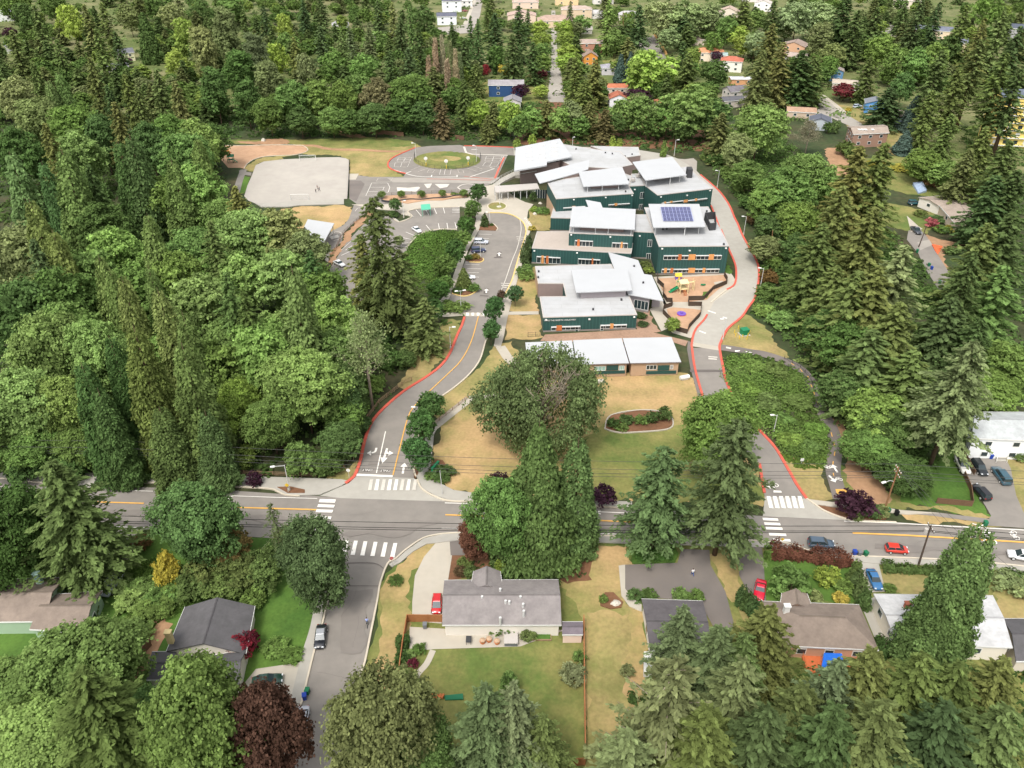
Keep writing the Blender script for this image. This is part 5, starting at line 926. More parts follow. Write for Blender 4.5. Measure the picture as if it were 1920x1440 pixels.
for u, v, H, w_, c, l, wh in ((860,580,1.8,7,MAPG,'wide green hedge bush','at the crosswalk below the car park'),(838,577,1.6,6,MAPG,'green hedge bush','at the crosswalk below the car park'),(857,550,1.8,3.5,MAPD,'dark round bush','left end of the lower car park island'),(888,545,2,4.5,MAPG,'green round bush','right end of the lower car park island'),(879,487,1.6,3.5,MAPD,'dark round bush','on the middle car park island'),(891,486,1.8,3.2,(.22,.17,.04),'golden round bush','on the middle car park island'),(922,424,1,1.6,MAPD,'tiny dark bush','on the car park island tip'),
   (985,512,2.2,6,MAPG,'clipped round hedge bush','left of the portable school front block'),(985,522,2,6,MAPG,'clipped low hedge bush','left of the portable school front block'),(998,432,1.6,3,GOLD,'golden low bush','by the school lawn corner'),(1003,396,1.5,4,LIME,'lime low bush','on the school lawn by the entrance'),(1018,399,2,6,MAPG,'green low bush','on the school lawn by the entrance'),(1000,378,4,3,FIRD,'dark rounded bush','at the school entrance'),
   (1203,597,1.4,3.4,FIRD,'dark low bush','by the front block gravel bed, farther'),(1206,612,1.4,3.4,FIRD,'dark low bush','by the front block gravel bed, nearer'),(1210,500,1.6,4,CEDY,'yellow green low bush','in the gap between the school wings'),(1215,510,1.5,4,MAPY,'lime low bush','in the gap between the school wings'),
   (742,1090,1,3,MAPD,'dark low bush','unseen corner'),(820,890,2.2,3.8,MAPD,'dark clipped bush','behind the green school sign, nearer'),(836,888,1.6,4.5,MAPD,'dark clipped bush','behind the green school sign'),(830,900,1.6,4,MAPD,'dark clipped bush','at the kerb beside the green school sign'),(806,896,1.4,2.6,MAPG,'small clipped bush','left of the green school sign'),
   (480,908,3,3.6,PURP,'purple leaved shrub','at the bus stop pavement, right'),(400,908,1.8,3,PURP,'purple leaved shrub','at the bus stop pavement, left'),(935,918,4,5,PURP,'purple plum shrub','behind the bright green maple at the road'),(920,928,2,3,PURP,'low purple shrub','behind the bright green maple at the road'),(1127,945,5,5.5,PURP,'round purple plum tree','on the pavement right of the cedars'),(1597,962,4.8,7.8,PURP,'wide purple plum tree','beside the trail entrance at the road'),(1630,967,2.4,5,MAPD,'dark low bush','right of the wide purple plum tree'),(1650,965,2,4,MAPK,'grey low bush','near the wooden pole on the verge'),(1605,972,1.3,3,CEDY,'yellow low bush','below the wide purple plum tree'),
   (1148,800,2.2,3.4,MAPD,'dark round bush','first of the lawn bed'),(1175,795,2.4,3.6,MAPD,'dark round bush','second of the lawn bed'),(1200,795,2.2,3.2,MAPG,'green round bush','third of the lawn bed'),(1222,793,3,3.4,MAPD,'taller dark round bush','fourth of the lawn bed'),(1243,788,3.6,4,MAPD,'tallest dark round bush','last of the lawn bed'),(1165,805,1.4,3.5,MAPG,'low green bush','front of the lawn bed'),
   (880,1080,2,3,CEDG,'small green bush','behind the ranch house by the driveway'),(870,1060,1.6,3,CEDY,'small yellow green bush','behind the ranch house by the driveway'),(862,1078,2,2.4,(.14,.1,.05),'bronze low bush','behind the ranch house by the driveway'),(938,1075,3,2.4,MAPY,'lime bush','at the ranch house porch'),(965,1075,2,4,MAPG,'green bush','behind the ranch house roof'),
   (945,1182,2,3.6,MAPD,'dark green shrub','against the ranch house wall'),(925,1184,1.2,2.6,MAPG,'low green shrub','against the ranch house wall'),(990,1198,1.8,3,CEDY,'yellow green shrub','beside the hot tub'),(775,1250,1.6,2,(.16,.03,.05),'crimson low shrub','in the fenced garden bed'),(785,1222,1.4,2.6,MAPG,'low green shrub','in the fenced garden bed'),(772,1230,1.2,2,MAPL,'low pale green shrub','in the fenced garden bed'),(762,1285,3.2,3.6,MAPG,'green shrub','inside the wooden fence corner'),(757,1240,1.6,2.4,MAPD,'dark hedge shrub','outside the wooden fence'),(752,1265,1.6,2.4,MAPD,'dark hedge shrub','outside the wooden fence, nearer'),(1075,1275,3,4.4,(.24,.25,.11),'white flowering shrub','by the wooden fence in the garden'),(1085,1240,2.4,2.4,MAPG,'green shrub','by the wooden fence in the garden'),(1175,1265,1.6,2.6,MAPK,'pale garden shrub','alone on the dry lawn'),
   (1131,1128,1.4,1.8,MAPG,'clipped round bush','beside the lawn boulder'),(1190,1120,1.4,3.4,MAPD,'low dark hedge bush','left of the flat roof entrance path'),(1215,1122,1.3,3.4,MAPD,'low dark hedge bush','left of the flat roof entrance path, nearer the path'),(1275,1120,1.4,3.4,MAPG,'low green hedge bush','right of the flat roof entrance path'),(1305,1125,1.5,3.6,MAPG,'low green hedge bush','at the garage end of the flat roofed house'),(450,1228,4.4,5,(.24,.03,.05),'crimson japanese maple','in front of the dark roofed house'),(475,1215,4,3,(.17,.03,.05),'dark crimson maple','at the wall of the dark roofed house'),(520,1220,1.3,5,MAPG,'low leafy bush','on the lush lawn of the dark roofed house'),(545,1235,1.2,4,MAPG,'low leafy bush','on the lush lawn beside the driveway'),
   (1477,1110,5,7.6,MAPG,'large round green bush','in the garden behind the brown hip roof'),(1550,1092,3,5,LIME,'lime round bush','in the garden behind the brown hip roof'),(1580,1108,2.4,4,MAPG,'green round bush','in the garden behind the brown hip roof'),(1575,1128,1.6,3,GOLD,'golden low bush','at the brown hip roofed house'),(1525,1128,1.6,4,MAPK,'grey green low bush','at the brown hip roofed house'),(1668,1108,1.2,2.6,MAPG,'small clipped bush','behind the white roofed house'),(1890,1100,2.2,7,PALE,'pale spreading bush','at the lawn right of the tall poplar'),(1915,1110,2,6,PALE,'pale spreading bush','at the right edge of the lawn'),
   (1755,415,2,7,CEDG,'green garden shrub','in front of the L-shaped roof'),(1725,405,2,5,CEDY,'yellow garden shrub','in front of the L-shaped roof'),(1746,425,3,5,(.5,.14,.14),'pink flowering shrub','by the cul-de-sac utility pole'),(1785,435,2,6,(.3,.27,.05),'yellow garden shrub','below the L-shaped roof'),(1765,435,2,6,MAPG,'green garden shrub','below the L-shaped roof'),(1805,440,2.4,6,MAPD,'dark garden shrub','below the L-shaped roof'),(1835,375,4,6,(.4,.12,.12),'pink flowering shrub','behind the L-shaped roof'),(1748,352,4,8,(.3,.16,.08),'rusty brown shrub','beside the tarpaulin behind the L-shaped roof'),(1785,475,2,6,CEDG,'green shrub','on the bank beside the cul-de-sac'),
   (1590,214,3.4,3.4,GOLD,'golden cone shrub','beside the cul-de-sac street'),(1550,250,5,5,MAPD,'dark round tree','beside the cul-de-sac street'),(1565,250,6,5,CEDG,'green cone tree','beside the cul-de-sac street'),(1580,290,6,9,CEDY,'yellow green bush','below the skylight house'),(1600,300,5,9,CEDY,'yellow green bush','right below the skylight house'),(1640,312,2.4,9,(.32,.3,.05),'yellow broom bush','on the meadow by the fir trunks'),(1690,318,2,10,(.34,.31,.05),'yellow broom bush','on the meadow by the fir trunks, nearer'),(1720,330,1.8,9,MAPY,'lime low bush','on the meadow'),(1650,335,2,9,MAPY,'lime low bush','on the meadow left side'),
   (1900,850,2,5,CEDG,'dark green hedge bush','right of the house stairs'),(1915,860,1.8,5,CEDG,'dark green hedge bush','right of the house stairs, nearer')):
    plant('shrub', u, v, H, w_, c, l, wh)
for i, u in enumerate((1388,1397,1406,1415)): plant('arborvitae', u, 1132 + i * 9, 4.6, 2.3, CEDD, ('farthest', 'second', 'third', 'nearest')[i] + ' cone shaped arborvitae', 'in the row beside the red coupe', 'arborvitae beside the red coupe', name='arborvitae', cat='tree')
for i, (u, v) in enumerate(((1598,1088),(1603,1105),(1609,1122),(1617,1140))): plant('arborvitae', u, v, 5, 2.6, CEDG, ('farthest', 'second', 'third', 'nearest')[i] + ' cone shaped arborvitae', 'in the row beside the blue sedan', 'arborvitae beside the blue sedan', name='arborvitae', cat='tree')
for i, (u, v) in enumerate(((1640,1225),(1652,1232))): plant('arborvitae', u, v, 4.5, 2.4, CEDD, ('left', 'right')[i] + ' dark cone tree', 'beside the wooden deck end', name='arborvitae', cat='tree')
# hedges: one clipped body each
def hedge(name, px, wd, h, col, label, cat='hedge', card=.2, dens=34):
    P = smooth(W(px), 8); L = Leaves(len(px) * 7 + int(px[0][0])); r = L.r
    seg = [(P[i + 1] - P[i]).length for i in range(len(P) - 1)]; tot = sum(seg); n = int(tot * (2 * h + wd) * dens)
    cs = np.cumsum([0] + seg); s = r.uniform(0, tot, n); i = np.clip(np.searchsorted(cs, s) - 1, 0, len(seg) - 1)
    A = np.array([[p.x, p.y] for p in P]); f = ((s - cs[i]) / np.array(seg)[i])[:, None]; c = A[i] * (1 - f) + A[i + 1] * f
    d = A[i + 1] - A[i]; d = d / np.linalg.norm(d, axis=1, keepdims=True); nr = np.stack([-d[:, 1], d[:, 0]], axis=1)
    th = r.uniform(0, math.pi, n); wv = 1 + .2 * np.sin(s * 1.7) + .16 * np.sin(s * .63 + 1) + r.normal(size=n) * .12
    x = np.sign(np.cos(th)) * np.abs(np.cos(th)) ** .5 * wd / 2 * wv; z = np.abs(np.sin(th)) ** .5 * h * wv * r.uniform(.6, 1.12, n)
    p = np.concatenate([c + nr * x[:, None], z[:, None]], axis=1)
    nn = np.concatenate([nr * np.cos(th)[:, None], np.sin(th)[:, None] + .25], axis=1) + r.normal(size=(n, 3)) * .4
    cl = 1 + .2 * np.sin(s * 2.3 + 2 * x) 
    L.add(p, nn, card, card * .8, np.stack([cl] * 3, axis=1))
    o = link(name, L.mesh(name)); o.color = (*col, 1); return tag(o, label, cat)
hedge('hedge', [(1652,1067),(1700,1071),(1785,1078)], 1.8, 1.4, CEDG, 'long clipped green hedge behind the pavement by the red hatchback')
hedge('hedge', [(1880,1083),(1990,1092)], 1.8, 1.4, CEDG, 'clipped green hedge at the right edge by the white car')
hedge('hedge', [(1442,1040),(1480,1044),(1530,1050),(1595,1058)], 2.6, 2.2, (.17,.075,.05), 'rust red hedge with green gaps behind the grey parked car')
hedge('hedge', [(1430,1040),(1445,1043)], 2, 1.5, MAPG, 'short green hedge end beside the driveway and rust red hedge')
hedge('hedge', [(1190,1032),(1225,1034),(1262,1040)], 4.5, .7, (.08,.16,.04), 'low ivy hedge on the roadside planting island')
hedge('hedge', [(845,366),(870,367),(880,370)], 1.2, .8, MAPG, 'low hedge at the end of the playground planter')
hedge('hedge', [(757,1200),(748,1280)], 1.6, 1.3, CEDD, 'dark hedge outside the left wooden fence')
# ground cover too dense to count
def cover(name, px, h, n, col, card=.26, seed=1, holes=()):
    """leafy mass over a traced patch"""
    P = W(px); L = Leaves(seed); r = L.r
    xs = [p.x for p in P]; ys = [p.y for p in P]; A = np.array([[p.x, p.y] for p in P])
    c = np.stack([r.uniform(min(xs), max(xs), n * 3), r.uniform(min(ys), max(ys), n * 3)], axis=1)
    ins = np.zeros(len(c), bool); j = len(A) - 1
    for i in range(len(A)):
        a, b = A[i], A[j]
        ins ^= ((a[1] > c[:, 1]) != (b[1] > c[:, 1])) & (c[:, 0] < (b[0] - a[0]) * (c[:, 1] - a[1]) / (b[1] - a[1] + 1e-9) + a[0]); j = i
    c = c[ins][:n]; N = len(c); m = 16
    lo = np.sin(c[:, 0] * .31 + seed) + np.sin(c[:, 1] * .27 + c[:, 0] * .12) + .7 * np.sin(c[:, 0] * .9 + c[:, 1] * .7)
    rr = r.uniform(.4, 1.5, N) * h * np.clip(1 + .32 * lo, .35, 1.9); t = r.uniform(.7, 1.25, N) * (1 + .13 * lo)
    o = sph(r, N * m); o[:, 2] = np.abs(o[:, 2]) * 1.1 - .1; q = np.repeat(rr, m)[:, None]
    p = np.concatenate([np.repeat(c, m, axis=0), np.zeros((N * m, 1))], axis=1) + o * q * np.array([.9, .9, .8]) * r.uniform(.6, 1.05, (N * m, 1)); p[:, 2] = np.maximum(p[:, 2], .1)
    tt = np.repeat(t, m)
    L.add(p, o + np.array([0, 0, .6]) + sph(r, N * m) * .5, card, card * .8, np.stack([tt] * 3, axis=1))
    ob = link(name, L.mesh(name)); ob.color = (*col, 1); ob['kind'] = 'stuff'; return ob
cover('ground_cover', [(1363,668),(1400,664),(1450,672),(1490,688),(1512,712),(1524,750),(1540,800),(1556,845),(1545,870),(1500,866),(1470,850),(1450,820),(1420,790),(1380,755),(1362,715)], 1.2, 1500, (.15,.235,.06), .25, 3)
cover('ground_cover', [(1462,852),(1500,858),(1548,860),(1543,878),(1500,880),(1485,872)], .6, 260, (.16,.24,.05), .2, 4)
cover('ground_cover', [(785,444),(800,438),(826,433),(856,433),(864,440),(846,500),(826,530),(795,520),(765,505),(752,490),(766,466)], 1.3, 900, (.125,.215,.05), .27, 5)
cover('ground_cover', [(745,505),(800,515),(830,530),(815,560),(760,560)], 1.0, 300, MAPG, .27, 6)
cover('undergrowth', [(-150,880),(0,875),(300,884),(560,892),(640,884),(668,830),(690,775),(760,700),(850,600),(800,560),(740,570),(640,560),(600,490),(560,430),(440,400),(400,290),(300,250),(-200,220),(-500,500)], 1.8, 5200, (.09,.145,.042), .5, 7)
cover('undergrowth', [(1425,420),(1425,520),(1410,590),(1480,640),(1520,700),(1560,770),(1610,820),(1650,890),(1690,940),(1800,830),(1830,700),(1760,560),(1720,480),(1650,420),(1560,330),(1450,250),(1330,250),(1340,320)], 1.7, 4200, (.10,.165,.048), .42, 8)
cover('undergrowth', [(1800,240),(1990,240),(2000,700),(1880,760),(1830,650),(1800,540),(1850,440)], 1.7, 1600, (.095,.155,.048), .42, 9)
cover('undergrowth', [(380,262),(545,258),(700,254),(860,264),(960,262),(1340,290),(1350,230),(1200,200),(900,190),(500,190),(380,210)], 1.6, 2600, (.085,.145,.045), .5, 10)
cover('ground_cover', [(190,1240),(225,1150),(235,1070),(290,1050),(430,1075),(400,1110),(340,1145),(300,1165),(250,1215),(215,1290)], .8, 900, (.12,.2,.045), .22, 11)
cover('undergrowth', [(1180,1290),(1300,1260),(1420,1280),(1500,1260),(1640,1260),(1900,1240),(2050,1300),(2050,1600),(1150,1600)], 1.2, 1800, (.085,.14,.042), .3, 12)
cover('ground_cover', [(860,1050),(990,1060),(1100,1075),(1095,1084),(860,1086)], .35, 220, (.10,.14,.05), .16, 13)
# the far suburb's trees, hundreds of them reading as one mass
def tree_mass(n, seed):
    L = Leaves(seed); r = L.r
    src = [PROTO['fir_far'][0], PROTO['fir_far'][1], PROTO['maple_far'][0], PROTO['maple_far'][1], PROTO['maple_far'][2]]
    arr = []
    for me, p in [(x[1], x) for x in src]:
        v = np.empty(len(me.vertices) * 3, np.float32); me.vertices.foreach_get('co', v); t = np.empty(len(me.polygons) * 4, np.float32); me.attributes['tint'].data.foreach_get('color', t)
        arr.append((v.reshape(-1, 4, 3), t.reshape(-1, 4)[:, :3], p[2], p[3]))
    keepout = [(895,75,1030,215),(1020,0,1062,200),(1090,60,1150,130),(860,0,905,70),(1130,150,1185,200),(1205,75,1255,110),(1300,85,1400,150),(1340,120,1400,200),(1450,55,1520,110),(1555,120,1640,165),(1530,170,1610,240),(1590,225,1690,280),(1745,20,1800,60),(1180,0,1350,20),(1380,0,1450,20),(940,0,1110,40),(800,0,870,50),(200,60,270,130),(0,10,40,60)]
    k = 0; tries = 0
    while k < n and tries < n * 12:
        tries += 1
        v0 = -60 + 330 * r.random() ** 1.25; u = r.uniform(-250, 2150); 
        if (600 < u < 1370 and v0 > 215) or (u < 700 and v0 > 235) or (u > 1370 and v0 > 175): continue
        g = G(u, v0); f = r.random() < .3; H = r.uniform(10, 19) if f else r.uniform(7, 13)
        if any(a - 5 < u < c + 5 and b - 2 < v0 < d + H * pxm(v0) * .75 + 1 for a, b, c, d in keepout): continue
        V, T, Hp, Rp = arr[r.integers(0, 2) if f else r.integers(2, 5)]
        sub = r.random(len(V)) < (.42 if v0 < 60 else .7); a = r.uniform(0, 6.28); c, s_ = math.cos(a), math.sin(a); sx = r.uniform(4.2, 6.5) / Rp
        q = V[sub] * np.array([sx, sx, H / Hp]); ctr = q.mean(axis=1, keepdims=True); q = ctr + (q - ctr) * 1.5
        q = np.stack([q[..., 0] * c - q[..., 1] * s_ + g.x, q[..., 0] * s_ + q[..., 1] * c + g.y, q[..., 2]], axis=2)
        base = np.array([(.13,.18,.06),(.11,.16,.055),(.15,.175,.065)][r.integers(0, 3)] if f else [(.17,.25,.07),(.13,.21,.06),(.24,.32,.08),(.22,.26,.11),(.15,.23,.06)][r.integers(0, 5)])
        L.V.append(q.reshape(-1, 3)); L.T.append(T[sub] * base); k += 1
    ob = link('distant_trees', L.mesh('distant_trees')); ob.color = (1, 1, 1, 1); ob['kind'] = 'stuff'; return ob
tree_mass(1500, 14)
cover('undergrowth', [(-600,250),(2600,250),(3200,-60),(-1400,-60)], 2.2, 7000, (.13,.19,.065), .8, 14)
# ------------------------------------------------------------------ buildings
M_rib = mat('siding_green', (44, 76, 72), .6, var=.05, scale=.6); M_rib2 = mat('siding_green_rib', (54, 90, 85), .55, var=.05, scale=.6)
M_roofw = mat('roof_membrane', (.43, .435, .44), .8, var=.08, scale=.3, col2=(.37, .37, .365), scale2=.12, fac2=.55)
M_roofm = mat('roof_white_metal', (.44, .45, .46), .6, var=.04, scale=.25)
def seams(m, bw, rh, mor, dark):
    t = m.node_tree; b = t.nodes['Principled BSDF']; src = b.inputs['Base Color'].links[0].from_socket
    geo = t.nodes.new('ShaderNodeNewGeometry'); br = t.nodes.new('ShaderNodeTexBrick'); br.inputs['Scale'].default_value = 1; br.inputs['Brick Width'].default_value = bw; br.inputs['Row Height'].default_value = rh
    br.inputs['Mortar Size'].default_value = mor; br.inputs['Color1'].default_value = (1, 1, 1, 1); br.inputs['Color2'].default_value = (.95, .95, .95, 1); br.inputs['Mortar'].default_value = (dark, dark, dark, 1)
    t.links.new(geo.outputs['Position'], br.inputs['Vector']); mx = t.nodes.new('ShaderNodeVectorMath'); mx.operation = 'MULTIPLY'
    t.links.new(src, mx.inputs[0]); t.links.new(br.outputs['Color'], mx.inputs[1]); t.links.new(mx.outputs[0], b.inputs['Base Color'])
seams(M_roofw, 9, 2.2, .05, .8)
M_cope = mat('coping_grey', (178, 172, 166), .6, var=.05)
M_brown = mat('siding_brown', (138, 121, 116), .8, var=.08, scale=1.2); M_greyw = mat('siding_grey', (158, 150, 152), .8, var=.05)
M_tanw = mat('siding_tan', (176, 148, 122), .85, var=.08, scale=1.5); M_base = mat('wall_base', (138, 128, 122), .9, var=.08)
M_grav = mat('roof_gravel', (168, 157, 147), .95, var=.08, scale=1.5)
M_glass = mat('glass_dark', (.03, .045, .05), .08, var=0, spec=.6); M_glassg = mat('glass_green', (140, 176, 168), .15, var=.08, spec=.6)
M_frame = mat('frame_white', (214, 214, 210), .6, var=.02); M_wood = mat('wood_panel', (208, 148, 92), .7, var=.14, scale=3); M_woodd = mat('wood_panel_red', (190, 112, 66), .7, var=.14, scale=3)
M_steel = mat('steel_light', (196, 196, 194), .45, .0, var=.03); M_dark = mat('dark_metal', (62, 62, 64), .6, var=.08)
M_solar = mat('solar_cell', (44, 48, 104), .15, var=.12, scale=.8, spec=.7); M_solarf = mat('solar_frame', (150, 156, 190), .4, var=0)
M_black = mat('black_rubber', (.012, .012, .013), .6, var=0); M_lampw = mat('lamp_head', (226, 226, 222), .5, var=0)
def walls(mb, poly, z0, z1, mi=0, strip=.9, ribs=True):
    n = len(poly); area = sum(poly[i][0] * poly[(i + 1) % n][1] - poly[(i + 1) % n][0] * poly[i][1] for i in range(n))
    if area < 0: poly = poly[::-1]
    for i in range(n):
        a, b = Vector(poly[i]).to_2d(), Vector(poly[(i + 1) % n]).to_2d(); L = (b - a).length; d = (b - a) / L
        if not ribs: mb.quad((*a, z0), (*b, z0), (*b, z1), (*a, z1), mi); continue
        s = 0
        while s < L - .01:
            for w_, k in ((strip * .8, 0), (strip * .2, 1)):
                e = min(L, s + w_)
                if e - s > .005:
                    p, q = a + d * s, a + d * e; mb.quad((*p, z0), (*q, z0), (*q, z1), (*p, z1), mi + k)
                s = e
def inset(poly, d):
    n = len(poly); area = sum(poly[i][0] * poly[(i + 1) % n][1] - poly[(i + 1) % n][0] * poly[i][1] for i in range(n))
    if area < 0: d = -d
    out = []
    for i in range(n):
        p, a, b = Vector(poly[i]).to_2d(), Vector(poly[i - 1]).to_2d(), Vector(poly[(i + 1) % n]).to_2d()
        t1, t2 = (p - a).normalized(), (b - p).normalized(); n1, n2 = Vector((-t1.y, t1.x)), Vector((-t2.y, t2.x))
        m = n1 + n2; m = m / max(.35, m.length_squared / 2 * 1.0) if m.length > .01 else n1
        out.append(p + m * d * (1 if m.length < 3 else .5))
    return out
def block(root, px, z, wm=None, rm=None, coping=True, z0=0., ribs=True, base=.5):
    poly = [v.to_2d() for v in W(px, z)] if not isinstance(px[0], Vector) else px
    mb = MB(); walls(mb, poly, z0 + base, z, 0, ribs=ribs)
    mb.build('wall', [wm or M_rib, M_rib2] if ribs else (wm or M_greyw), root)
    if base: bmb = MB(); walls(bmb, inset(poly, -.03), z0 - .1, z0 + base, 0, ribs=False); bmb.build('foundation', M_base, root)
    MB().prism(inset(poly, .2), z - .4, z - .06).build('roof', rm or M_roofw, root)
    if coping:
        o, i_ = inset(poly, -.06), inset(poly, .24); n = len(poly); c = MB()
        for k in range(n):
            j = (k + 1) % n
            c.add([(*o[k], z + .02), (*o[j], z + .02), (*i_[j], z + .02), (*i_[k], z + .02), (*o[k], z - .22), (*o[j], z - .22), (*i_[j], z - .3), (*i_[k], z - .3)], [(0, 1, 2, 3), (4, 5, 1, 0), (3, 2, 6, 7)])
        c.build('coping', M_cope, root)
    return poly
def canopy(root, px, zs, posts=(), m=None, th=.28, name='canopy_roof', seam=True):
    """raised sloping roof slab from its four photo corners (back-left, back-right, front-right, front-left) with each corner's height"""
    P = [G3(p[0], p[1], z) for p, z in zip(px, zs)]; mb = MB(); n = len(P)
    mb.add([tuple(p) for p in P] + [(p.x, p.y, p.z - th) for p in P], [tuple(range(n))[::-1] if False else tuple(range(n)), tuple(range(n, 2 * n))[::-1]] + [(i, n + i, n + (i + 1) % n, (i + 1) % n) for i in range(n)])
    if seam and n == 4:
        k = max(4, int((P[1] - P[0]).length / 1.3))
        for i in range(1, k):
            a = P[0].lerp(P[1], i / k); b = P[3].lerp(P[2], i / k); u = (P[1] - P[0]).normalized() * .05; z = Vector((0, 0, .03))
            mb.add([a - u + z, a + u + z, b + u + z, b - u + z], [(0, 1, 2, 3)])
    mb.build(name, m or M_roofm, root)
    for f, g_, zb in posts:
        t = P[3].lerp(P[2], f).lerp(P[0].lerp(P[1], f), g_); MB().tube([(t.x, t.y, zb), (t.x, t.y, t.z - th)], .14, 6).build('post', M_steel, root)
    return P
def clerestory(root, P, zb, ins=.12, m=None, th=.28):
    q = [P[0].lerp(P[2], ins), P[1].lerp(P[3], ins), P[2].lerp(P[0], ins), P[3].lerp(P[1], ins)]
    def zat(p):  # slab underside over p: bilinear is close to planar here
        a = Vector((P[3].x, P[3].y)); e = Vector((P[0].x - P[3].x, P[0].y - P[3].y)); t = (Vector((p.x, p.y)) - a).dot(e) / e.length_squared
        return P[3].z + (P[0].z - P[3].z) * t - th - .02
    mb = MB(); n = 4
    for i in range(4):
        a, b = q[i], q[(i + 1) % 4]; mb.quad((a.x, a.y, zb - .1), (a.x, a.y, zat(a)), (b.x, b.y, zat(b)), (b.x, b.y, zb - .1))
    mb.build('clerestory_wall', m or M_greyw, root)
def window(root, A, B, u0, v0, u1, v1, shade=True, panes=3, wood=(), name='window', door=False, gl=None, cam_side=True):
    """window on the vertical wall through A,B; photo rectangle gives its place and size"""
    p, q = wallpt(A, B, u0, v1), wallpt(A, B, u1, v0); d = Vector((B.x - A.x, B.y - A.y)).normalized(); nr = Vector((d.y, -d.x))
    if nr.dot(Vector((-p.x, -p.y))) < 0: nr = -nr
    s0 = (p.xy - A.xy).dot(d); s1 = (q.xy - A.xy).dot(d); z0, z1 = p.z, q.z
    if z1 < z0: z0, z1 = z1, z0
    if s1 < s0: s0, s1 = s1, s0
    def P(s, z, o): c = A.xy + d * s + nr * o; return (c.x, c.y, z)
    def bx(mb, sa, sb, za, zb, oa, ob):
        vs = [P(s, z, o) for o in (oa, ob) for z in (za, zb) for s in (sa, sb)]
        mb.add(vs, [(4, 5, 7, 6), (0, 1, 5, 4), (2, 6, 7, 3), (0, 4, 6, 2), (1, 3, 7, 5)])
    f = MB(); t = .1
    for sa, sb, za, zb in ((s0, s1, z0, z0 + t), (s0, s1, z1 - t, z1), (s0, s0 + t, z0, z1), (s1 - t, s1, z0, z1)): bx(f, sa, sb, za, zb, 0, .1)
    for k in range(1, panes): s = s0 + (s1 - s0) * k / panes; bx(f, s - .05, s + .05, z0, z1, 0, .09)
    w_ = f.build(name, M_frame, root)
    g = MB(); bx(g, s0 + t * .5, s1 - t * .5, z0 + t * .5, z1 - t * .5, -.05, .04); g.build('pane', gl or M_glass, w_)
    for a, b, red in wood:
        h = MB(); bx(h, s0 + (s1 - s0) * a, s0 + (s1 - s0) * b, z0 - .05, z1 + .35, 0, .16); h.build('wood_panel', M_woodd if red else M_wood, w_)
    if shade:
        e = MB(); cuts = sorted([0] + [x for a, b, _ in wood for x in (a, b)] + [1])
        for a, b in zip(cuts[::2], cuts[1::2]):
            if b - a > .03: bx(e, s0 + (s1 - s0) * a, s0 + (s1 - s0) * b, z1 - .02, z1 + .1, .02, .62)
        e.build('sunshade', M_steel, w_)
    return w_
def wall_lamp(root, A, B, u, v):
    p = wallpt(A, B, u, v); d = Vector((B.x - A.x, B.y - A.y)).normalized(); nr = Vector((d.y, -d.x))
    if nr.dot(Vector((-p.x, -p.y))) < 0: nr = -nr
    MB().box((p.x + nr.x * .15, p.y + nr.y * .15, p.z), (.5, .3, .35), math.atan2(d.y, d.x)).build('wall_lamp', M_lampw, root)
def vents(root, pts, z, m=None):
    for u, v in pts: g = G(u, v, z); MB().box((g.x, g.y, z + .25), (.5, .5, .5)).build('roof_vent', m or M_dark, root)

SCH = 'blocks of the green sided school'
Z1 = hfrom(1021, 623, 595); Z3 = hfrom(1235, 515.5, 461.7); ZL = hfrom(1032, 433.4, 408); Z2 = hfrom(997, 494, 465)
def mk(label, u, v): g = G(u, v); return thing('school_building', label, 'school building', (0, 0, 0), 0, SCH)
# front block
s1 = mk('one storey green school block nearest the portables, with white roof and lettering', 1100, 600)
p = block(s1, [(1003.3,499),(1146,495),(1150,504),(1180,555),(1194.4,589.7),(1018.6,594.8),(1012,556),(1061.7,555.4),(1055.8,531.4),(1009,531)], Z1)
A, B = G3(1018.6, 594.8, Z1), G3(1194.4, 589.7, Z1)
nb = MB(); a, b = G(1009, 531, Z1), G(1055.8, 531.4, Z1); nb.quad((a.x, a.y - .06, .2), (b.x, b.y - .06, .2), (b.x, b.y - .06, Z1 - .25), (a.x, a.y - .06, Z1 - .25)); nb.build('recess_wall', M_brown, s1)
nb = MB(); a, b = G(1003.3, 499, Z1), G(1009, 531, Z1); nb.quad((a.x - .06, a.y, .2), (a.x - .06, a.y, Z1 - .25), (b.x - .06, b.y, Z1 - .25), (b.x - .06, b.y, .2)); nb.build('side_wall', M_tanw, s1)
P = canopy(s1, [(1071,505.8),(1176,503),(1185,543.8),(1080,548)], [Z1+1.9, Z1+1.9, Z1+2.6, Z1+2.6]); clerestory(s1, P, Z1, .09)
window(s1, A, B, 1033, 611, 1088, 619.5, panes=6, wood=((.18,.37,1),)); window(s1, A, B, 1125, 608, 1175, 616, panes=5, wood=((.37,.5,0),))
window(s1, A, B, 1078, 611, 1085, 622, shade=False, panes=1, name='door'); window(s1, A, B, 1125.5, 609, 1132, 620, shade=False, panes=1, name='door')
for u, v in ((1024, 599.5), (1105, 598), (1189, 594)): wall_lamp(s1, A, B, u, v)
vents(s1, [(1112,581),(1165,563),(1010,510),(1009,521)], Z1)
def sign_text(root, txt, A, B, u0, u1, v, size, m):
    p, q = wallpt(A, B, u0, v), wallpt(A, B, u1, v); d = (q - p).xy.normalized()
    mid = (p + q) / 2; nr = Vector((d.y, -d.x))
    return mesh_text(txt, size, m, root, (mid.x + nr.x * .12, mid.y + nr.y * .12, p.z), (R(90), 0, math.atan2(d.y, d.x)), .04)
sign_text(s1, 'TAKE THE NORTH WALKWAY', A, B, 1033, 1067, 600.5, .62, M_frame)
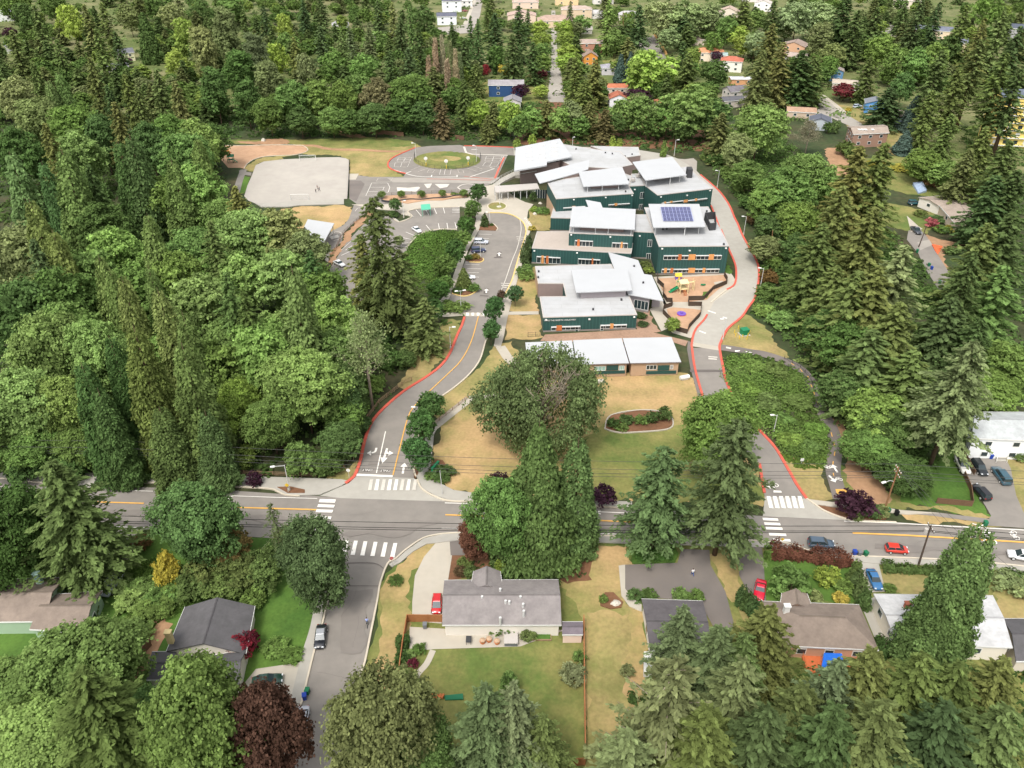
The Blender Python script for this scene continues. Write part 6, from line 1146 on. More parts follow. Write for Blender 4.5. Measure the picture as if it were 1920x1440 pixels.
# entrance block with the slanting roof
s2 = mk('low grey school entrance block under a slanting white roof by the play yard', 1200, 560)
block(s2, [(1150,508),(1196,506),(1214,540),(1218,560),(1181,553)], 4.6, M_greyw, ribs=False, coping=False)
E1 = G3(1181, 553, 4.6); E2 = G3(1218, 560, 4.6)
window(s2, E1, E2, 1188, 566, 1216.5, 577, shade=False, panes=4)
canopy(s2, [(1140.4,472.8),(1182.7,483.8),(1196.6,488),(1207.5,513.6),(1222,515.8),(1244,564),(1178,551.5),(1151,502)], [5.3]*8, seam=False, name='slanting_roof')
gx = G3(1229, 577); MB().box((gx.x, gx.y + .4, 1.9), (2.2, .4, 3.6)).build('door_pier', M_greyw, s2)
vents(s2, [(1189,500),(1206,531)], 5.3)
# middle-left block
s3 = mk('two storey green school block with a tan gravel lower roof and white raised roof', 1100, 450)
q = block(s3, [(997.5,464.8),(1007,434),(1067,433.5),(1190,437),(1183.4,475)], Z2, rm=M_grav)
A2, B2 = G3(997.5, 464.8, Z2), G3(1183.4, 475, Z2)
block(s3, [(1067,436.4),(1186.8,441.5),(1191,396),(1074,391)], Z3, z0=Z2 - .3, base=0)
A3, B3 = G3(1067, 436.4, Z3), G3(1186.8, 441.5, Z3)
block(s3, [(1032.5,408),(1039,385),(1080,386.5),(1075,409)], ZL)
P = canopy(s3, [(1073,386.8),(1192,392),(1190,429.8),(1068,424)], [Z3+1.6, Z3+1.6, Z3+2.3, Z3+2.3], posts=((.06,.06,Z3),(.4,.06,Z3),(.6,.06,Z3),(.95,.06,Z3))); clerestory(s3, P, Z3, .16, M_brown)
window(s3, A2, B2, 1006, 483, 1051, 492.5, panes=6, wood=((.2,.3,0),(.4,.5,1))); window(s3, A2, B2, 1083.5, 487, 1125.5, 495.5, panes=6, wood=((.62,.69,1),))
window(s3, A3, B3, 1077.5, 452, 1112, 461, panes=5, wood=((.13,.27,1),)); window(s3, A3, B3, 1147, 456, 1177.5, 465, panes=4, wood=((.55,.67,0),))
for u, v in ((1002, 470), (1082, 474)): wall_lamp(s3, A2, B2, u, v)
for u, v in ((1071, 440), (1144.5, 444)): wall_lamp(s3, A3, B3, u, v)
canopy(s3, [(1098,374.4),(1126,379.5),(1131,392),(1104,390)], [Z3+.6]*4, seam=False, name='link_roof')
# middle-right block with the solar panel
s4 = mk('two storey green school block carrying the blue solar panels', 1300, 450)
block(s4, [(1208,389),(1327.7,387.4),(1352,431),(1367,461),(1235.6,461.7),(1225.6,435)], Z3)
A4, B4 = G3(1235.6, 461.7, Z3), G3(1367, 461, Z3)
block(s4, [(1187.5,433.8),(1225.3,435.4),(1212,402),(1191,402)], Z3 - .35, base=.5)
A5, B5 = G3(1187.5, 433.8, Z3 - .35), G3(1225.3, 435.4, Z3 - .35)
P = canopy(s4, [(1216,382.3),(1311,382.3),(1322.6,424.6),(1225,426)], [Z3+2.3, Z3+2.3, Z3+3.1, Z3+3.1], posts=((.62,.03,Z3),(.9,.1,Z3),(.05,.05,Z3),(.93,.8,Z3),(.04,.9,Z3))); clerestory(s4, P, Z3, .3, M_greyw)
def on(P, u, v, up): # point on the slab's plane along the view ray
    n = (P[1] - P[0]).cross(P[3] - P[0]); d = ray(u, v); o = Vector((0, 0, CAM_H)); t = (P[0] - o).dot(n) / d.dot(n); r_ = o + d * t; return r_ + Vector((0, 0, up))
S = [on(P, *k, .25) for k in ((1238.4,389.6),(1293.4,389.6),(1300,415.4),(1243.9,415.4))]
mb = MB(); mb.add(S + [s_ - Vector((0, 0, .12)) for s_ in S], [(0, 1, 2, 3), (7, 6, 5, 4), (0, 4, 5, 1), (1, 5, 6, 2), (2, 6, 7, 3), (3, 7, 4, 0)]); sp_ = mb.build('solar_panel', M_solar, s4)
mb = MB()
for i in range(9):
    a, b = S[0].lerp(S[1], i / 8), S[3].lerp(S[2], i / 8); w_ = (S[1] - S[0]).normalized() * (.06 if i % 8 else .1); z = Vector((0, 0, .02)); mb.add([a - w_ + z, a + w_ + z, b + w_ + z, b - w_ + z], [(0, 1, 2, 3)])
for i in range(5):
    a, b = S[0].lerp(S[3], i / 4), S[1].lerp(S[2], i / 4); w_ = (S[3] - S[0]).normalized() * .07; z = Vector((0, 0, .025)); mb.add([a - w_ + z, a + w_ + z, b + w_ + z, b - w_ + z], [(0, 1, 2, 3)])
mb.build('panel_grid', M_solarf, sp_)
window(s4, A4, B4, 1243.5, 478.5, 1353, 487, panes=14, wood=((.25,.31,1),(.43,.55,0),(.78,.87,0)))
window(s4, A4, B4, 1240, 504, 1348.5, 511.5, panes=14, wood=((.04,.09,0),(.15,.2,1),(.46,.58,0),(.71,.76,0)))
for u, v in ((1241.5, 466), (1293, 469.5), (1361, 465)): wall_lamp(s4, A4, B4, u, v)
wall_lamp(s4, A5, B5, 1199.5, 442)
window(s4, A5, B5, 1213.5, 449.5, 1223, 462.5, shade=False, panes=2, wood=()); window(s4, A5, B5, 1211, 475, 1220.5, 487, shade=False, panes=2)
sc = MB(); c_ = [G(1320.4,412,Z3), G(1339,410.5,Z3), G(1341,431,Z3), G(1330,432,Z3)]
for i in range(4): a, b = c_[i], c_[(i+1) % 4]; sc.prism([a, b, b + (b - a).orthogonal().normalized() * .1, a + (b - a).orthogonal().normalized() * .1], Z3 - .05, Z3 + 2.4)
sc.build('equipment_screen', M_dark, s4)
vents(s4, [(1325,397),(1332,400),(1243,431),(1250,430),(1357,459)], Z3)
# back-left block
s5 = mk('two storey green school block beside the covered walkway, white raised roof', 1110, 350)
ZB = Z3
block(s5, [(1026,341),(1086,331),(1150,318),(1185,330),(1179,348.6),(1188,362.5),(1042.8,372.5)], ZB)
A6, B6 = G3(1042.8, 372.5, ZB), G3(1188, 362.5, ZB)
P = canopy(s5, [(1085,322.4),(1166.8,313),(1180,344.3),(1093.9,349.4)], [ZB+1.6, ZB+1.6, ZB+2.4, ZB+2.4], posts=((.1,.06,ZB),(.42,.06,ZB),(.78,.06,ZB))); clerestory(s5, P, ZB, .2, M_brown)
window(s5, A6, B6, 1140.5, 381, 1180, 386.5, panes=5, wood=((.28,.42,0),)); window(s5, A6, B6, 1056, 386.5, 1097, 391.5, panes=4, wood=((.4,.55,0),))
for u, v in ((1075.8, 374), (1135.5, 370), (1185, 366)): wall_lamp(s5, A6, B6, u, v)
canopy(s5, [(1002.7,326),(1105,299.5),(1103,317),(1086,323.5),(1012,343.5)], [ZB+.9]*5, seam=False, name='long_roof')
sb = MB(); a, b = G(1026,341,ZB), G(1042.8,372.5,ZB); sb.quad((a.x-.07,a.y,.1),(a.x-.07,a.y,ZB*.55),(b.x-.07,b.y,ZB*.55),(b.x-.07,b.y,.1)); sb.build('side_wall', M_tanw, s5)
vents(s5, [(1178,338),(1189,336),(1173,360),(1034,338)], ZB)
# back-right block
s6 = mk('two storey green school block at the bend of the back driveway, white tilted roof', 1270, 340)
block(s6, [(1209.6,347.3),(1202,322),(1290,312),(1312,333),(1336.5,353.2),(1233,365.6)], ZB)
A7, B7 = G3(1233, 365.6, ZB), G3(1336.5, 353.2, ZB)
block(s6, [(1180,348.8),(1209.3,347.2),(1200,325),(1184,326)], ZB - .3)
A8, B8 = G3(1180, 348.8, ZB - .3), G3(1209.3, 347.2, ZB - .3)
P = canopy(s6, [(1186,303.5),(1260.6,294),(1287.6,327.6),(1210,337.8)], [ZB+2.2, ZB+2.2, ZB+3, ZB+3], posts=((.62,.03,ZB),(.88,.1,ZB),(.05,.06,ZB))); clerestory(s6, P, ZB, .3, M_brown)
window(s6, A7, B7, 1240.5, 376, 1280, 382, panes=5, wood=((.1,.2,0),(.38,.5,0))); window(s6, A7, B7, 1281, 371.5, 1325, 379.5, panes=6, wood=((0.01,.18,0),(.48,.58,0)))
window(s6, A8, B8, 1199.5, 360, 1208.5, 372.5, shade=False, panes=2); window(s6, A8, B8, 1197.5, 382.5, 1206, 394, shade=False, panes=2)
for u, v in ((1239, 369), (1288, 366), (1331, 357)): wall_lamp(s6, A7, B7, u, v)
wall_lamp(s6, A8, B8, 1190, 355)
sc = MB(); g = G(1288, 330, ZB); sc.box((g.x + .6, g.y - .4, ZB + 1.5), (1.8, 3.2, 3.2)); sc.build('equipment_screen', M_dark, s6)
for u, v in ((1196,332),(1187,340),(1200,328)): g = G(u, v, ZB); MB().box((g.x, g.y, ZB + .5), (1.2, 1.0, .9), .5).build('roof_unit', M_cope, s6)
# hall
s7 = mk('school hall at the back with a big tilted white roof and twelve skylights', 1050, 290)
ZH = 8.5
block(s7, [(1050,299.8),(1054,270),(1129.6,281.6),(1163,283.8),(1186.5,308.5),(1150,316),(1103.3,313),(1086,318)], 6.8, M_brown, ribs=False)
block(s7, [(1107.7,273.5),(1196.7,275.7),(1201,291),(1168,296)], 5.6, M_brown, ribs=False)
b0 = block(s7, [(975,315),(978,284),(1045,268),(1062,292),(1048,303)], ZH - 1.6, M_brown, ribs=False, coping=False)
P = canopy(s7, [(967,276.5),(1049.4,259.7),(1072.7,293.2),(1025.3,303.2),(1025.3,309.5),(964,320)], [ZH, ZH, ZH, ZH, ZH, ZH], seam=False, name='tilted_roof', th=.5)
for i, (u0, v0) in enumerate(((989.5,277),(1013.5,273),(1037,268.5))):
    for j in range(4):
        u, v = u0 + j * .3, v0 + j * 8.0 - (0 if j < 2 else 0); pt = G3(u + 2, v, ZH)
        mb = MB(); mb.box((pt.x, pt.y, ZH + .22), (2.2, 1.1, .44), .08); mb.build('skylight', M_steel, s7)
Aw, Bw = G3(974, 322, 4.6), G3(1025, 311, 4.6)
window(s7, G3(975,315,ZH-1.6), G3(1048,303,ZH-1.6), 976, 320, 1006, 326, shade=False, panes=8)
for u, v in ((985, 326.5), (997, 326), (1020, 318)): g = G(u, v); MB().tube([(g.x, g.y, 0), (g.x, g.y, ZH - .5)], .16, 6).build('post', M_steel, s7)
vents(s7, [(1135,287),(1148,289),(1080,280)], 6.8); vents(s7, [(1172,294),(1185,290)], 5.6)
# covered walkway
s8 = thing('covered_walkway', 'long low grey canopy on slim posts leading to the school entrance', 'walkway')
canopy(s8, [(927,348.5),(1007,343.5),(1011.5,353.5),(929,360.5)], [3.4]*4, m=M_cope, posts=[(x / 7, y, 0) for x in range(8) for y in (.06, .94)], seam=False, name='walkway_roof')
wl = MB(); a, b = G(1003, 371), G(1026, 372); wl.quad((a.x, a.y, 0), (b.x, b.y, 0), (b.x, b.y, 3.2), (a.x, a.y, 3.2)); wl.build('entrance_glazing', M_glass, s8)
for k in range(6): t = a.lerp(b, k / 5); MB().box((t.x, t.y - .08, 1.6), (.14, .14, 3.2)).build('mullion', M_frame, s8)
s9 = thing('ramp', 'grey railed concrete ramp climbing to the hall beside the planting bed', 'ramp')
c = [G(921,348), G(940,336), G(965,326), G(1003,327), G(1004,334), G(966,334), G(945,343), G(926,353)]
MB().prism(c, 0, 1.0, zt=[.1,.6,1.1,1.3,1.3,1.1,.6,.1]).build('ramp_body', M_concg, s9)
rl = MB()
for a, b, za, zb in ((c[0],c[1],.1,.6),(c[1],c[2],.6,1.1),(c[4],c[5],1.3,1.1),(c[5],c[6],1.1,.6)):
    for h in (.5, 1.0): rl.tube([(a.x, a.y, za + h), (b.x, b.y, zb + h)], .04, 4)
    for k in range(5): t = a.lerp(b, k / 4); z = za + (zb - za) * k / 4; rl.tube([(t.x, t.y, z), (t.x, t.y, z + 1)], .035, 4)
rl.build('railing', M_steel, s9)
# portables
POR = 'white roofed portable classrooms'
for i, (c, lab, win) in enumerate([([(985,642),(1072.5,638.2),(1079.5,683.5),(990,688)], 'portable classroom with white roof mostly hidden by the broad old tree', ()),
    ([(1074.5,637.8),(1165.6,634),(1179.5,680.8),(1081.5,683.5)], 'portable classroom with white roof between two others, tan and green walls', ((1114,686,1136,695),(1160,685,1171,694))),
    ([(1167.6,634),(1259,632),(1277.4,678.7),(1181.5,680.8)], 'portable classroom with white roof nearest the concrete school road, tan and green walls', ((1211,684,1232,693),(1256,684,1263,692)))]):
    o = thing('portable_classroom', lab, 'portable classroom', group=POR); zt = hfrom(1269, 706, 679.5)
    Pp = W(c, zt); wp = inset(Pp, .45)
    mb = MB(); walls(mb, wp, .1, zt - .2, ribs=False); mb.build('wall', M_tanw, o)
    mb = MB(); n = 4; mb.prism(Pp, zt - .22, zt); mb.build('roof', M_roofm, o)
    mb = MB(); 
    for k in range(4): mb.prism([Pp[k], Pp[(k+1)%4], Pp[(k+1)%4].lerp(Pp[(k+2)%4], .012), Pp[k].lerp(Pp[(k+3)%4], .012)], zt - .3, zt - .03)
    mb.build('roof_edge', M_brown, o)
    lo, hi = (3, 2) if (wp[3] - Pp[3]).length < 2 else (0, 1)
    fr = sorted(wp, key=lambda q: q.y)[:2]; fr = sorted(fr, key=lambda q: q.x); A, B = fr[0].to_3d(), fr[1].to_3d()
    if win:
        for w_ in win: window(o, A, B, *w_, shade=False, panes=3, gl=M_glassg if i == 1 else M_glass)
        d = (B - A).xy.normalized(); nr = Vector((d.y, -d.x)); nr = -nr if nr.dot(-A.xy) < 0 else nr
        gp = MB(); u0, u1 = ((1114, 1172), (1211, 1268))[i - 1]
        for (a_, b_, v0, v1) in ((u0, u1, 694.5, 701.5), (*((1136.5, 1159.5), (1232.5, 1255.5))[i - 1], 684.5, 694.3)):
            p, q = wallpt(A, B, a_, v1), wallpt(A, B, b_, v0)
            c2 = (p + q) / 2; gp.box((c2.x + nr.x * .06, c2.y + nr.y * .06, c2.z), (abs((q - p).xy.length), .12, abs(q.z - p.z)), math.atan2(d.y, d.x))
        gp.build('green_panel', M_rib, o)
# shelter with the white roof at the wood edge, left
sh = thing('play_shelter', 'open play shelter with white roof at the wood edge below the gravel pitch', 'shelter')
canopy(sh, [(577,411),(626.5,418.5),(608,453),(560,447)], [5.2,5.2,4.6,4.6], posts=((.95,.05,0),(.95,.95,0),(.05,.05,0),(.05,.95,0)))
# ------------------------------------------------------------------ houses
ROOFM = {}
def roof_mat(c):
    k = 'shingle_%d_%d_%d' % tuple(c)
    return mat(k, c, .95, var=.12, scale=2.2, col2=tuple(int(x * .9) for x in c), scale2=.5)
def wall_mat(c): return mat('house_wall_%d_%d_%d' % tuple(c), c, .85, var=.04, scale=1.0)
def house(label, corners, he, hr, rc, wc, kind='gable', axis=0, over=.5, cat='house', name='house', group=None, wins=2, chimney=None, flat=False, px=True, z0=0):
    """corners: eave outline in the photo (back-left, back-right, front-right, front-left) at height he. axis 0: ridge runs left-right, 1: front-back"""
    o = thing(name, label, cat, group=group)
    add_house(o, corners, he, hr, rc, wc, kind, axis, over, wins, px)
    if chimney:
        u, v, hc, m = chimney; g = G(u, v, hr); b = MB().box((g.x, g.y, (hr - 1.2 + hc) / 2), (.9, .7, hc - hr + 1.2)).box((g.x, g.y, hc + .1), (1.1, .9, .2)); b.build('chimney', m, o)
    return o
def add_house(o, corners, he, hr, rc, wc, kind='gable', axis=0, over=.5, wins=2, px=True):
    C = [v.to_3d() + Vector((0, 0, he)) for v in (W(corners, he) if px else corners)]
    cx = sum(C, Vector()) / 4
    w = [c.lerp(cx, min(.2, over / (c - cx).length)) for c in C]
    if axis == 1: C = [C[3], C[0], C[1], C[2]]; w = [w[3], w[0], w[1], w[2]]
    # now ridge runs along C0->C1 direction; gable ends are C1-C2 and C3-C0
    M0, M1 = (C[0] + C[3]) / 2, (C[1] + C[2]) / 2
    ins = 0 if kind == 'gable' else .5 * (C[0] - C[3]).length / max(.01, (M1 - M0).length) * .9
    r0, r1 = M0.lerp(M1, ins), M1.lerp(M0, ins); r0.z = r1.z = hr
    rm, wm = roof_mat(rc), wall_mat(wc)
    t = Vector((0, 0, .22)); mb = MB()
    V = [C[0], C[1], C[2], C[3], r0, r1]; mb.add(V, [(0, 4, 5, 1), (2, 5, 4, 3)] + ([] if kind == 'gable' else [(3, 4, 0), (1, 5, 2)]))
    k = len(mb.v); mb.add([v - t for v in V], [(0, 1, 5, 4), (2, 3, 4, 5)])
    e = [(0, 1), (2, 3)] + ([(0, 4), (4, 3), (1, 5), (5, 2)] if kind == 'gable' else [(3, 0), (1, 2)])
    for a, b in e: mb.add([V[a], V[b], V[b] - t, V[a] - t], [(0, 1, 2, 3)])
    d = (r1 - r0).normalized(); nrm = Vector((-d.y, d.x, 0)) * .16; u_ = Vector((0, 0, .05))
    rf = mb.build('roof', rm, o)
    MB().add([r0 - nrm + u_ * .2, r1 - nrm + u_ * .2, r1 + u_ * 1.6, r0 + u_ * 1.6, r1 + nrm + u_ * .2, r0 + nrm + u_ * .2], [(0, 1, 2, 3), (3, 2, 4, 5)]).build('ridge_cap', roof_mat(tuple(int(x * .86) for x in rc)), rf)
    for a, b in ((0, 1), (2, 3)):
        fm = MB()
        dd = (V[b] - V[a]).normalized(); n_ = Vector((dd.y, -dd.x, 0)) * .06
        if n_.dot(V[a] - cx) < 0: n_ = -n_
        fm.add([V[a] + n_ + u_, V[b] + n_ + u_, V[b] + n_ - t, V[a] + n_ - t, V[a] + u_, V[b] + u_], [(0, 1, 2, 3), (0, 4, 5, 1)]); fm.build('gutter', M_frame, rf)
    mb = MB(); g = (w[0] - w[3]).length / 2; kz = he - .12
    for i in range(4):
        a, b = w[i], w[(i + 1) % 4]; mb.add([(a.x, a.y, -.1), (b.x, b.y, -.1), (b.x, b.y, kz), (a.x, a.y, kz)], [(0, 1, 2, 3)])
        if kind == 'gable' and i in (1, 3):
            m = (a + b) / 2; mb.add([(a.x, a.y, kz), (b.x, b.y, kz), (m.x, m.y, hr - .26)], [(0, 1, 2)])
    mb.build('wall', wm, o)
    if wins:
        for i in range(4):
            a, b = w[i], w[(i + 1) % 4]; mid = (a + b) / 2; n_ = Vector((b.y - a.y, a.x - b.x)); 
            if n_.dot(mid.xy - cx.xy) < 0: n_ = -n_
            if n_.dot(-mid.xy) <= 0: continue
            n_.normalize(); ln = (b - a).length; d2 = (b - a).normalized(); k = wins if ln > 7 else 1
            for j in range(k):
                for fl in range(1 if he < 4.4 else 2):
                    c = a + (b - a) * ((j + .6) / (k + .2)); z = (he - 1.35) if fl == 0 else he - 4.1
                    f = MB().box((c.x + n_.x * .03, c.y + n_.y * .03, z), (1.5, .12, 1.25), math.atan2(d2.y, d2.x)).build('window', M_frame, o)
                    MB().box((c.x + n_.x * .06, c.y + n_.y * .06, z), (1.26, .1, 1.0), math.atan2(d2.y, d2.x)).build('pane', M_glass, f)
def boxhouse(u, v, wd, dp, ang):
    """eave corners in world metres for a far house given its ground centre"""
    g = G(u, v); c, s = math.cos(ang), math.sin(ang)
    return [Vector((g.x + x * c - y * s, g.y + x * s + y * c)) for x, y in ((-wd/2, dp/2), (wd/2, dp/2), (wd/2, -dp/2), (-wd/2, -dp/2))]
BRW, GRY, DGR, TNR = (134, 121, 110), (138, 132, 130), (92, 90, 92), (160, 146, 134)
h1 = house('long grey shingled ranch house with white walls inside the wooden fence corner', [(833,1088),(1047,1087),(1053,1172),(829,1172)], 2.9, 4.6, GRY, (222,216,206), wins=0)
add_house(h1, [(888,1071),(938,1071),(943,1106),(882,1106)], 3.0, 4.3, GRY, (222,216,206), axis=1, wins=0)
A, B = G3(840, 1186), G3(1050, 1186); A.y = B.y = (G(940, 1172, 2.9).y + .5)
for u0, v0, u1, v1, nm, sh_ in ((871,1174,887,1182,'window',0),(903,1173,918,1177,'window',0),(962,1173,971,1183,'door',0),(985,1173,990,1175,'window',0),(1000,1173,1004,1175,'window',0)): window(h1, A, B, u0, v0, u1, v1, shade=False, panes=2 if nm == 'window' else 1, name=nm)
for u, v in ((904,1122),(976,1122),(981,1136),(955,1131),(948,1130),(938,1108),(938,1162),(982,1149)): g = G(u, v, 4.2); MB().tube([(g.x, g.y, 3.2), (g.x, g.y, 4.75)], .22, 8).build('roof_vent', M_steel, h1)
h2 = house('dark grey gabled house behind the tall maple, with tan chimney', [(407-60,1138),(478,1136),(461,1226),(312,1221)], 3.0, 5.2, DGR, (206,200,188), axis=1, wins=0, chimney=(318,1195,6.4,mat('chimney_tan', (196,178,130), .9)))
add_house(h2, [(385,1232),(462,1218),(448,1285),(370,1290)], 2.8, 4.4, DGR, (206,200,188), axis=0, wins=0); add_house(h2, [(285,1222),(330,1222),(330,1275),(275,1275)], 2.7, 3.4, DGR, (206,200,188), wins=0)
h3 = house('brown roofed house with pale green gable walls beside the bank', [(-120,1090),(122,1083),(85,1165),(-140,1168)], 3.2, 4.9, BRW, (150,172,146), wins=0, chimney=(72,1085,6.2,mat('chimney_green', (150,178,168), .9)))
add_house(h3, [(100,1115),(192,1108),(158,1186),(55,1180)], 3.0, 4.4, BRW, (150,172,146), wins=1)
h4 = house('low flat roofed dark grey house at the paved turning court', [(1203,1123),(1318,1127),(1336,1220),(1219,1220)], 3.0, 3.7, (96,92,94), (214,210,204), wins=1)
pl = MB(); c4 = W([(1206,1232),(1222,1232),(1226,1268),(1206,1270)]); pl.prism(c4, 0, 1.4); pl.build('porch', M_frame, h4)
h5 = house('brown hip roofed house with a blue tarpaulin on its deck', [(1422,1127),(1611,1134),(1648,1219),(1470,1211)], 3.0, 5.0, BRW, (190,150,124), kind='hip', wins=3, chimney=(1475,1141,5.6,M_frame))
add_house(h5, [(1466,1112),(1513,1113),(1524,1142),(1462,1140)], 3.0, 4.2, BRW, (190,150,124), axis=1, wins=0)
h6 = house('white flat roofed house behind the tall poplar', [(1638,1114),(1862,1117),(1899,1214),(1681,1206)], 3.6, 4.3, (190,190,190), (222,214,198), wins=2, chimney=(1701,1137,5.0,mat('chimney_brick', (150,90,70), .9)))
h7 = house('grey roofed house cut by the right edge below the white car', [(1880,1160),(2000,1160),(2010,1240),(1905,1240)], 3.0, 4.4, DGR, (206,196,178), wins=1)
h8 = house('pale grey roofed white house with front stairs above the driveway', [(1822,772),(1990,773),(2000,828),(1822,822)], 5.4, 7.0, (178,182,182), (226,228,228), wins=3)
stp = MB(); g0, g1 = G3(1873,838,0), G3(1877,868,0)
for k in range(9): t = g0.lerp(g1, k / 9); stp.box((t.x, t.y, (2.6 - k * .29) / 2), (2.2, .5, 2.6 - k * .29))
stp.build('stairs', M_concg, h8)
for sx in (-1.15, 1.15): MB().tube([(g0.x + sx, g0.y, 3.5), (g1.x + sx, g1.y, .9)], .06, 5).tube([(g0.x + sx, g0.y, 2.5), (g0.x + sx, g0.y, 3.5)], .05, 5).tube([(g1.x + sx, g1.y, 0), (g1.x + sx, g1.y, .9)], .05, 5).build('stair_railing', M_frame, h8)
shd = house('small garden shed with grey roof at the wooden fence corner', [(1054,1166),(1093,1166),(1093,1190),(1054,1190)], 2.2, 2.6, (120,112,118), (222,198,184), cat='shed', name='garden_shed', wins=0, over=.2)
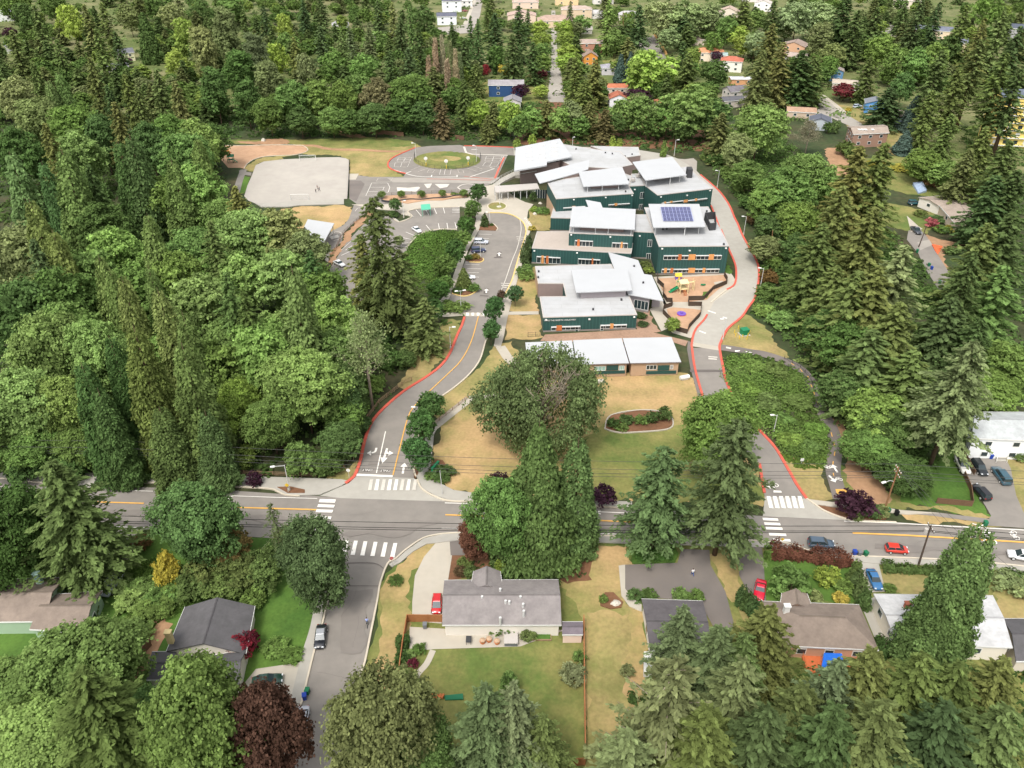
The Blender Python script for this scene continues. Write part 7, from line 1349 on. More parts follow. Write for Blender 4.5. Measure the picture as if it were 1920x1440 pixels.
# houses of the cul-de-sac and the north
h9 = house('L-shaped brown roofed house with skylights and white fascia by the cul-de-sac', [(1722,370),(1800,364),(1850,404),(1760,386)], 3.4, 4.2, TNR, (214,208,198), wins=1)
add_house(h9, [(1760,384),(1815,366),(1852,414),(1792,420)], 3.6, 4.5, TNR, (196,180,160), axis=1, wins=1)
h10 = house('brown house with skylights above the meadow', [(1588,237),(1658,234),(1668,249),(1600,252)], 6.0, 7.2, TNR, (150,120,104), wins=3)
for u in (1611, 1617, 1623, 1636): g = G(u, 243, 6.8); MB().box((g.x, g.y, 6.85), (1.1, 1.6, .25)).build('skylight', M_frame, h10)
FAR = 'distant houses'
for lab, u, v, wd, dp, ang, he, hr, rc, wc, kd, ax in [
    ('blue house with grey gabled roof beside the long far street',949,178,19,9,0,6.0,7.8,(150,146,148),(44,74,116),'gable',0),
    ('grey garage gable in front of the blue house',961,200,9,9,.0,3.4,5.2,(140,138,142),(196,190,188),'gable',1),
    ('orange and brick gabled house east of the far street',1105,118,9,10,.05,4.6,7.2,(150,130,118),(206,140,66),'gable',1),
    ('brick fronted house with wide grey roof behind the orange one',1107,98,15,9,.05,6.2,8.0,(168,150,140),(176,128,108),'gable',0),
    ('low grey roofed house behind the brick fronted one',1092,62,14,8,0,3,4.4,(168,162,156),(190,184,176),'gable',0),
    ('house with skylight dots in its broad tan hip roof',1040,50,26,13,0,5,8,(172,148,134),(210,188,160),'hip',0),
    ('tan two storey house behind the skylight dotted roof',1080,34,24,12,0,7,9,(176,158,146),(206,184,158),'hip',0),
    ('small pale roofed house right of the tan two storey house',1118,34,13,9,0,4,6,(182,178,176),(206,200,196),'hip',0),
    ('pale grey roofed house behind the broad dark pine',1178,36,16,10,0,4,6,(180,176,178),(212,206,196),'hip',0),
    ('long tan roofed house left of the big dark firs',978,40,22,14,0,5,7.5,(182,158,146),(214,192,176),'gable',1),
    ('tan roofed house far behind the big dark firs',985,14,22,14,0,5,7.5,(182,158,146),(214,192,176),'hip',0),
    ('white townhouse with dark roofs, farther of two',847,20,16,14,.1,8,10,(96,98,112),(226,228,232),'gable',0),
    ('white townhouse with dark porch roof, nearer of two',838,45,15,10,.1,6,8,(96,98,112),(220,224,228),'gable',0),
    ('small white house right of the townhouses',875,12,10,10,.1,5,7.5,(200,196,196),(226,222,220),'gable',0),
    ('grey gabled house behind the left firs',640,62,12,10,.2,6,8.5,(166,164,168),(210,208,206),'gable',1),
    ('pale roofed low house behind the left maples',722,74,18,9,.1,3.4,5,(190,186,180),(208,200,190),'gable',0),
    ('white gabled house far in the upper corner of the wood',10,38,16,12,.3,6,9,(176,180,186),(226,226,226),'gable',1),
    ('slate roofed house glimpsed between the wood firs',33,98,12,9,.4,5,7,(120,134,150),(190,190,186),'gable',0),
    ('cream gabled house glimpsed above the wood',238,113,10,9,.5,5,7,(110,112,118),(220,214,180),'gable',0),
    ('low dark roofed house in front of the cream gabled one',224,134,12,8,.4,3.4,4.6,(116,116,122),(180,176,170),'gable',0),
    ('white walled house with red brown hip roof',1370,132,13,10,-.3,6,8,(176,104,84),(226,222,214),'hip',0),
    ('orange tile roofed house left of the red brown one',1328,112,18,11,-.2,5,7,(206,140,104),(226,210,190),'hip',0),
    ('teal roofed small house between two tile roofs',1347,116,10,7,-.2,4.6,5.6,(150,170,168),(226,222,218),'gable',0),
    ('white roofed low house below the red brown hip roof',1390,158,14,7,0,3.4,4,(208,210,214),(214,160,120),'gable',0),
    ('grey roofed house with white dormer below the white roof',1377,184,11,9,.3,4.4,6.4,(120,116,122),(196,190,186),'gable',0),
    ('dark roofed low house near the east firs',1370,198,12,8,.2,3.4,4.6,(100,100,106),(190,180,170),'gable',0),
    ('tan low roofs far behind the pale willows',1315,82,22,11,-.1,3.4,5,(180,160,146),(206,190,176),'gable',0),
    ('white garage house behind the hall trees',1158,200,10,9,0,5,7,(170,104,82),(222,222,226),'gable',1),
    ('red brown roofed house behind the very broad lime maple',1156,180,11,8,0,5,6.4,(182,112,84),(206,190,176),'gable',0),
    ('small grey round topped shed house below the orange house',1140,138,9,9,0,4,5.6,(150,148,156),(190,186,190),'hip',0),
    ('brown roofed house hidden by the belt maples',1250,206,12,9,.1,4,6,(170,112,84),(214,200,184),'hip',0),
    ('two tier tan house right of the huge brown fir',1488,102,15,12,-.5,6,8.4,(156,138,128),(206,164,134),'gable',1),
    ('white fronted lower wing of the tan house',1492,118,13,10,-.5,4,6,(172,156,146),(224,220,214),'gable',0),
    ('pale house far behind the olive fir',1430,20,14,10,-.4,6,8.5,(196,186,180),(226,222,220),'gable',1),
    ('tan house far behind the pale willow trunk',1365,36,16,12,-.3,6,9,(180,160,146),(214,200,186),'gable',1),
    ('slate roofed cream apartment house far right',1745,75,24,12,-.4,7,9,(112,116,130),(214,196,168),'gable',0),
    ('slate roofed cream wing beside the far right apartment',1790,96,12,10,-.4,6,8,(112,116,130),(214,196,168),'gable',0),
    ('tan hip roofed house at the upper right edge of the willows',1695,14,24,14,-.2,6,9,(190,172,160),(214,200,186),'hip',0),
    ('small blue gabled house above the crimson maple',1565,150,8,8,-.3,5.5,7,(150,140,134),(92,132,168),'gable',1),
    ('low tan roofed house below the small blue gable',1590,166,18,8,-.3,3.2,4.6,(178,166,152),(200,190,176),'gable',0),
    ('bright blue house between the dark cedar and the street',1637,210,10,9,-.3,5,6.6,(124,128,136),(84,136,190),'gable',1),
    ('dark roofed grey house beside the cul-de-sac street',1535,240,10,9,-.3,4,5.6,(96,100,112),(170,176,182),'gable',1),
    ('pale blue house with brown roof right of the dark cedar',1696,240,9,11,.4,5.5,7,(160,146,140),(184,204,220),'gable',1),
    ('low brown roofed house at the end of the cul-de-sac street',1500,218,14,8,-.2,3,4.4,(170,140,118),(190,170,150),'gable',0),
    ('tan roofed house behind the broad willow row',1410,2,18,12,0,6,8,(190,176,166),(220,212,206),'hip',0),
    ('tan roofed house in the upper middle distance',1062,8,20,12,0,6,8,(190,166,140),(220,190,150),'hip',0),
    ('grey roofed house in the upper middle distance',1130,6,18,12,0,6,8,(186,178,172),(214,208,204),'hip',0),
    ('slate roofed house at the far right edge',1915,75,22,14,-.4,8,10,(86,92,104),(170,170,170),'gable',0)]:
    house(lab, boxhouse(u, v, wd, dp, ang), he, hr, rc, wc, kd, ax, group=FAR, px=False, wins=2)
# the tall yellow apartment building behind the eastern firs
ya = thing('apartment_building', 'tall yellow apartment building half hidden by the eastern firs', 'apartment building')
add_house(ya, boxhouse(1890, 268, 22, 15, -.15), 21, 23, (100,108,122), (232,206,120), wins=0, px=False)
c = boxhouse(1890, 268, 22, 15, -.15); a, b = c[3], c[2]; d = (b - a).normalized(); nr = Vector((d.y, -d.x))
for fl in range(6):
    for k in range(5):
        q = a + d * (2.5 + k * 4.1) + nr * (-.42); MB().box((q.x, q.y, 2.4 + fl * 3.2), (1.8, .3, 1.6), -.15).build('window', M_glass if (fl + k) % 3 else M_frame, ya)
    q = a.lerp(b, .5) + nr * .2; MB().box((q.x, q.y, 1.0 + fl * 3.2), (21, .9, .25), -.15).build('balcony_band', M_frame, ya)
# ------------------------------------------------------------------ vehicles
CARM = {}
M_head = mat('headlight', (220, 224, 228), .15, var=0, spec=.7); M_tail = mat('tail_light', (150, 20, 18), .3, var=0); M_trim = mat('trim_black', (26, 26, 28), .5, var=0)
def ring_loft(mb, secs):
    n = len(secs[0]); vs = [p for s in secs for p in s]; fs = []
    for i in range(len(secs) - 1):
        for k in range(n): fs.append((i*n+k, i*n+(k+1) % n, (i+1)*n+(k+1) % n, (i+1)*n+k))
    fs += [tuple(range(n))[::-1], tuple((len(secs)-1)*n+k for k in range(n))]
    return mb.add(vs, fs)
CT = { # length, width, body stations (x, z bottom, z top, half width factor), cabin base x0,x1, roof x0,x1, roof height
 'sedan': (4.75, 1.82, [(-1,.42,.62,.72),(-.97,.34,.88,.88),(-.72,.25,.98,.97),(-.2,.24,.96,1),(.3,.24,.95,1),(.62,.25,.88,.97),(.93,.28,.74,.88),(1,.4,.58,.7)], -.72, .42, -.42, .1, 1.45),
 'coupe': (4.8, 1.9, [(-1,.42,.66,.74),(-.97,.34,.94,.9),(-.7,.25,.99,1),(-.2,.24,.94,.98),(.2,.24,.94,1),(.6,.25,.92,.97),(.94,.28,.8,.9),(1,.4,.6,.74)], -.66, .26, -.36, -.02, 1.36),
 'hatch': (4.05, 1.74, [(-1,.4,.66,.76),(-.97,.32,.9,.9),(-.6,.25,1.0,1),(0,.24,1.0,1),(.4,.25,.98,.99),(.72,.26,.86,.95),(.96,.3,.72,.84),(1,.4,.56,.7)], -.95, .58, -.8, .12, 1.54),
 'suv': (4.8, 1.92, [(-1,.46,.74,.78),(-.98,.36,1.0,.93),(-.6,.3,1.1,1),(0,.29,1.09,1),(.36,.3,1.07,1),(.68,.3,1.0,.97),(.95,.34,.88,.88),(1,.46,.66,.74)], -.96, .48, -.86, .14, 1.76),
 'van': (5.5, 2.02, [(-1,.46,.9,.84),(-.985,.36,1.1,.95),(-.6,.3,1.16,1),(0,.29,1.16,1),(.45,.3,1.15,1),(.7,.3,1.1,.98),(.96,.34,.96,.9),(1,.46,.7,.78)], -.97, .52, -.93, .26, 1.92),
 'pickup': (5.6, 1.96, [(-1,.5,.9,.9),(-.985,.42,1.08,.97),(-.6,.36,1.1,1),(-.1,.34,1.1,1),(.4,.34,1.1,1),(.72,.34,1.06,.98),(.96,.38,.94,.9),(1,.5,.7,.78)], -.24, .46, -.16, .22, 1.86)}
def car_parts(kind):
    if kind in CARM: return CARM[kind]
    L, Wd, st, c0, c1, r0, r1, hr = CT[kind]; hl, hw = L / 2, Wd / 2; out = []
    b = MB(); secs = []
    for x, zb, zt, f in st:
        w_ = hw * f; secs.append([(x*hl, -w_*.9, zb), (x*hl, w_*.9, zb), (x*hl, w_, zb+(zt-zb)*.45), (x*hl, w_*.97, zt-.06), (x*hl, w_*.82, zt), (x*hl, -w_*.82, zt), (x*hl, -w_*.97, zt-.06), (x*hl, -w_, zb+(zt-zb)*.45)])
    ring_loft(b, secs); out.append(('body', b.mesh(kind + '_body', True), PAINT))
    zs = max(s[2] for s in st[2:6]) - .06; g = MB()
    def rect(x0, x1, w_, z): return [(x0*hl, -w_, z), (x1*hl, -w_*.94, z), (x1*hl, w_*.94, z), (x0*hl, w_, z)]
    A, B = rect(c0, c1, hw*.9, zs), rect(r0, r1, hw*.74, hr - .05); g.add(A + B, [(0,1,5,4),(1,2,6,5),(2,3,7,6),(3,0,4,7),(4,5,6,7)]); out.append(('windows', g.mesh(kind + '_windows'), M_glass))
    r_ = MB(); B1, B2 = rect(r0-.01, r1+.01, hw*.76, hr - .06), rect(r0+.05, r1-.05, hw*.68, hr + .02); r_.add(B1 + B2, [(0,1,5,4),(1,2,6,5),(2,3,7,6),(3,0,4,7),(4,5,6,7)])
    for sgn in (-1, 1):  # pillars
        for (xa, xb) in ((c0, r0), (c1, r1), ((c0+c1)/2, (r0+r1)/2)): 
            wa, wb = hw*.91*sgn, hw*.75*sgn; r_.add([(xa*hl-.05, wa, zs), (xa*hl+.05, wa, zs), (xb*hl+.05, wb, hr-.05), (xb*hl-.05, wb, hr-.05)], [(0,1,2,3)])
    out.append(('roof', r_.mesh(kind + '_roof', False), PAINT))
    if kind == 'pickup': bd = MB().box((-.62*hl, 0, 1.115), (L*.34, Wd*.76, .03)); out.append(('cargo_bed', bd.mesh('pickup_bed'), M_trim))
    wr = .33 if kind in ('sedan', 'coupe', 'hatch') else .38
    w_ = MB().tube([(0, -.12, 0), (0, .12, 0)], wr, 14); wm = w_.mesh(kind + '_wheel'); rim = MB().tube([(0, -.135, 0), (0, .135, 0)], wr*.62, 10).mesh(kind + '_rim')
    for sx in (-.6, .63):
        for sy in (-1, 1): out.append(('wheel', wm, M_black, (sx*hl, sy*(hw-.1), wr), [('rim', rim, M_steel)]))
    hd = MB().box((0, 0, 0), (.16, .34, .15)).mesh(kind + '_lamp')
    tl = MB().box((0, 0, 0), (.1, .3, .18)).mesh(kind + '_tail')
    for sy in (-1, 1):
        out.append(('headlight', hd, M_head, (.955*hl, sy*hw*.62, .7 if wr < .35 else .84), [])); out.append(('tail_light', tl, M_tail, (-.975*hl, sy*hw*.68, .78 if wr < .35 else .95), []))
    CARM[kind] = out; return out
def col255(c): return (*lin(c), 1)
def car(kind, label, rear, front, c, group='parked cars', roofc=None, name=None):
    a, b = G(*rear), G(*front); m = (a + b) / 2; d = b - a
    o = thing(name or {'suv': 'parked_suv', 'van': 'parked_van', 'pickup': 'pickup_truck'}.get(kind, 'parked_car'), label, {'suv': 'car', 'van': 'van', 'pickup': 'pickup truck'}.get(kind, 'car'), (m.x, m.y, .05 + .55 * .1), math.atan2(d.y, d.x), group)
    for p in car_parts(kind):
        x = bpy.data.objects.new(p[0], p[1]); COL.objects.link(x); x.parent = o
        if not p[1].materials: p[1].materials.append(p[2])
        x.color = col255(roofc if (p[0] == 'roof' and roofc) else c)
        if len(p) > 3:
            x.location = p[3]
            for q in p[4]:
                y = bpy.data.objects.new(q[0], q[1]); COL.objects.link(y); y.parent = x
                if not q[1].materials: q[1].materials.append(q[2])
    return o
BLK, WHT, SIL, REDC, NAVY = (30, 32, 38), (226, 226, 226), (168, 174, 182), (186, 28, 34), (40, 50, 84)
car('sedan', 'black sedan with roof reflection painted pale grey parked on the street by the lush lawn', (605,1176), (599,1222), BLK, roofc=(150,153,158))  # black roof; its white reflection is put into the roof colour
car('sedan', 'silver white sedan parked at the kerb beside the copper beech', (572,1328), (563,1386), (196,198,206))
car('sedan', 'dark green sedan half under the copper beech in the driveway', (485,1283), (520,1278), (34,62,52))
car('hatch', 'red car in the concrete driveway beside the ranch house', (821,1118), (818,1158), REDC)
car('suv', 'grey blue wagon with roof rails parked behind the rust red hedge', (1513,1023), (1563,1026), (72,88,104))
car('hatch', 'small bright red hatchback parked at the road near the wooden pole', (1661,1033), (1698,1036), (204,58,44))
car('suv', 'white car at the right edge beside the hedge', (1935,1052), (1893,1044), WHT)
car('coupe', 'red coupe on the dark driveway beside the cone arborvitae', (1427,1092), (1420,1132), (196,22,52))
car('sedan', 'blue sedan in the narrow driveway behind the white flat roof', (1630,1075), (1645,1108), (50,104,152))
car('pickup', 'white fronted pickup with a dark bed on the grass by the driveway', (1796,864), (1809,890), (216,214,206), roofc=(60,64,66))
car('suv', 'black car nearest the house stairs in the driveway', (1824,868), (1845,897), (26,32,36))
car('van', 'long blue green van parked in the middle of the driveway', (1888,915), (1862,880), (50,84,98))
car('suv', 'black car at the foot of the brown fence in the driveway', (1850,942), (1824,914), (24,24,30))
car('van', 'silver van loaded with clutter beside the green gabled wall', (224,1084), (200,1118), (186,192,202))
car('sedan', 'white sedan in the school car park beside the green island', (773,428), (790,440), WHT)
car('suv', 'silver wagon in the bay beside the lamp in the bus loop', (890,457), (914,457.5), (186,190,200))
car('suv', 'navy wagon in the bay beside the golden round bush', (885,474), (909,472), NAVY)
car('sedan', 'white car behind the dark young pine on the car park island', (864,524), (889,523), WHT)
car('sedan', 'white car half hidden by the wood below the play shelter', (628,493), (645,502), WHT)
car('pickup', 'dark grey pickup at the bend of the cul-de-sac', (1709,429), (1724,443), (58,62,70))
car('suv', 'white and blue car under the dark cedar beside the golden cone shrub', (1600,203), (1614,201), (190,200,214))
car('suv', 'dark car in front of the L-shaped roof carport', (1708,384), (1720,384), (40,84,92))
car('sedan', 'dark red car beside the white townhouses', (866,22), (878,22), (140,30,40))
car('sedan', 'white car in front of the nearer white townhouse', (862,36), (874,35), WHT)
car('sedan', 'white car beside the brick fronted house', (1084,94), (1093,92), WHT)
car('sedan', 'black car parked under the street trees at the far street', (1026,134), (1030,138), BLK)
# ------------------------------------------------------------------ street lamps, poles and wires
def lamp(base, top, arm, label, double=False, group='car park and drive lamps', H=None):
    H = H or hfrom(base[0], base[1], top[1]); g = G(*base); o = thing('street_lamp', label, 'street lamp', (g.x, g.y, 0), 0, group)
    MB().tube([(0, 0, 0), (0, 0, H)], [.1, .07], 7).build('pole', M_steel, o); MB().tube([(0, 0, 0), (0, 0, .7)], .26, 8).build('base', M_conc, o)
    for s in ((1, -1) if double else (1,)):
        a = Vector((arm[0], arm[1], 0)) * s; MB().tube([(0, 0, H - .15), (a.x, a.y, H)], .06, 5).build('arm', M_steel, o)
        MB().box((a.x * 1.25, a.y * 1.25, H), (.85, .4, .2), math.atan2(a.y, a.x)).build('lamp_head', M_lampw, o)
    return o
for b, t, a, l, d in (((844.7,654),(846,613),(.9,0),'white lamp on the lawn strip left of the school driveway',0),((864.5,582),(866,545),(.9,.2),'twin headed lamp at the hedge below the car park',1),((901,484),(902,449),(-.8,0),'white lamp on the middle car park island',0),((918.5,422),(919,398),(-.8,0),'white lamp on the tip of the upper car park island',0),((1425,541),(1431,503),(-.9,.2),'white lamp at the wide bend of the concrete school road',0),((1394,440.6),(1397.7,406),(-.9,.2),'white lamp beside the concrete road level with the solar panels',0),((1344.5,351.7),(1347,320),(-.9,.2),'white lamp beside the concrete road at its upper bend',0),((1264,293),(1268,262),(.8,0),'white lamp at the far corner of the back driveway',0),((1355,638),(1359,598),(-.9,0),'white lamp at the trail head beside the concrete road',0),((780,296),(776,268),(-.9,0),'white lamp at the left end of the play court',0),((893.5,303),(894.5,273),(-.9,.3),'white lamp at the right end of the play court',0),((1450,812),(1455,778),(-.9,0),'white lamp rising from the thicket beside the trail',0),((1073,283),(1074,257),(.4,0),'white lamp behind the hall roof',0),((786,800),(785,763),(-.8,0),'white lamp among the driveway street trees',0),((757,408),(757,376),(.6,0),'white lamp at the planter beside the west car park',0)):
    lamp(b, t, a, l, bool(d))
lamp((543,921), (531,873), (-1.8,-.4), 'grey road lamp in the planted kerb pit beside a yellow sign', H=hfrom(543,921,872))
M_pole = mat('pole_wood', (132, 98, 68), .9, var=.2, scale=2); M_poled = mat('pole_dark', (84, 72, 64), .9, var=.2, scale=2)
M_wire = mat('wire', (78, 78, 76), .6, var=0); M_wired = mat('wire_dark', (34, 34, 36), .6, var=0)
def upole(base, top, label, m, arms=1, light=None, ang=0, H=None):
    H = H or hfrom(base[0], base[1], top[1]); g = G(*base); tg = G(top[0], top[1], H)
    o = thing('utility_pole', label, 'utility pole', (g.x, g.y, 0), 0, 'utility poles'); dx = tg.x - g.x; dx = max(-.9, min(.9, dx)); top_ = Vector((dx, 0, H))
    MB().tube([(0, 0, -.2), top_], [.2, .13], 8).build('pole', m, o)
    for k in range(arms):
        f = (H - .5 - k * 1.0) / H; c = top_ * f
        MB().box((c.x, c.y - .14, c.z), (.14, 2.6, .16), ang + R(90) if ang else 0).build('crossarm', m, o)
        for s in (-1.15, -.5, .5, 1.15):
            MB().tube([(c.x + (0 if not ang else s * math.sin(ang) * 0), c.y - .14 + s, c.z + .05), (c.x, c.y - .14 + s, c.z + .3)], .07, 6).build('insulator', M_lampw, o)
    if light:
        e = Vector((light[0], light[1], H * .72)); c = top_ * .68; MB().tube([c, (c + e) / 2 + Vector((0, 0, .35)), e], .06, 5).build('arm', M_steel, o)
        MB().box((e.x * 1.1, e.y, e.z), (.9, .4, .2), math.atan2(light[1], light[0])).build('lamp_head', M_lampw, o)
    return Vector((g.x, g.y, 0)) + top_
PL = upole((252,900), (223,832), 'dark leaning utility pole with lamp on the left pavement', M_poled, 1, (-1.5,-1.2))
PR = upole((1658,957), (1685,876), 'tan wooden utility pole with crossarms and lamp behind the purple plum', M_pole, 2, (-2.2,-.8))
PS = upole((1722,1060), (1746,985), 'brown wooden utility pole with transformer at the clipped hedge', M_poled, 1)
tp = thing('transformer', 'grey transformer can hung on the brown pole by the hedge', 'transformer'); MB().tube([(PS.x-.55, PS.y, PS.z-1.8), (PS.x-.55, PS.y, PS.z-.8)], .32, 10).build('can', M_cope, tp)
upole((1722,464), (1737,425), 'thin dark utility pole at the cul-de-sac', M_poled, 0)
upole((1362,314), (1366,279), 'wooden utility pole with crossarm above the back driveway', M_pole, 1); upole((1444,482), (1449,432), 'wooden pole standing among bushes east of the concrete road', M_pole, 0)
upole((1168,68), (1168,22), 'tall thin pole far off between the northern pines', M_pole, 0)
def wire(a, b, sag, label, m, r=.035):
    pts = [a.lerp(b, i / 24) + Vector((0, 0, -sag * 4 * (i / 24) * (1 - i / 24))) for i in range(25)]
    tag(MB().tube(pts, r, 4).build('power_line', m), label, 'power line', 'overhead power lines')
LF = Vector((*G(-420, 884), PL.z)); RF = Vector((*G(2330, 985), PR.z)); SL = Vector((*G(-500, 1010), PS.z)); SR_ = Vector((*G(2300, 1098), PS.z))
for i, (dy, dz) in enumerate(((1.1,-.1),(-1.1,-.1),(0,-1.9),(0,-2.5))):
    q = Vector((0, dy, dz)); nm = ('upper far', 'upper near', 'middle', 'lowest')[i]
    wire(LF + q, PL + q, .5, nm + ' wire running left from the dark leaning pole', M_wire); wire(PL + q, PR + q, 1.6 + i * .2, nm + ' wire between the leaning pole and the tan pole', M_wire); wire(PR + q, RF + q, .6, nm + ' wire running right from the tan pole', M_wire)
for i, (dy, dz) in enumerate(((.0,-.1),(0,-1.2),(0,-1.5))):
    q = Vector((0, dy, dz)); nm = ('top', 'middle', 'bottom')[i]
    wire(SL + q, PS + q, 2.0 + i * .2, nm + ' dark wire over the road left of the brown pole', M_wired, .05); wire(PS + q, SR_ + q, .8, nm + ' dark wire over the road right of the brown pole', M_wired, .05)
for i, s in enumerate((-1.1, 0, 1.1)): wire(PR + Vector((0, s, -.2)), Vector((*G(1830 + i * 30, 1130), 6.5)), .6, ('left', 'middle', 'right')[i] + ' wire crossing from the tan pole towards the white roof', M_wire, .025)
# ------------------------------------------------------------------ fences
M_fence = mat('fence_orange', (164, 112, 72), .85, var=.16, scale=2.5, col2=(146, 96, 60), scale2=.6); M_fenceb = mat('fence_brown', (104, 80, 62), .9, var=.16, scale=2.5); M_fenced = mat('fence_dark', (76, 64, 54), .85, var=.12, scale=2.5); M_rail = mat('rail_wood', (150, 124, 98), .9, var=.16, scale=2)
def fence(label, px, h, m, step=2.4, kind='panel', sm=0, name='fence', post=.12):
    P = W(px); P = smooth(P, sm) if sm else P
    o = thing(name, label, 'fence'); mb = MB()
    if kind == 'panel': mb.strip(P, .06, .06, h=h - .06)
    else:
        for z in ([.35, .75, 1.1] if kind == 'rail' else [.1, h * .5, h - .05]):
            for a, b in zip(P, P[1:]): mb.tube([(a.x, a.y, z * h / 1.2 if kind == 'rail' else z), (b.x, b.y, z * h / 1.2 if kind == 'rail' else z)], .05 if kind == 'rail' else .03, 4)
        if kind == 'bars':
            for a, b in zip(P, P[1:]):
                n = max(1, int((b - a).length / .45))
                for k in range(n): t = a.lerp(b, k / n); mb.tube([(t.x, t.y, .05), (t.x, t.y, h)], .02, 3, cap=False)
    mb.build('rails' if kind != 'panel' else 'panel', m, o)
    if kind == 'panel': MB().strip(P, .16, h - .02, h=.06).build('top_rail', m, o)
    acc = 0
    for a, b in zip(P, P[1:]):
        L = (b - a).length
        while acc < L: t = a.lerp(b, acc / L); MB().box((t.x, t.y, h * .53), (post, post, h * 1.06)).build('post', m, o); acc += step
        acc -= L
    return o
fence('orange wooden fence along the street side of the ranch house garden', [(830,1167),(764,1166),(756,1215),(748,1277)], 1.8, M_fence)
fence('long orange wooden fence on the right side of the ranch house garden', [(1094,1167),(1095,1300),(1097,1435),(1010,1440)], 1.8, M_fence)
fence('dark brown slatted fence round the upper play yard', [(1232,517),(1232.5,531),(1244,541),(1242.7,555.6),(1250,567),(1259.5,567.5),(1260,575)], 1.5, M_fenced); fence('dark brown slatted fence between the upper play yard and the concrete road', [(1290.5,574),(1290,564),(1318.5,563.6),(1337.5,544),(1362,533.8),(1363,528),(1357,517.7)], 1.5, M_fenced)
fence('dark brown slatted fence round the lower play yard', [(1259,575.5),(1244,580.4),(1242.7,589),(1257,604),(1264.6,620),(1288,627),(1291,617),(1312.7,593.5),(1315,574.6),(1291,574.6)], 1.5, M_fenced)
fence('split rail fence along the wooded side of the main road', [(-60,866),(0,869),(240,881),(400,889),(560,894),(590,895),(618,884),(648,881)], 1.2, M_rail, 3, 'rail'); fence('split rail fence along the outer bend of the school driveway', [(663,862),(672,825),(686,790),(712,756),(757,721),(772,714)], 1.2, M_rail, 3, 'rail')
fence('weathered plank fence behind the lawn of the gravel pitch', [(692,251),(725,253),(757,256)], 1.9, M_fenceb); fence('short plank fence beside the path behind the play court', [(853,261),(870,263)], 1.9, M_fenceb)
fence('black bar fence round the grass oval', [(778,292),(777,300),(786,309),(805,315),(838,318.5),(870,316),(890,309),(901,299),(900,291)], 1.6, M_dark, 3, 'bars', 4, post=.08)
fence('brown railing along the path edge above the west car park', [(690,397),(675,411),(658,427),(643,441),(632,465),(617,490)], 1.3, M_fenceb, 2.5, 'bars', post=.1)
fence('low dark barrier on the right edge of the gravel pitch', [(655,301),(654.5,327),(652,372)], .7, M_dark, 3); fence('bar fence behind the playground planter', [(722,367.5),(770,364.5),(830,362.5),(868,361)], 1.2, M_fenceb, 2.5, 'bars', post=.08)
fence('brown board fence on the bank above the trees by the dark roofed house', [(245,1275),(262,1235),(285,1210)], 1.6, M_fenceb); fence('dark brown fence beside the black car on the grass', [(1755,944),(1822,950),(1818,920),(1806,893)], 1.4, M_fenceb); fence('dark fence strip between the pickup and the black car', [(1806,856),(1826,892)], 1.3, M_fenceb)
fence('light wooden fence along the far parking lane', [(1226,67),(1238,85),(1250,108)], 2.4, mat('fence_pale', (206, 164, 100), .9, var=.1)); fence('bar railing beside the ramped walk through the lawn', [(800,809),(818,794),(880,745)], 1.0, M_rail, 2.4, 'rail'); fence('low plank fence below the skylight house', [(1655,281),(1690,284),(1725,290)], 1.5, M_fenceb); fence('dark railing on the outer edge of the trail', [(1470,674),(1500,690),(1519,712),(1528,740)], 1.1, M_dark, 2.5, 'bars', post=.08); fence('short bar gate fence between the front block and the portables', [(990,632),(1005,631),(1018,630)], 1.4, M_dark, 2, 'bars', post=.08)
# ------------------------------------------------------------------ playground and small things
def goal(label, a, b, depth):
    A, B = G(*a), G(*b); o = thing('soccer_goal', label, 'soccer goal', group='soccer goals'); h = 2.3; d = (B - A).normalized(); n = Vector((-d.y, d.x)) * depth
    f = MB(); A3, B3 = (A.x, A.y), (B.x, B.y)
    f.tube([(*A3, .05), (*A3, h)], .09, 6).tube([(*B3, .05), (*B3, h)], .09, 6).tube([(*A3, h), (*B3, h)], .09, 6).build('frame', M_frame, o)
    s = MB(); A4, B4 = A + n, B + n; s.tube([(*A3, h), (A4.x, A4.y, .1)], .05, 4).tube([(*B3, h), (B4.x, B4.y, .1)], .05, 4).tube([(A4.x, A4.y, .1), (B4.x, B4.y, .1)], .05, 4).build('back_stays', M_frame, o)
    t = MB()
    for k in range(15): p, q = A.lerp(B, k / 14), A4.lerp(B4, k / 14); t.tube([(p.x, p.y, h), (q.x, q.y, .1)], .014, 3, cap=False)
    for k in range(1, 6): z = h + (.1 - h) * k / 6; p, q = A.lerp(A4, k / 6), B.lerp(B4, k / 6); t.tube([(p.x, p.y, z), (q.x, q.y, z)], .014, 3, cap=False)
    t.build('net', M_frame, o)
goal('white soccer goal at the far end of the gravel pitch', (562,301.5), (592.5,301), .9); goal('white soccer goal at the near end of the gravel pitch', (545.5,376), (579,375.5), 1.2)
M_yel = mat('paint_yellow', (216, 180, 60), .6, var=.05); M_grn = mat('plastic_green', (30, 120, 80), .5, var=.05); M_pur = mat('plastic_purple', (110, 84, 170), .5, var=.05); M_cream = mat('plastic_cream', (214, 196, 150), .6, var=.05); M_teal = mat('teal_metal', (84, 172, 142), .5, var=.04); M_redp = mat('paint_red', (190, 40, 44), .5, var=.04); M_blue = mat('tarp_blue', (36, 106, 206), .6, var=.08, scale=1.2)
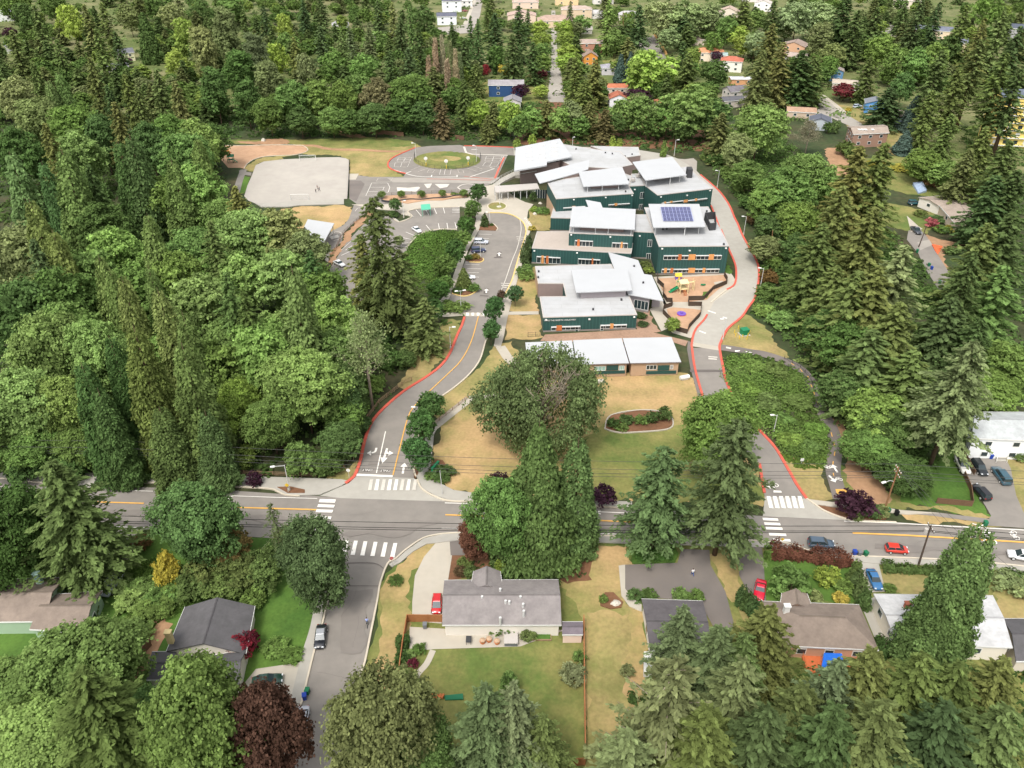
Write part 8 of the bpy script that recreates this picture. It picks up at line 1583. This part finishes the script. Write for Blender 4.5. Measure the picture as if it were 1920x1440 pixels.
for i, (u, v) in enumerate(((799,312),(837,317),(878,311))):
    g = G(u, v); o = thing('basketball_hoop', ('left', 'middle', 'right')[i] + ' basketball hoop at the edge of the grass oval', 'basketball hoop', (g.x, g.y, 0), 0, 'basketball hoops')
    MB().tube([(0, .3, 0), (0, .3, 3.2)], .09, 6).build('pole', M_steel, o); MB().tube([(0, .3, 0), (0, .3, 1.6)], .16, 8).build('pad', M_yel, o); MB().tube([(0, .05, 3.3), (0, 0, 3.3)], .75, 12).build('backboard', M_frame, o); MB().tube([(.23*math.cos(t), -.3+.23*math.sin(t), 3.0) for t in [k*.6283 for k in range(11)]], .03, 4).build('rim', M_redp, o)
g = G(937.3, 385); o = thing('flagpole', 'tall bare white flagpole in the round plaza bed', 'flagpole', (g.x, g.y, .2)); MB().tube([(0, 0, 0), (0, 0, hfrom(937,385,336))], [.11, .06], 8).build('pole', M_frame, o); MB().tube([(0, 0, 9.2), (0, 0, 9.4)], .12, 8).build('finial', M_steel, o)
M_rock = mat('rock', (190, 184, 172), .9, var=.15, scale=1.5)
def boulder(u, v, s, label, group=None, h=None):
    g = G(u, v); q = random.Random(int(u * 7 + v)); vs = []; mb = MB(); n, m_ = 9, 5
    rings = []
    for j in range(m_):
        ph = math.pi * .52 * j / (m_ - 1); rings.append([(s * math.cos(ph) * math.cos(6.283*k/n) * q.uniform(.8, 1.15), s * .8 * math.cos(ph) * math.sin(6.283*k/n) * q.uniform(.8, 1.15), max(0, (h or s * .75) * math.sin(ph) * q.uniform(.85, 1.1))) for k in range(n)])
    ring_loft(mb, rings); o = mb.build('boulder', M_rock, None, False, (g.x, g.y, .05)); o.rotation_euler.z = q.uniform(0, 6); tag(o, label, 'boulder', group)
boulder(1154, 1133, .95, 'pale boulder in the mulch circle on the dry lawn'); boulder(936, 389, 1.5, 'flat pale rocks at the foot of the flagpole', h=.5); boulder(494, 264, 1.4, 'white boulder at the wood edge behind the bark play area'); boulder(1003, 402, .9, 'pale boulder on the lawn near the school entrance'); boulder(1013, 382, .8, 'pale boulder by the school entrance bushes'); boulder(1127, 716, 1.0, 'pale rubble mound at the corner of the middle portable')
for i in range(6): boulder(985.5 + i * 2.5, 411 + i * 3.4, .75, ('first', 'second', 'third', 'fourth', 'fifth', 'sixth')[i] + ' white seat stone from the flagpole along the plaza kerb', 'white seat stones')
pw = MB().strip(smooth(W([(716,378),(726,380),(745,379),(768,376),(790,376.5),(812,374),(835,373),(855,369),(882,368)]), 4), .35, .05, h=.75); tag(pw.build('planter_wall', M_dark), 'wavy dark retaining wall of the playground planter', 'wall')
o = thing('bus_shelter', 'small teal roofed shelter at the head of the west car park', 'shelter'); zt = 2.7; P = W([(789,384.5),(806,383),(808,392),(790,393.5)], zt); MB().prism(P, zt - .15, zt, zt=[zt + .2, zt + .2, zt - .05, zt - .05]).build('shelter_roof', M_teal, o)
for p in inset(P, .3): MB().tube([(p.x, p.y, 0), (p.x, p.y, zt)], .07, 5).build('post', M_teal, o)
g = G(817, 889); o = thing('school_sign', 'green upright school sign in the clipped bushes at the driveway mouth', 'sign', (g.x, g.y, 0), R(64)); MB().box((0, 0, .3), (2.4, .7, .6)).build('plinth', M_conc, o); MB().box((0, 0, 1.5), (2.6, .34, 1.9)).build('panel', M_grn, o); MB().box((0, 0, 2.5), (2.8, .5, .16)).build('cap', M_grn, o)
def sign(u, v, H, label, face, shape='oct', rot=0, r=.42, name='road_sign'):
    g = G(u, v); o = thing(name, label, 'road sign', (g.x, g.y, 0), rot); MB().tube([(0, 0, 0), (0, 0, H)], .04, 5).build('post', M_steel, o)
    n = {'oct': 8, 'round': 16, 'sq': 4, 'dia': 4}[shape]; a0 = {'oct': R(22.5), 'round': 0, 'sq': R(45), 'dia': 0}[shape]
    pts = [(r*math.cos(a0+6.283*k/n), r*math.sin(a0+6.283*k/n)) for k in range(n)]; mb = MB(); mb.add([(x, y, H + z) for y in (-.07, -.04) for x, z in pts], [tuple(range(n)), tuple(range(n, 2*n))[::-1]] + [(k, n+k, n+(k+1) % n, (k+1) % n) for k in range(n)]); mb.build('plate', face, o); return o
s_ = sign(736, 1063, 2.3, 'red stop sign at the corner of the side street', M_redp, 'oct', R(10))
MB().add([(x, -.09, 2.3 + z) for x, z in [(.46*math.cos(R(22.5)+6.283*k/8), .46*math.sin(R(22.5)+6.283*k/8)) for k in range(8)]] + [(x, -.09, 2.3 + z) for x, z in [(.39*math.cos(R(22.5)+6.283*k/8), .39*math.sin(R(22.5)+6.283*k/8)) for k in range(8)]], [(k, (k+1) % 8, 8+(k+1) % 8, 8+k) for k in range(8)]).build('border', M_frame, s_)
mesh_text('STOP', .26, M_frame, s_, (0, -.1, 2.3), (R(90), 0, 0))
sign(655, 897, 2.2, 'round white sign left of the school driveway mouth', M_frame, 'round'); sign(541, 925, 2.2, 'yellow diamond sign at the grey road lamp', M_yel, 'dia', 0, .5); sign(1463, 1027, 2.2, 'yellow sign post at the east zebra crossing', M_yel, 'dia', 0, .4); sign(1502, 870, 1.2, 'small white box sign in the low thicket by the trail', M_frame, 'sq', 0, .5)
sp2 = thing('sign_post', 'thin pale leaning post on the corner pavement by the green sign', 'post'); a, b = G(829.5, 928), G(825.5, 876, 6); MB().tube([(a.x, a.y, 0), (a.x - .2, a.y + .2, 6.2)], [.09, .06], 6).build('pole', M_steel, sp2)
g = G(188, 907); o = thing('bench', 'dark bench at the bus stop on the left pavement', 'bench', (g.x, g.y, .14)); MB().box((0, 0, .45), (2.0, .5, .08)).build('seat', M_dark, o); MB().box((0, .25, .8), (2.0, .07, .5)).build('backrest', M_dark, o)
for sx in (-.85, .85): MB().box((sx, 0, .22), (.08, .5, .45)).build('leg', M_rail, o)
g = G(1395, 627); o = thing('transformer_box', 'green electrical cabinet ringed by yellow bollards beside the school road', 'electrical cabinet', (g.x, g.y, 0), .3); MB().box((0, 0, .85), (1.9, 1.7, 1.5)).build('cabinet', M_grn, o); MB().box((0, 0, 1.66), (2.05, 1.85, .14)).build('lid', M_grn, o); MB().box((0, 0, .08), (2.6, 2.4, .16)).build('pad', M_conc, o)
for i, (u, v) in enumerate(((1377,625),(1384,617),(1379,631),(1392,634),(1400,637),(1405,625),(1402,631),(1386,636))):
    g = G(u, v); tag(MB().tube([(0, 0, 0), (0, 0, 1.1)], .1, 7).build('bollard', M_yel, None, False, (g.x, g.y, 0)), 'yellow bollard guarding the green electrical cabinet', 'bollard', 'yellow bollards round the green cabinet')
def bin_(u, v, m, label, group='wheelie bins'):
    g = G(u, v); o = thing('wheelie_bin', label, 'bin', (g.x, g.y, .1), rnd.uniform(-.3, .3), group); b = MB(); b.add([(x*.26, y*.3, 0) for x, y in ((-1,-1),(1,-1),(1,1),(-1,1))] + [(x*.32, y*.38, 1.0) for x, y in ((-1,-1),(1,-1),(1,1),(-1,1))], [(0,1,5,4),(1,2,6,5),(2,3,7,6),(3,0,4,7),(3,2,1,0)]); b.build('body', m, o); MB().box((0, 0, 1.04), (.7, .84, .09)).build('lid', m, o)
    for s in (-1, 1): MB().tube([(s*.22, .36, .12), (s*.3, .36, .12)], .12, 8).build('wheel', M_black, o)
M_binb = mat('bin_blue', (34, 64, 150), .5, var=0); M_bing = mat('bin_green', (28, 104, 70), .5, var=0); M_bink = mat('bin_grey', (110, 112, 116), .5, var=0)
for u, v, m, l in ((1601,1041,M_binb,'blue bin at the road by the rust red hedge end'),(1610,1042,M_bink,'grey bin between the blue and the green bin'),(1622,1043,M_bing,'green bin right of the grey bin at the driveway'),(1846,986,M_bing,'lone green bin on the grass verge at the far driveway'),(577,1301,M_bing,'green bin on the side street kerb'),(572,1311,M_binb,'blue bin on the side street kerb'),(1719,474,M_bing,'green bin at the foot of the cul-de-sac pole'),(1741,500,M_bing,'green bin lower on the cul-de-sac road edge'),(1746,506,M_binb,'blue bin on the cul-de-sac road edge'),(1761,533,M_bing,'green bin lowest on the cul-de-sac road'),(797,1178,M_bink,'grey bin inside the orange fence'),(269,1215,M_binb,'blue bin on the bare bank by the dark roofed house'),(1857,860,M_binb,'blue bin beside the house stairs'),(1664,962,M_bing,'green bin lying near the tan pole'),(1680,966,M_trim,'black bin near the tan pole')): bin_(u, v, m, l)
# play yard
g = G(1278, 547); o = thing('play_climber', 'cream posted climbing frame with green slide in the upper play yard', 'climbing frame', (g.x, g.y, .1), .2)
for x, y in ((-1.2,-1.6),(1.2,-1.6),(-1.2,1.6),(1.2,1.6),(-1.2,0),(1.2,0),(3.6,-.2),(3.6,.8)): MB().tube([(x, y, 0), (x, y, 3.3)], .16, 6).build('post', M_cream, o)
MB().box((0, 0, 1.4), (2.4, 3.2, .14)).build('platform', M_cream, o); MB().box((2.4, .3, 2.6), (2.6, .5, .14)).build('bridge_beam', M_cream, o); MB().add([(-1.2,-.6,1.5),(-1.2,.6,1.5),(-3.4,.6,.3),(-3.4,-.6,.3),(-4.0,-.6,.25),(-4.0,.6,.25)], [(0,1,2,3),(3,2,5,4)]).add([(-1.2,-.6,1.9),(-1.2,-.6,1.5),(-3.4,-.6,.3),(-3.4,-.6,.65)], [(0,1,2,3)]).add([(-1.2,.6,1.9),(-1.2,.6,1.5),(-3.4,.6,.3),(-3.4,.6,.65)], [(0,1,2,3)]).build('slide', M_grn, o)
MB().prism([(-1.3,-1.7),(1.3,-1.7),(1.3,0),(-1.3,0)], 3.2, 3.3, zt=[3.3,3.3,3.9,3.9]).build('shade_roof', M_cream, o); MB().prism([(-1.1,.2),(1.1,.2),(1.1,1.7),(-1.1,1.7)], 2.6, 2.7).build('shade_panel', M_grn, o)
L_ = MB()
for k in range(6): L_.box((0, -1.9 - k*.2, 1.3 - k*.22), (1.0, .12, .06))
L_.build('ladder', M_woodd, o)
g = G(1271, 524); o = thing('playhouse', 'small purple and yellow playhouse under the school wall', 'playhouse', (g.x, g.y, .1)); MB().box((0, 0, .6), (1.7, 1.3, 1.2)).build('body', M_pur, o); MB().add([(-1,-.8,1.2),(1,-.8,1.2),(1,.8,1.2),(-1,.8,1.2),(-1,0,2.1),(1,0,2.1)], [(0,1,5,4),(2,3,4,5),(0,4,3),(1,2,5)]).build('roof', M_yel, o); MB().box((.2, -.68, .5), (.6, .06, .9)).build('door', M_yel, o)
g = G(1277.5, 590); o = thing('play_spinner', 'purple and red round spinner in the lower play yard', 'spinner', (g.x, g.y, .1)); MB().tube([(0,0,.15),(0,0,.4)], 1.25, 16).build('disc', M_pur, o); MB().tube([(0,0,.02),(0,0,.15)], 1.3, 16).build('skirt', M_redp, o); MB().tube([(0,0,.4),(0,0,.8)], .4, 10).build('hub', M_pur, o)
g = G(1318, 537); o = thing('spring_rider', 'small green spring rider in the upper play yard', 'spring rider', (g.x, g.y, .1)); MB().box((0,0,.5), (1.4,.3,.4)).build('body', M_grn, o); MB().tube([(0,0,0),(0,0,.4)], .15, 8).build('spring', M_dark, o)
g = G(423, 287); o = thing('play_climber', 'brown and yellow climbing frame at the wood end of the bark area', 'climbing frame', (g.x, g.y, .1))
for x, y in ((-2.4,-1),(-.6,-1),(-2.4,1),(-.6,1),(1.5,0)): MB().tube([(x,y,0),(x,y,3)], .14, 6).build('post', M_yel, o)
MB().box((-1.5,0,1.5), (2,2.2,.14)).build('platform', M_woodd, o); MB().add([(-.4,-.5,1.5),(-.4,.5,1.5),(2.4,.5,.2),(2.4,-.5,.2)], [(0,1,2,3)]).build('slide', M_woodd, o); MB().prism([(-2.6,-1.2),(-.4,-1.2),(-.4,1.2),(-2.6,1.2)], 2.9, 3.0, zt=[3.0,3.0,3.6,3.6]).build('shade_roof', M_woodd, o)
g = G(434, 305); o = thing('play_climber', 'dark green climbing frame nearer the gravel pitch', 'climbing frame', (g.x, g.y, .1))
for x in (-1.1, 1.1):
    for y in (-.8, .8): MB().tube([(x,y,0),(x,y,2.6)], .13, 6).build('post', M_bing, o)
MB().box((0,0,1.3), (2.2,1.6,.14)).build('platform', M_bing, o); MB().prism([(-1.3,-1),(1.3,-1),(1.3,1),(-1.3,1)], 2.5, 2.6, zt=[2.6,2.6,3.2,3.2]).build('shade_roof', M_bing, o); MB().add([(1.1,-.4,1.3),(1.1,.4,1.3),(2.6,.4,-.0),(2.6,-.4,.0)], [(0,1,2,3)]).build('slide', M_bing, o)
# garden things
g = G(958, 1203); o = thing('hot_tub', 'grey covered hot tub on the patio of the ranch house', 'hot tub', (g.x, g.y, .05)); MB().box((0,0,.4), (2.1,2.1,.8)).build('tub', M_bink, o); MB().box((0,0,.86), (2.25,2.25,.13)).build('cover', M_cope, o)
for u, v, l in ((905,1206,'round rusty pot with dry plant on the patio'),(917,1203,'larger rusty pot in the middle of the patio pots'),(932,1207,'round rusty pot nearest the hot tub')): g = G(u, v); o = thing('plant_pot', l, 'plant pot', (g.x, g.y, .05), group='patio pots'); MB().tube([(0,0,0),(0,0,.5)], [.35,.5], 10).build('pot', M_woodd, o); MB().tube([(0,0,.5),(0,0,.8),(0,0,1.0)], [.42,.5,.1], 8).build('plant', M_tanw, o)
g = G(879, 1204); o = thing('patio_table', 'small dark table on the patio', 'table', (g.x, g.y, .05)); MB().box((0,0,.72), (.9,1.3,.06)).build('tabletop', M_dark, o)
for x in (-.38,.38):
    for y in (-.58,.58): MB().box((x,y,.35), (.07,.07,.7)).build('leg', M_dark, o)
o = thing('raised_bed', 'wooden edged raised bed beside the shed', 'raised bed'); P = W([(996,1189),(1033,1190),(1034,1202),(997,1202)]); MB().prism(P, 0, .35).build('frame', M_rail, o); MB().prism(inset(P, .12), .3, .38).build('soil', M_lush, o)
o = thing('log_pile', 'rusty log pile on the garden terrace', 'log pile'); mb = MB()
for k in range(16): g = G(793 + (k % 8) * 5, 1308 + (k // 8) * 2); mb.tube([(g.x, g.y - .3, .25 + .3 * (k // 8)), (g.x + .3, g.y + .4, .25 + .3 * (k // 8))], .2, 6)
mb.build('logs', M_woodd, o)
tp = MB(); P = W([(833,1306),(868,1304),(869,1313),(835,1314)]); tp.prism(P, 0, .5, zt=[.3,.5,.35,.25]); tag(tp.build('tarpaulin', M_bing), 'dark green tarpaulin beside the log pile', 'tarpaulin')
dk = MB(); P = W([(1503,1227),(1606,1226),(1600,1262),(1545,1266),(1512,1256)], .5); dk.prism(P, 0, .55); o = thing('deck', 'orange wooden deck behind the brown hip roofed house', 'deck'); dk.build('boards', mat('deck_orange', (198, 108, 66), .8, var=.15, scale=2.5), o)
for a, b in zip(P, P[1:] + P[:1]): MB().tube([(a.x,a.y,1.35),(b.x,b.y,1.35)], .05, 4).tube([(a.x,a.y,.5),(a.x,a.y,1.35)], .05, 4).build('railing', M_woodd, o)
P = [G3(*k) for k in ((1545,1224,2.4),(1578,1225,2.7),(1588,1250,1.9),(1540,1252,1.7))]; m_ = G3(1562, 1236, 3.0); tb = MB().add(P + [m_], [(0,1,4),(1,2,4),(2,3,4),(3,0,4)]); o = thing('tarpaulin', 'bright blue tarpaulin canopy over the orange deck', 'tarpaulin'); tb.build('cover', M_blue, o)
for p in P: MB().tube([(p.x,p.y,.5),(p.x,p.y,p.z)], .05, 5).build('pole', M_steel, o)
P = [G3(*k) for k in ((1712,342,1.2),(1730,340,2.2),(1738,356,1.0),(1722,362,.5))]; c = sum(P, Vector())/4 + Vector((0,0,1)); tag(MB().add(P + [c] + [Vector((p.x,p.y,0)) for p in P], [(0,1,4),(1,2,4),(2,3,4),(3,0,4),(0,5,6,1),(1,6,7,2),(2,7,8,3),(3,8,5,0)]).build('tarpaulin', mat('tarp_pale', (150,166,190), .6, var=.15)), 'pale blue tarpaulin heap behind the L-shaped roof', 'tarpaulin')
g = G(1283, 711); o = thing('storage_tank', 'white box lying at the corner of the last portable', 'tank', (g.x, g.y, .05), .3); MB().tube([(-1.2,0,.55),(1.2,0,.55)], .55, 10).build('tank', M_frame, o); MB().box((0,0,.1), (1.6,.9,.2)).build('cradle', M_cope, o)
P = W([(1747,460),(1767,463),(1758,478),(1752,470)]); tag(MB().prism(P, 0, .5, zt=[.5,.3,.25,.5]).build('tarpaulin', mat('tarp_orange', (222,100,60), .7, var=.1)), 'orange sheet on the bank beside the cul-de-sac', 'tarpaulin')
# ------------------------------------------------------------------ people: one skinned body each
M_skin = mat('skin', (206, 150, 120), .6, var=0); M_hair = mat('hair', (60, 42, 30), .7, var=.1)
def person(u, v, label, shirt, trousers, rot, stride=.25, arms=.2, lean=0., height=1.72):
    g = G(u, v); o = thing('person', label, 'person', (g.x, g.y, .08), rot); s = height / 1.72
    J = [(0,0,.94,.15),(0,0,1.15,.14),(0,.0+lean,1.40,.17),(0,lean,1.50,.06),(0,lean*1.2,1.58,.09),(0,lean*1.2+.02,1.66,.105),
         (-.1,0,.90,.105),(-.11,stride*.5+.04,.5,.075),(-.11,stride,.08,.05),(-.11,stride+.14,.04,.045), (.1,0,.90,.105),(.11,-stride*.3+.05,.5,.075),(.11,-stride,.08,.05),(.11,-stride+.14,.04,.045),
         (-.2,lean,1.42,.07),(-.27,lean+arms*.2,1.14,.05),(-.28,lean+arms,.92,.038),(-.28,lean+arms*1.2,.80,.045), (.2,lean,1.42,.07),(.27,lean-arms*.2,1.14,.05),(.28,lean+arms*.5,.92,.038),(.28,lean+arms*.7,.80,.045)]
    E = [(0,1),(1,2),(2,3),(3,4),(4,5),(0,6),(6,7),(7,8),(8,9),(0,10),(10,11),(11,12),(12,13),(2,14),(14,15),(15,16),(16,17),(2,18),(18,19),(19,20),(20,21)]
    me = bpy.data.meshes.new('body'); me.from_pydata([(x*s,y*s,z*s) for x,y,z,r_ in J], E, []); b = link('body', me, None, o)
    sk = b.modifiers.new('skin', 'SKIN'); b.modifiers.new('smooth', 'SUBSURF').levels = 1
    for k, (x,y,z,r_) in enumerate(J): me.skin_vertices[0].data[k].radius = (r_*s, r_*s)
    me.skin_vertices[0].data[0].use_root = True
    dg = bpy.context.evaluated_depsgraph_get(); nm = bpy.data.meshes.new_from_object(b.evaluated_get(dg)); b.modifiers.clear(); b.data = nm
    for m in (M_skin, shirt, trousers, M_trim): nm.materials.append(m)
    for p in nm.polygons:
        c = p.center / s; p.material_index = 0 if c.z > 1.5 or (abs(c.x) > .22 and c.z < 1.1 and c.z > .7) else 1 if c.z > .95 else 3 if c.z < .1 else 2; p.use_smooth = True
    h = MB(); ring_loft(h, [[(s*r_*math.cos(6.283*k/8), s*(lean*1.2 + .0) + s*r_*math.sin(6.283*k/8), s*z) for k in range(8)] for r_, z in ((.115,1.66),(.12,1.71),(.08,1.78))]); h.build('hair', M_hair, o, True)
    return o
DK = mat('cloth_dark', (38, 40, 50), .8, var=0); BL = mat('cloth_blue', (60, 90, 160), .8, var=0); WT = mat('cloth_white', (220, 220, 220), .8, var=0)
person(592.5, 361.5, 'child in dark clothes nearest the goal on the gravel pitch', DK, DK, .4, height=1.4); person(595.5, 355.5, 'person in dark clothes farthest from the goal on the pitch', DK, DK, 2.2); person(599, 359, 'tall person in black striding across the gravel pitch', DK, DK, 1.2, .35)
person(1298, 1080, 'person in white shirt and blue trousers on the turning court', WT, BL, .2)
pr = person(689, 1172, 'person in a pale blue top riding a scooter on the side street', mat('cloth_pale', (150, 166, 214), .8, var=0), DK, .2, .1)
g = G(689, 1176); o = thing('kick_scooter', 'small dark kick scooter under the rider on the side street', 'scooter', (g.x, g.y, .1), 1.7); MB().box((0,0,.08), (.7,.14,.04)).build('deck', M_dark, o); MB().tube([(.38,0,.08),(.34,0,.95)], .025, 5).build('stem', M_steel, o); MB().tube([(.34,-.22,.95),(.34,.22,.95)], .025, 5).build('handlebar', M_dark, o)
for x in (-.38, .4): MB().tube([(x,-.02,.06),(x,.02,.06)], .07, 8).build('wheel', M_black, o)
# ------------------------------------------------------------------ labels of trees and shrubs: each says which one
ORD = ['leftmost', 'second from the left', 'third from the left', 'fourth from the left', 'fifth from the left', 'sixth from the left', 'seventh from the left', 'eighth from the left', 'ninth from the left', 'tenth from the left', 'eleventh from the left', 'twelfth from the left', 'thirteenth from the left', 'fourteenth from the left', 'fifteenth from the left', 'sixteenth from the left']
from collections import defaultdict
BY = defaultdict(list)
for o, look, where, top in TREES: BY[(look, where)].append((top, o))
for (look, where), L_ in BY.items():
    if len(L_) == 1: L_[0][1]['label'] = f'{look} {where}'; continue
    L_.sort(key=lambda t: t[0][0])
    for i, (t, o) in enumerate(L_):
        n = len(L_)
        if n == 2: w_ = ('left', 'right')[i]
        elif i == n - 1: w_ = 'rightmost'
        elif i >= len(ORD) or i > n / 2 + 1:
            w_ = ['rightmost', 'second from the right', 'third from the right', 'fourth from the right', 'fifth from the right', 'sixth from the right', 'seventh from the right', 'eighth from the right', 'ninth from the right', 'tenth from the right', 'eleventh from the right', 'twelfth from the right'][min(11, n - 1 - i)]
        else: w_ = ORD[i]
        o['label'] = f'{w_} {look} {where}' if ' from' not in w_ else f'{look} {where}, {w_}'
        if 'group' not in o: o['group'] = f'{look}s {where}'

for o, *_ in TREES:
    if len(o['label'].split()) > 16: print('LONG', o['label'])
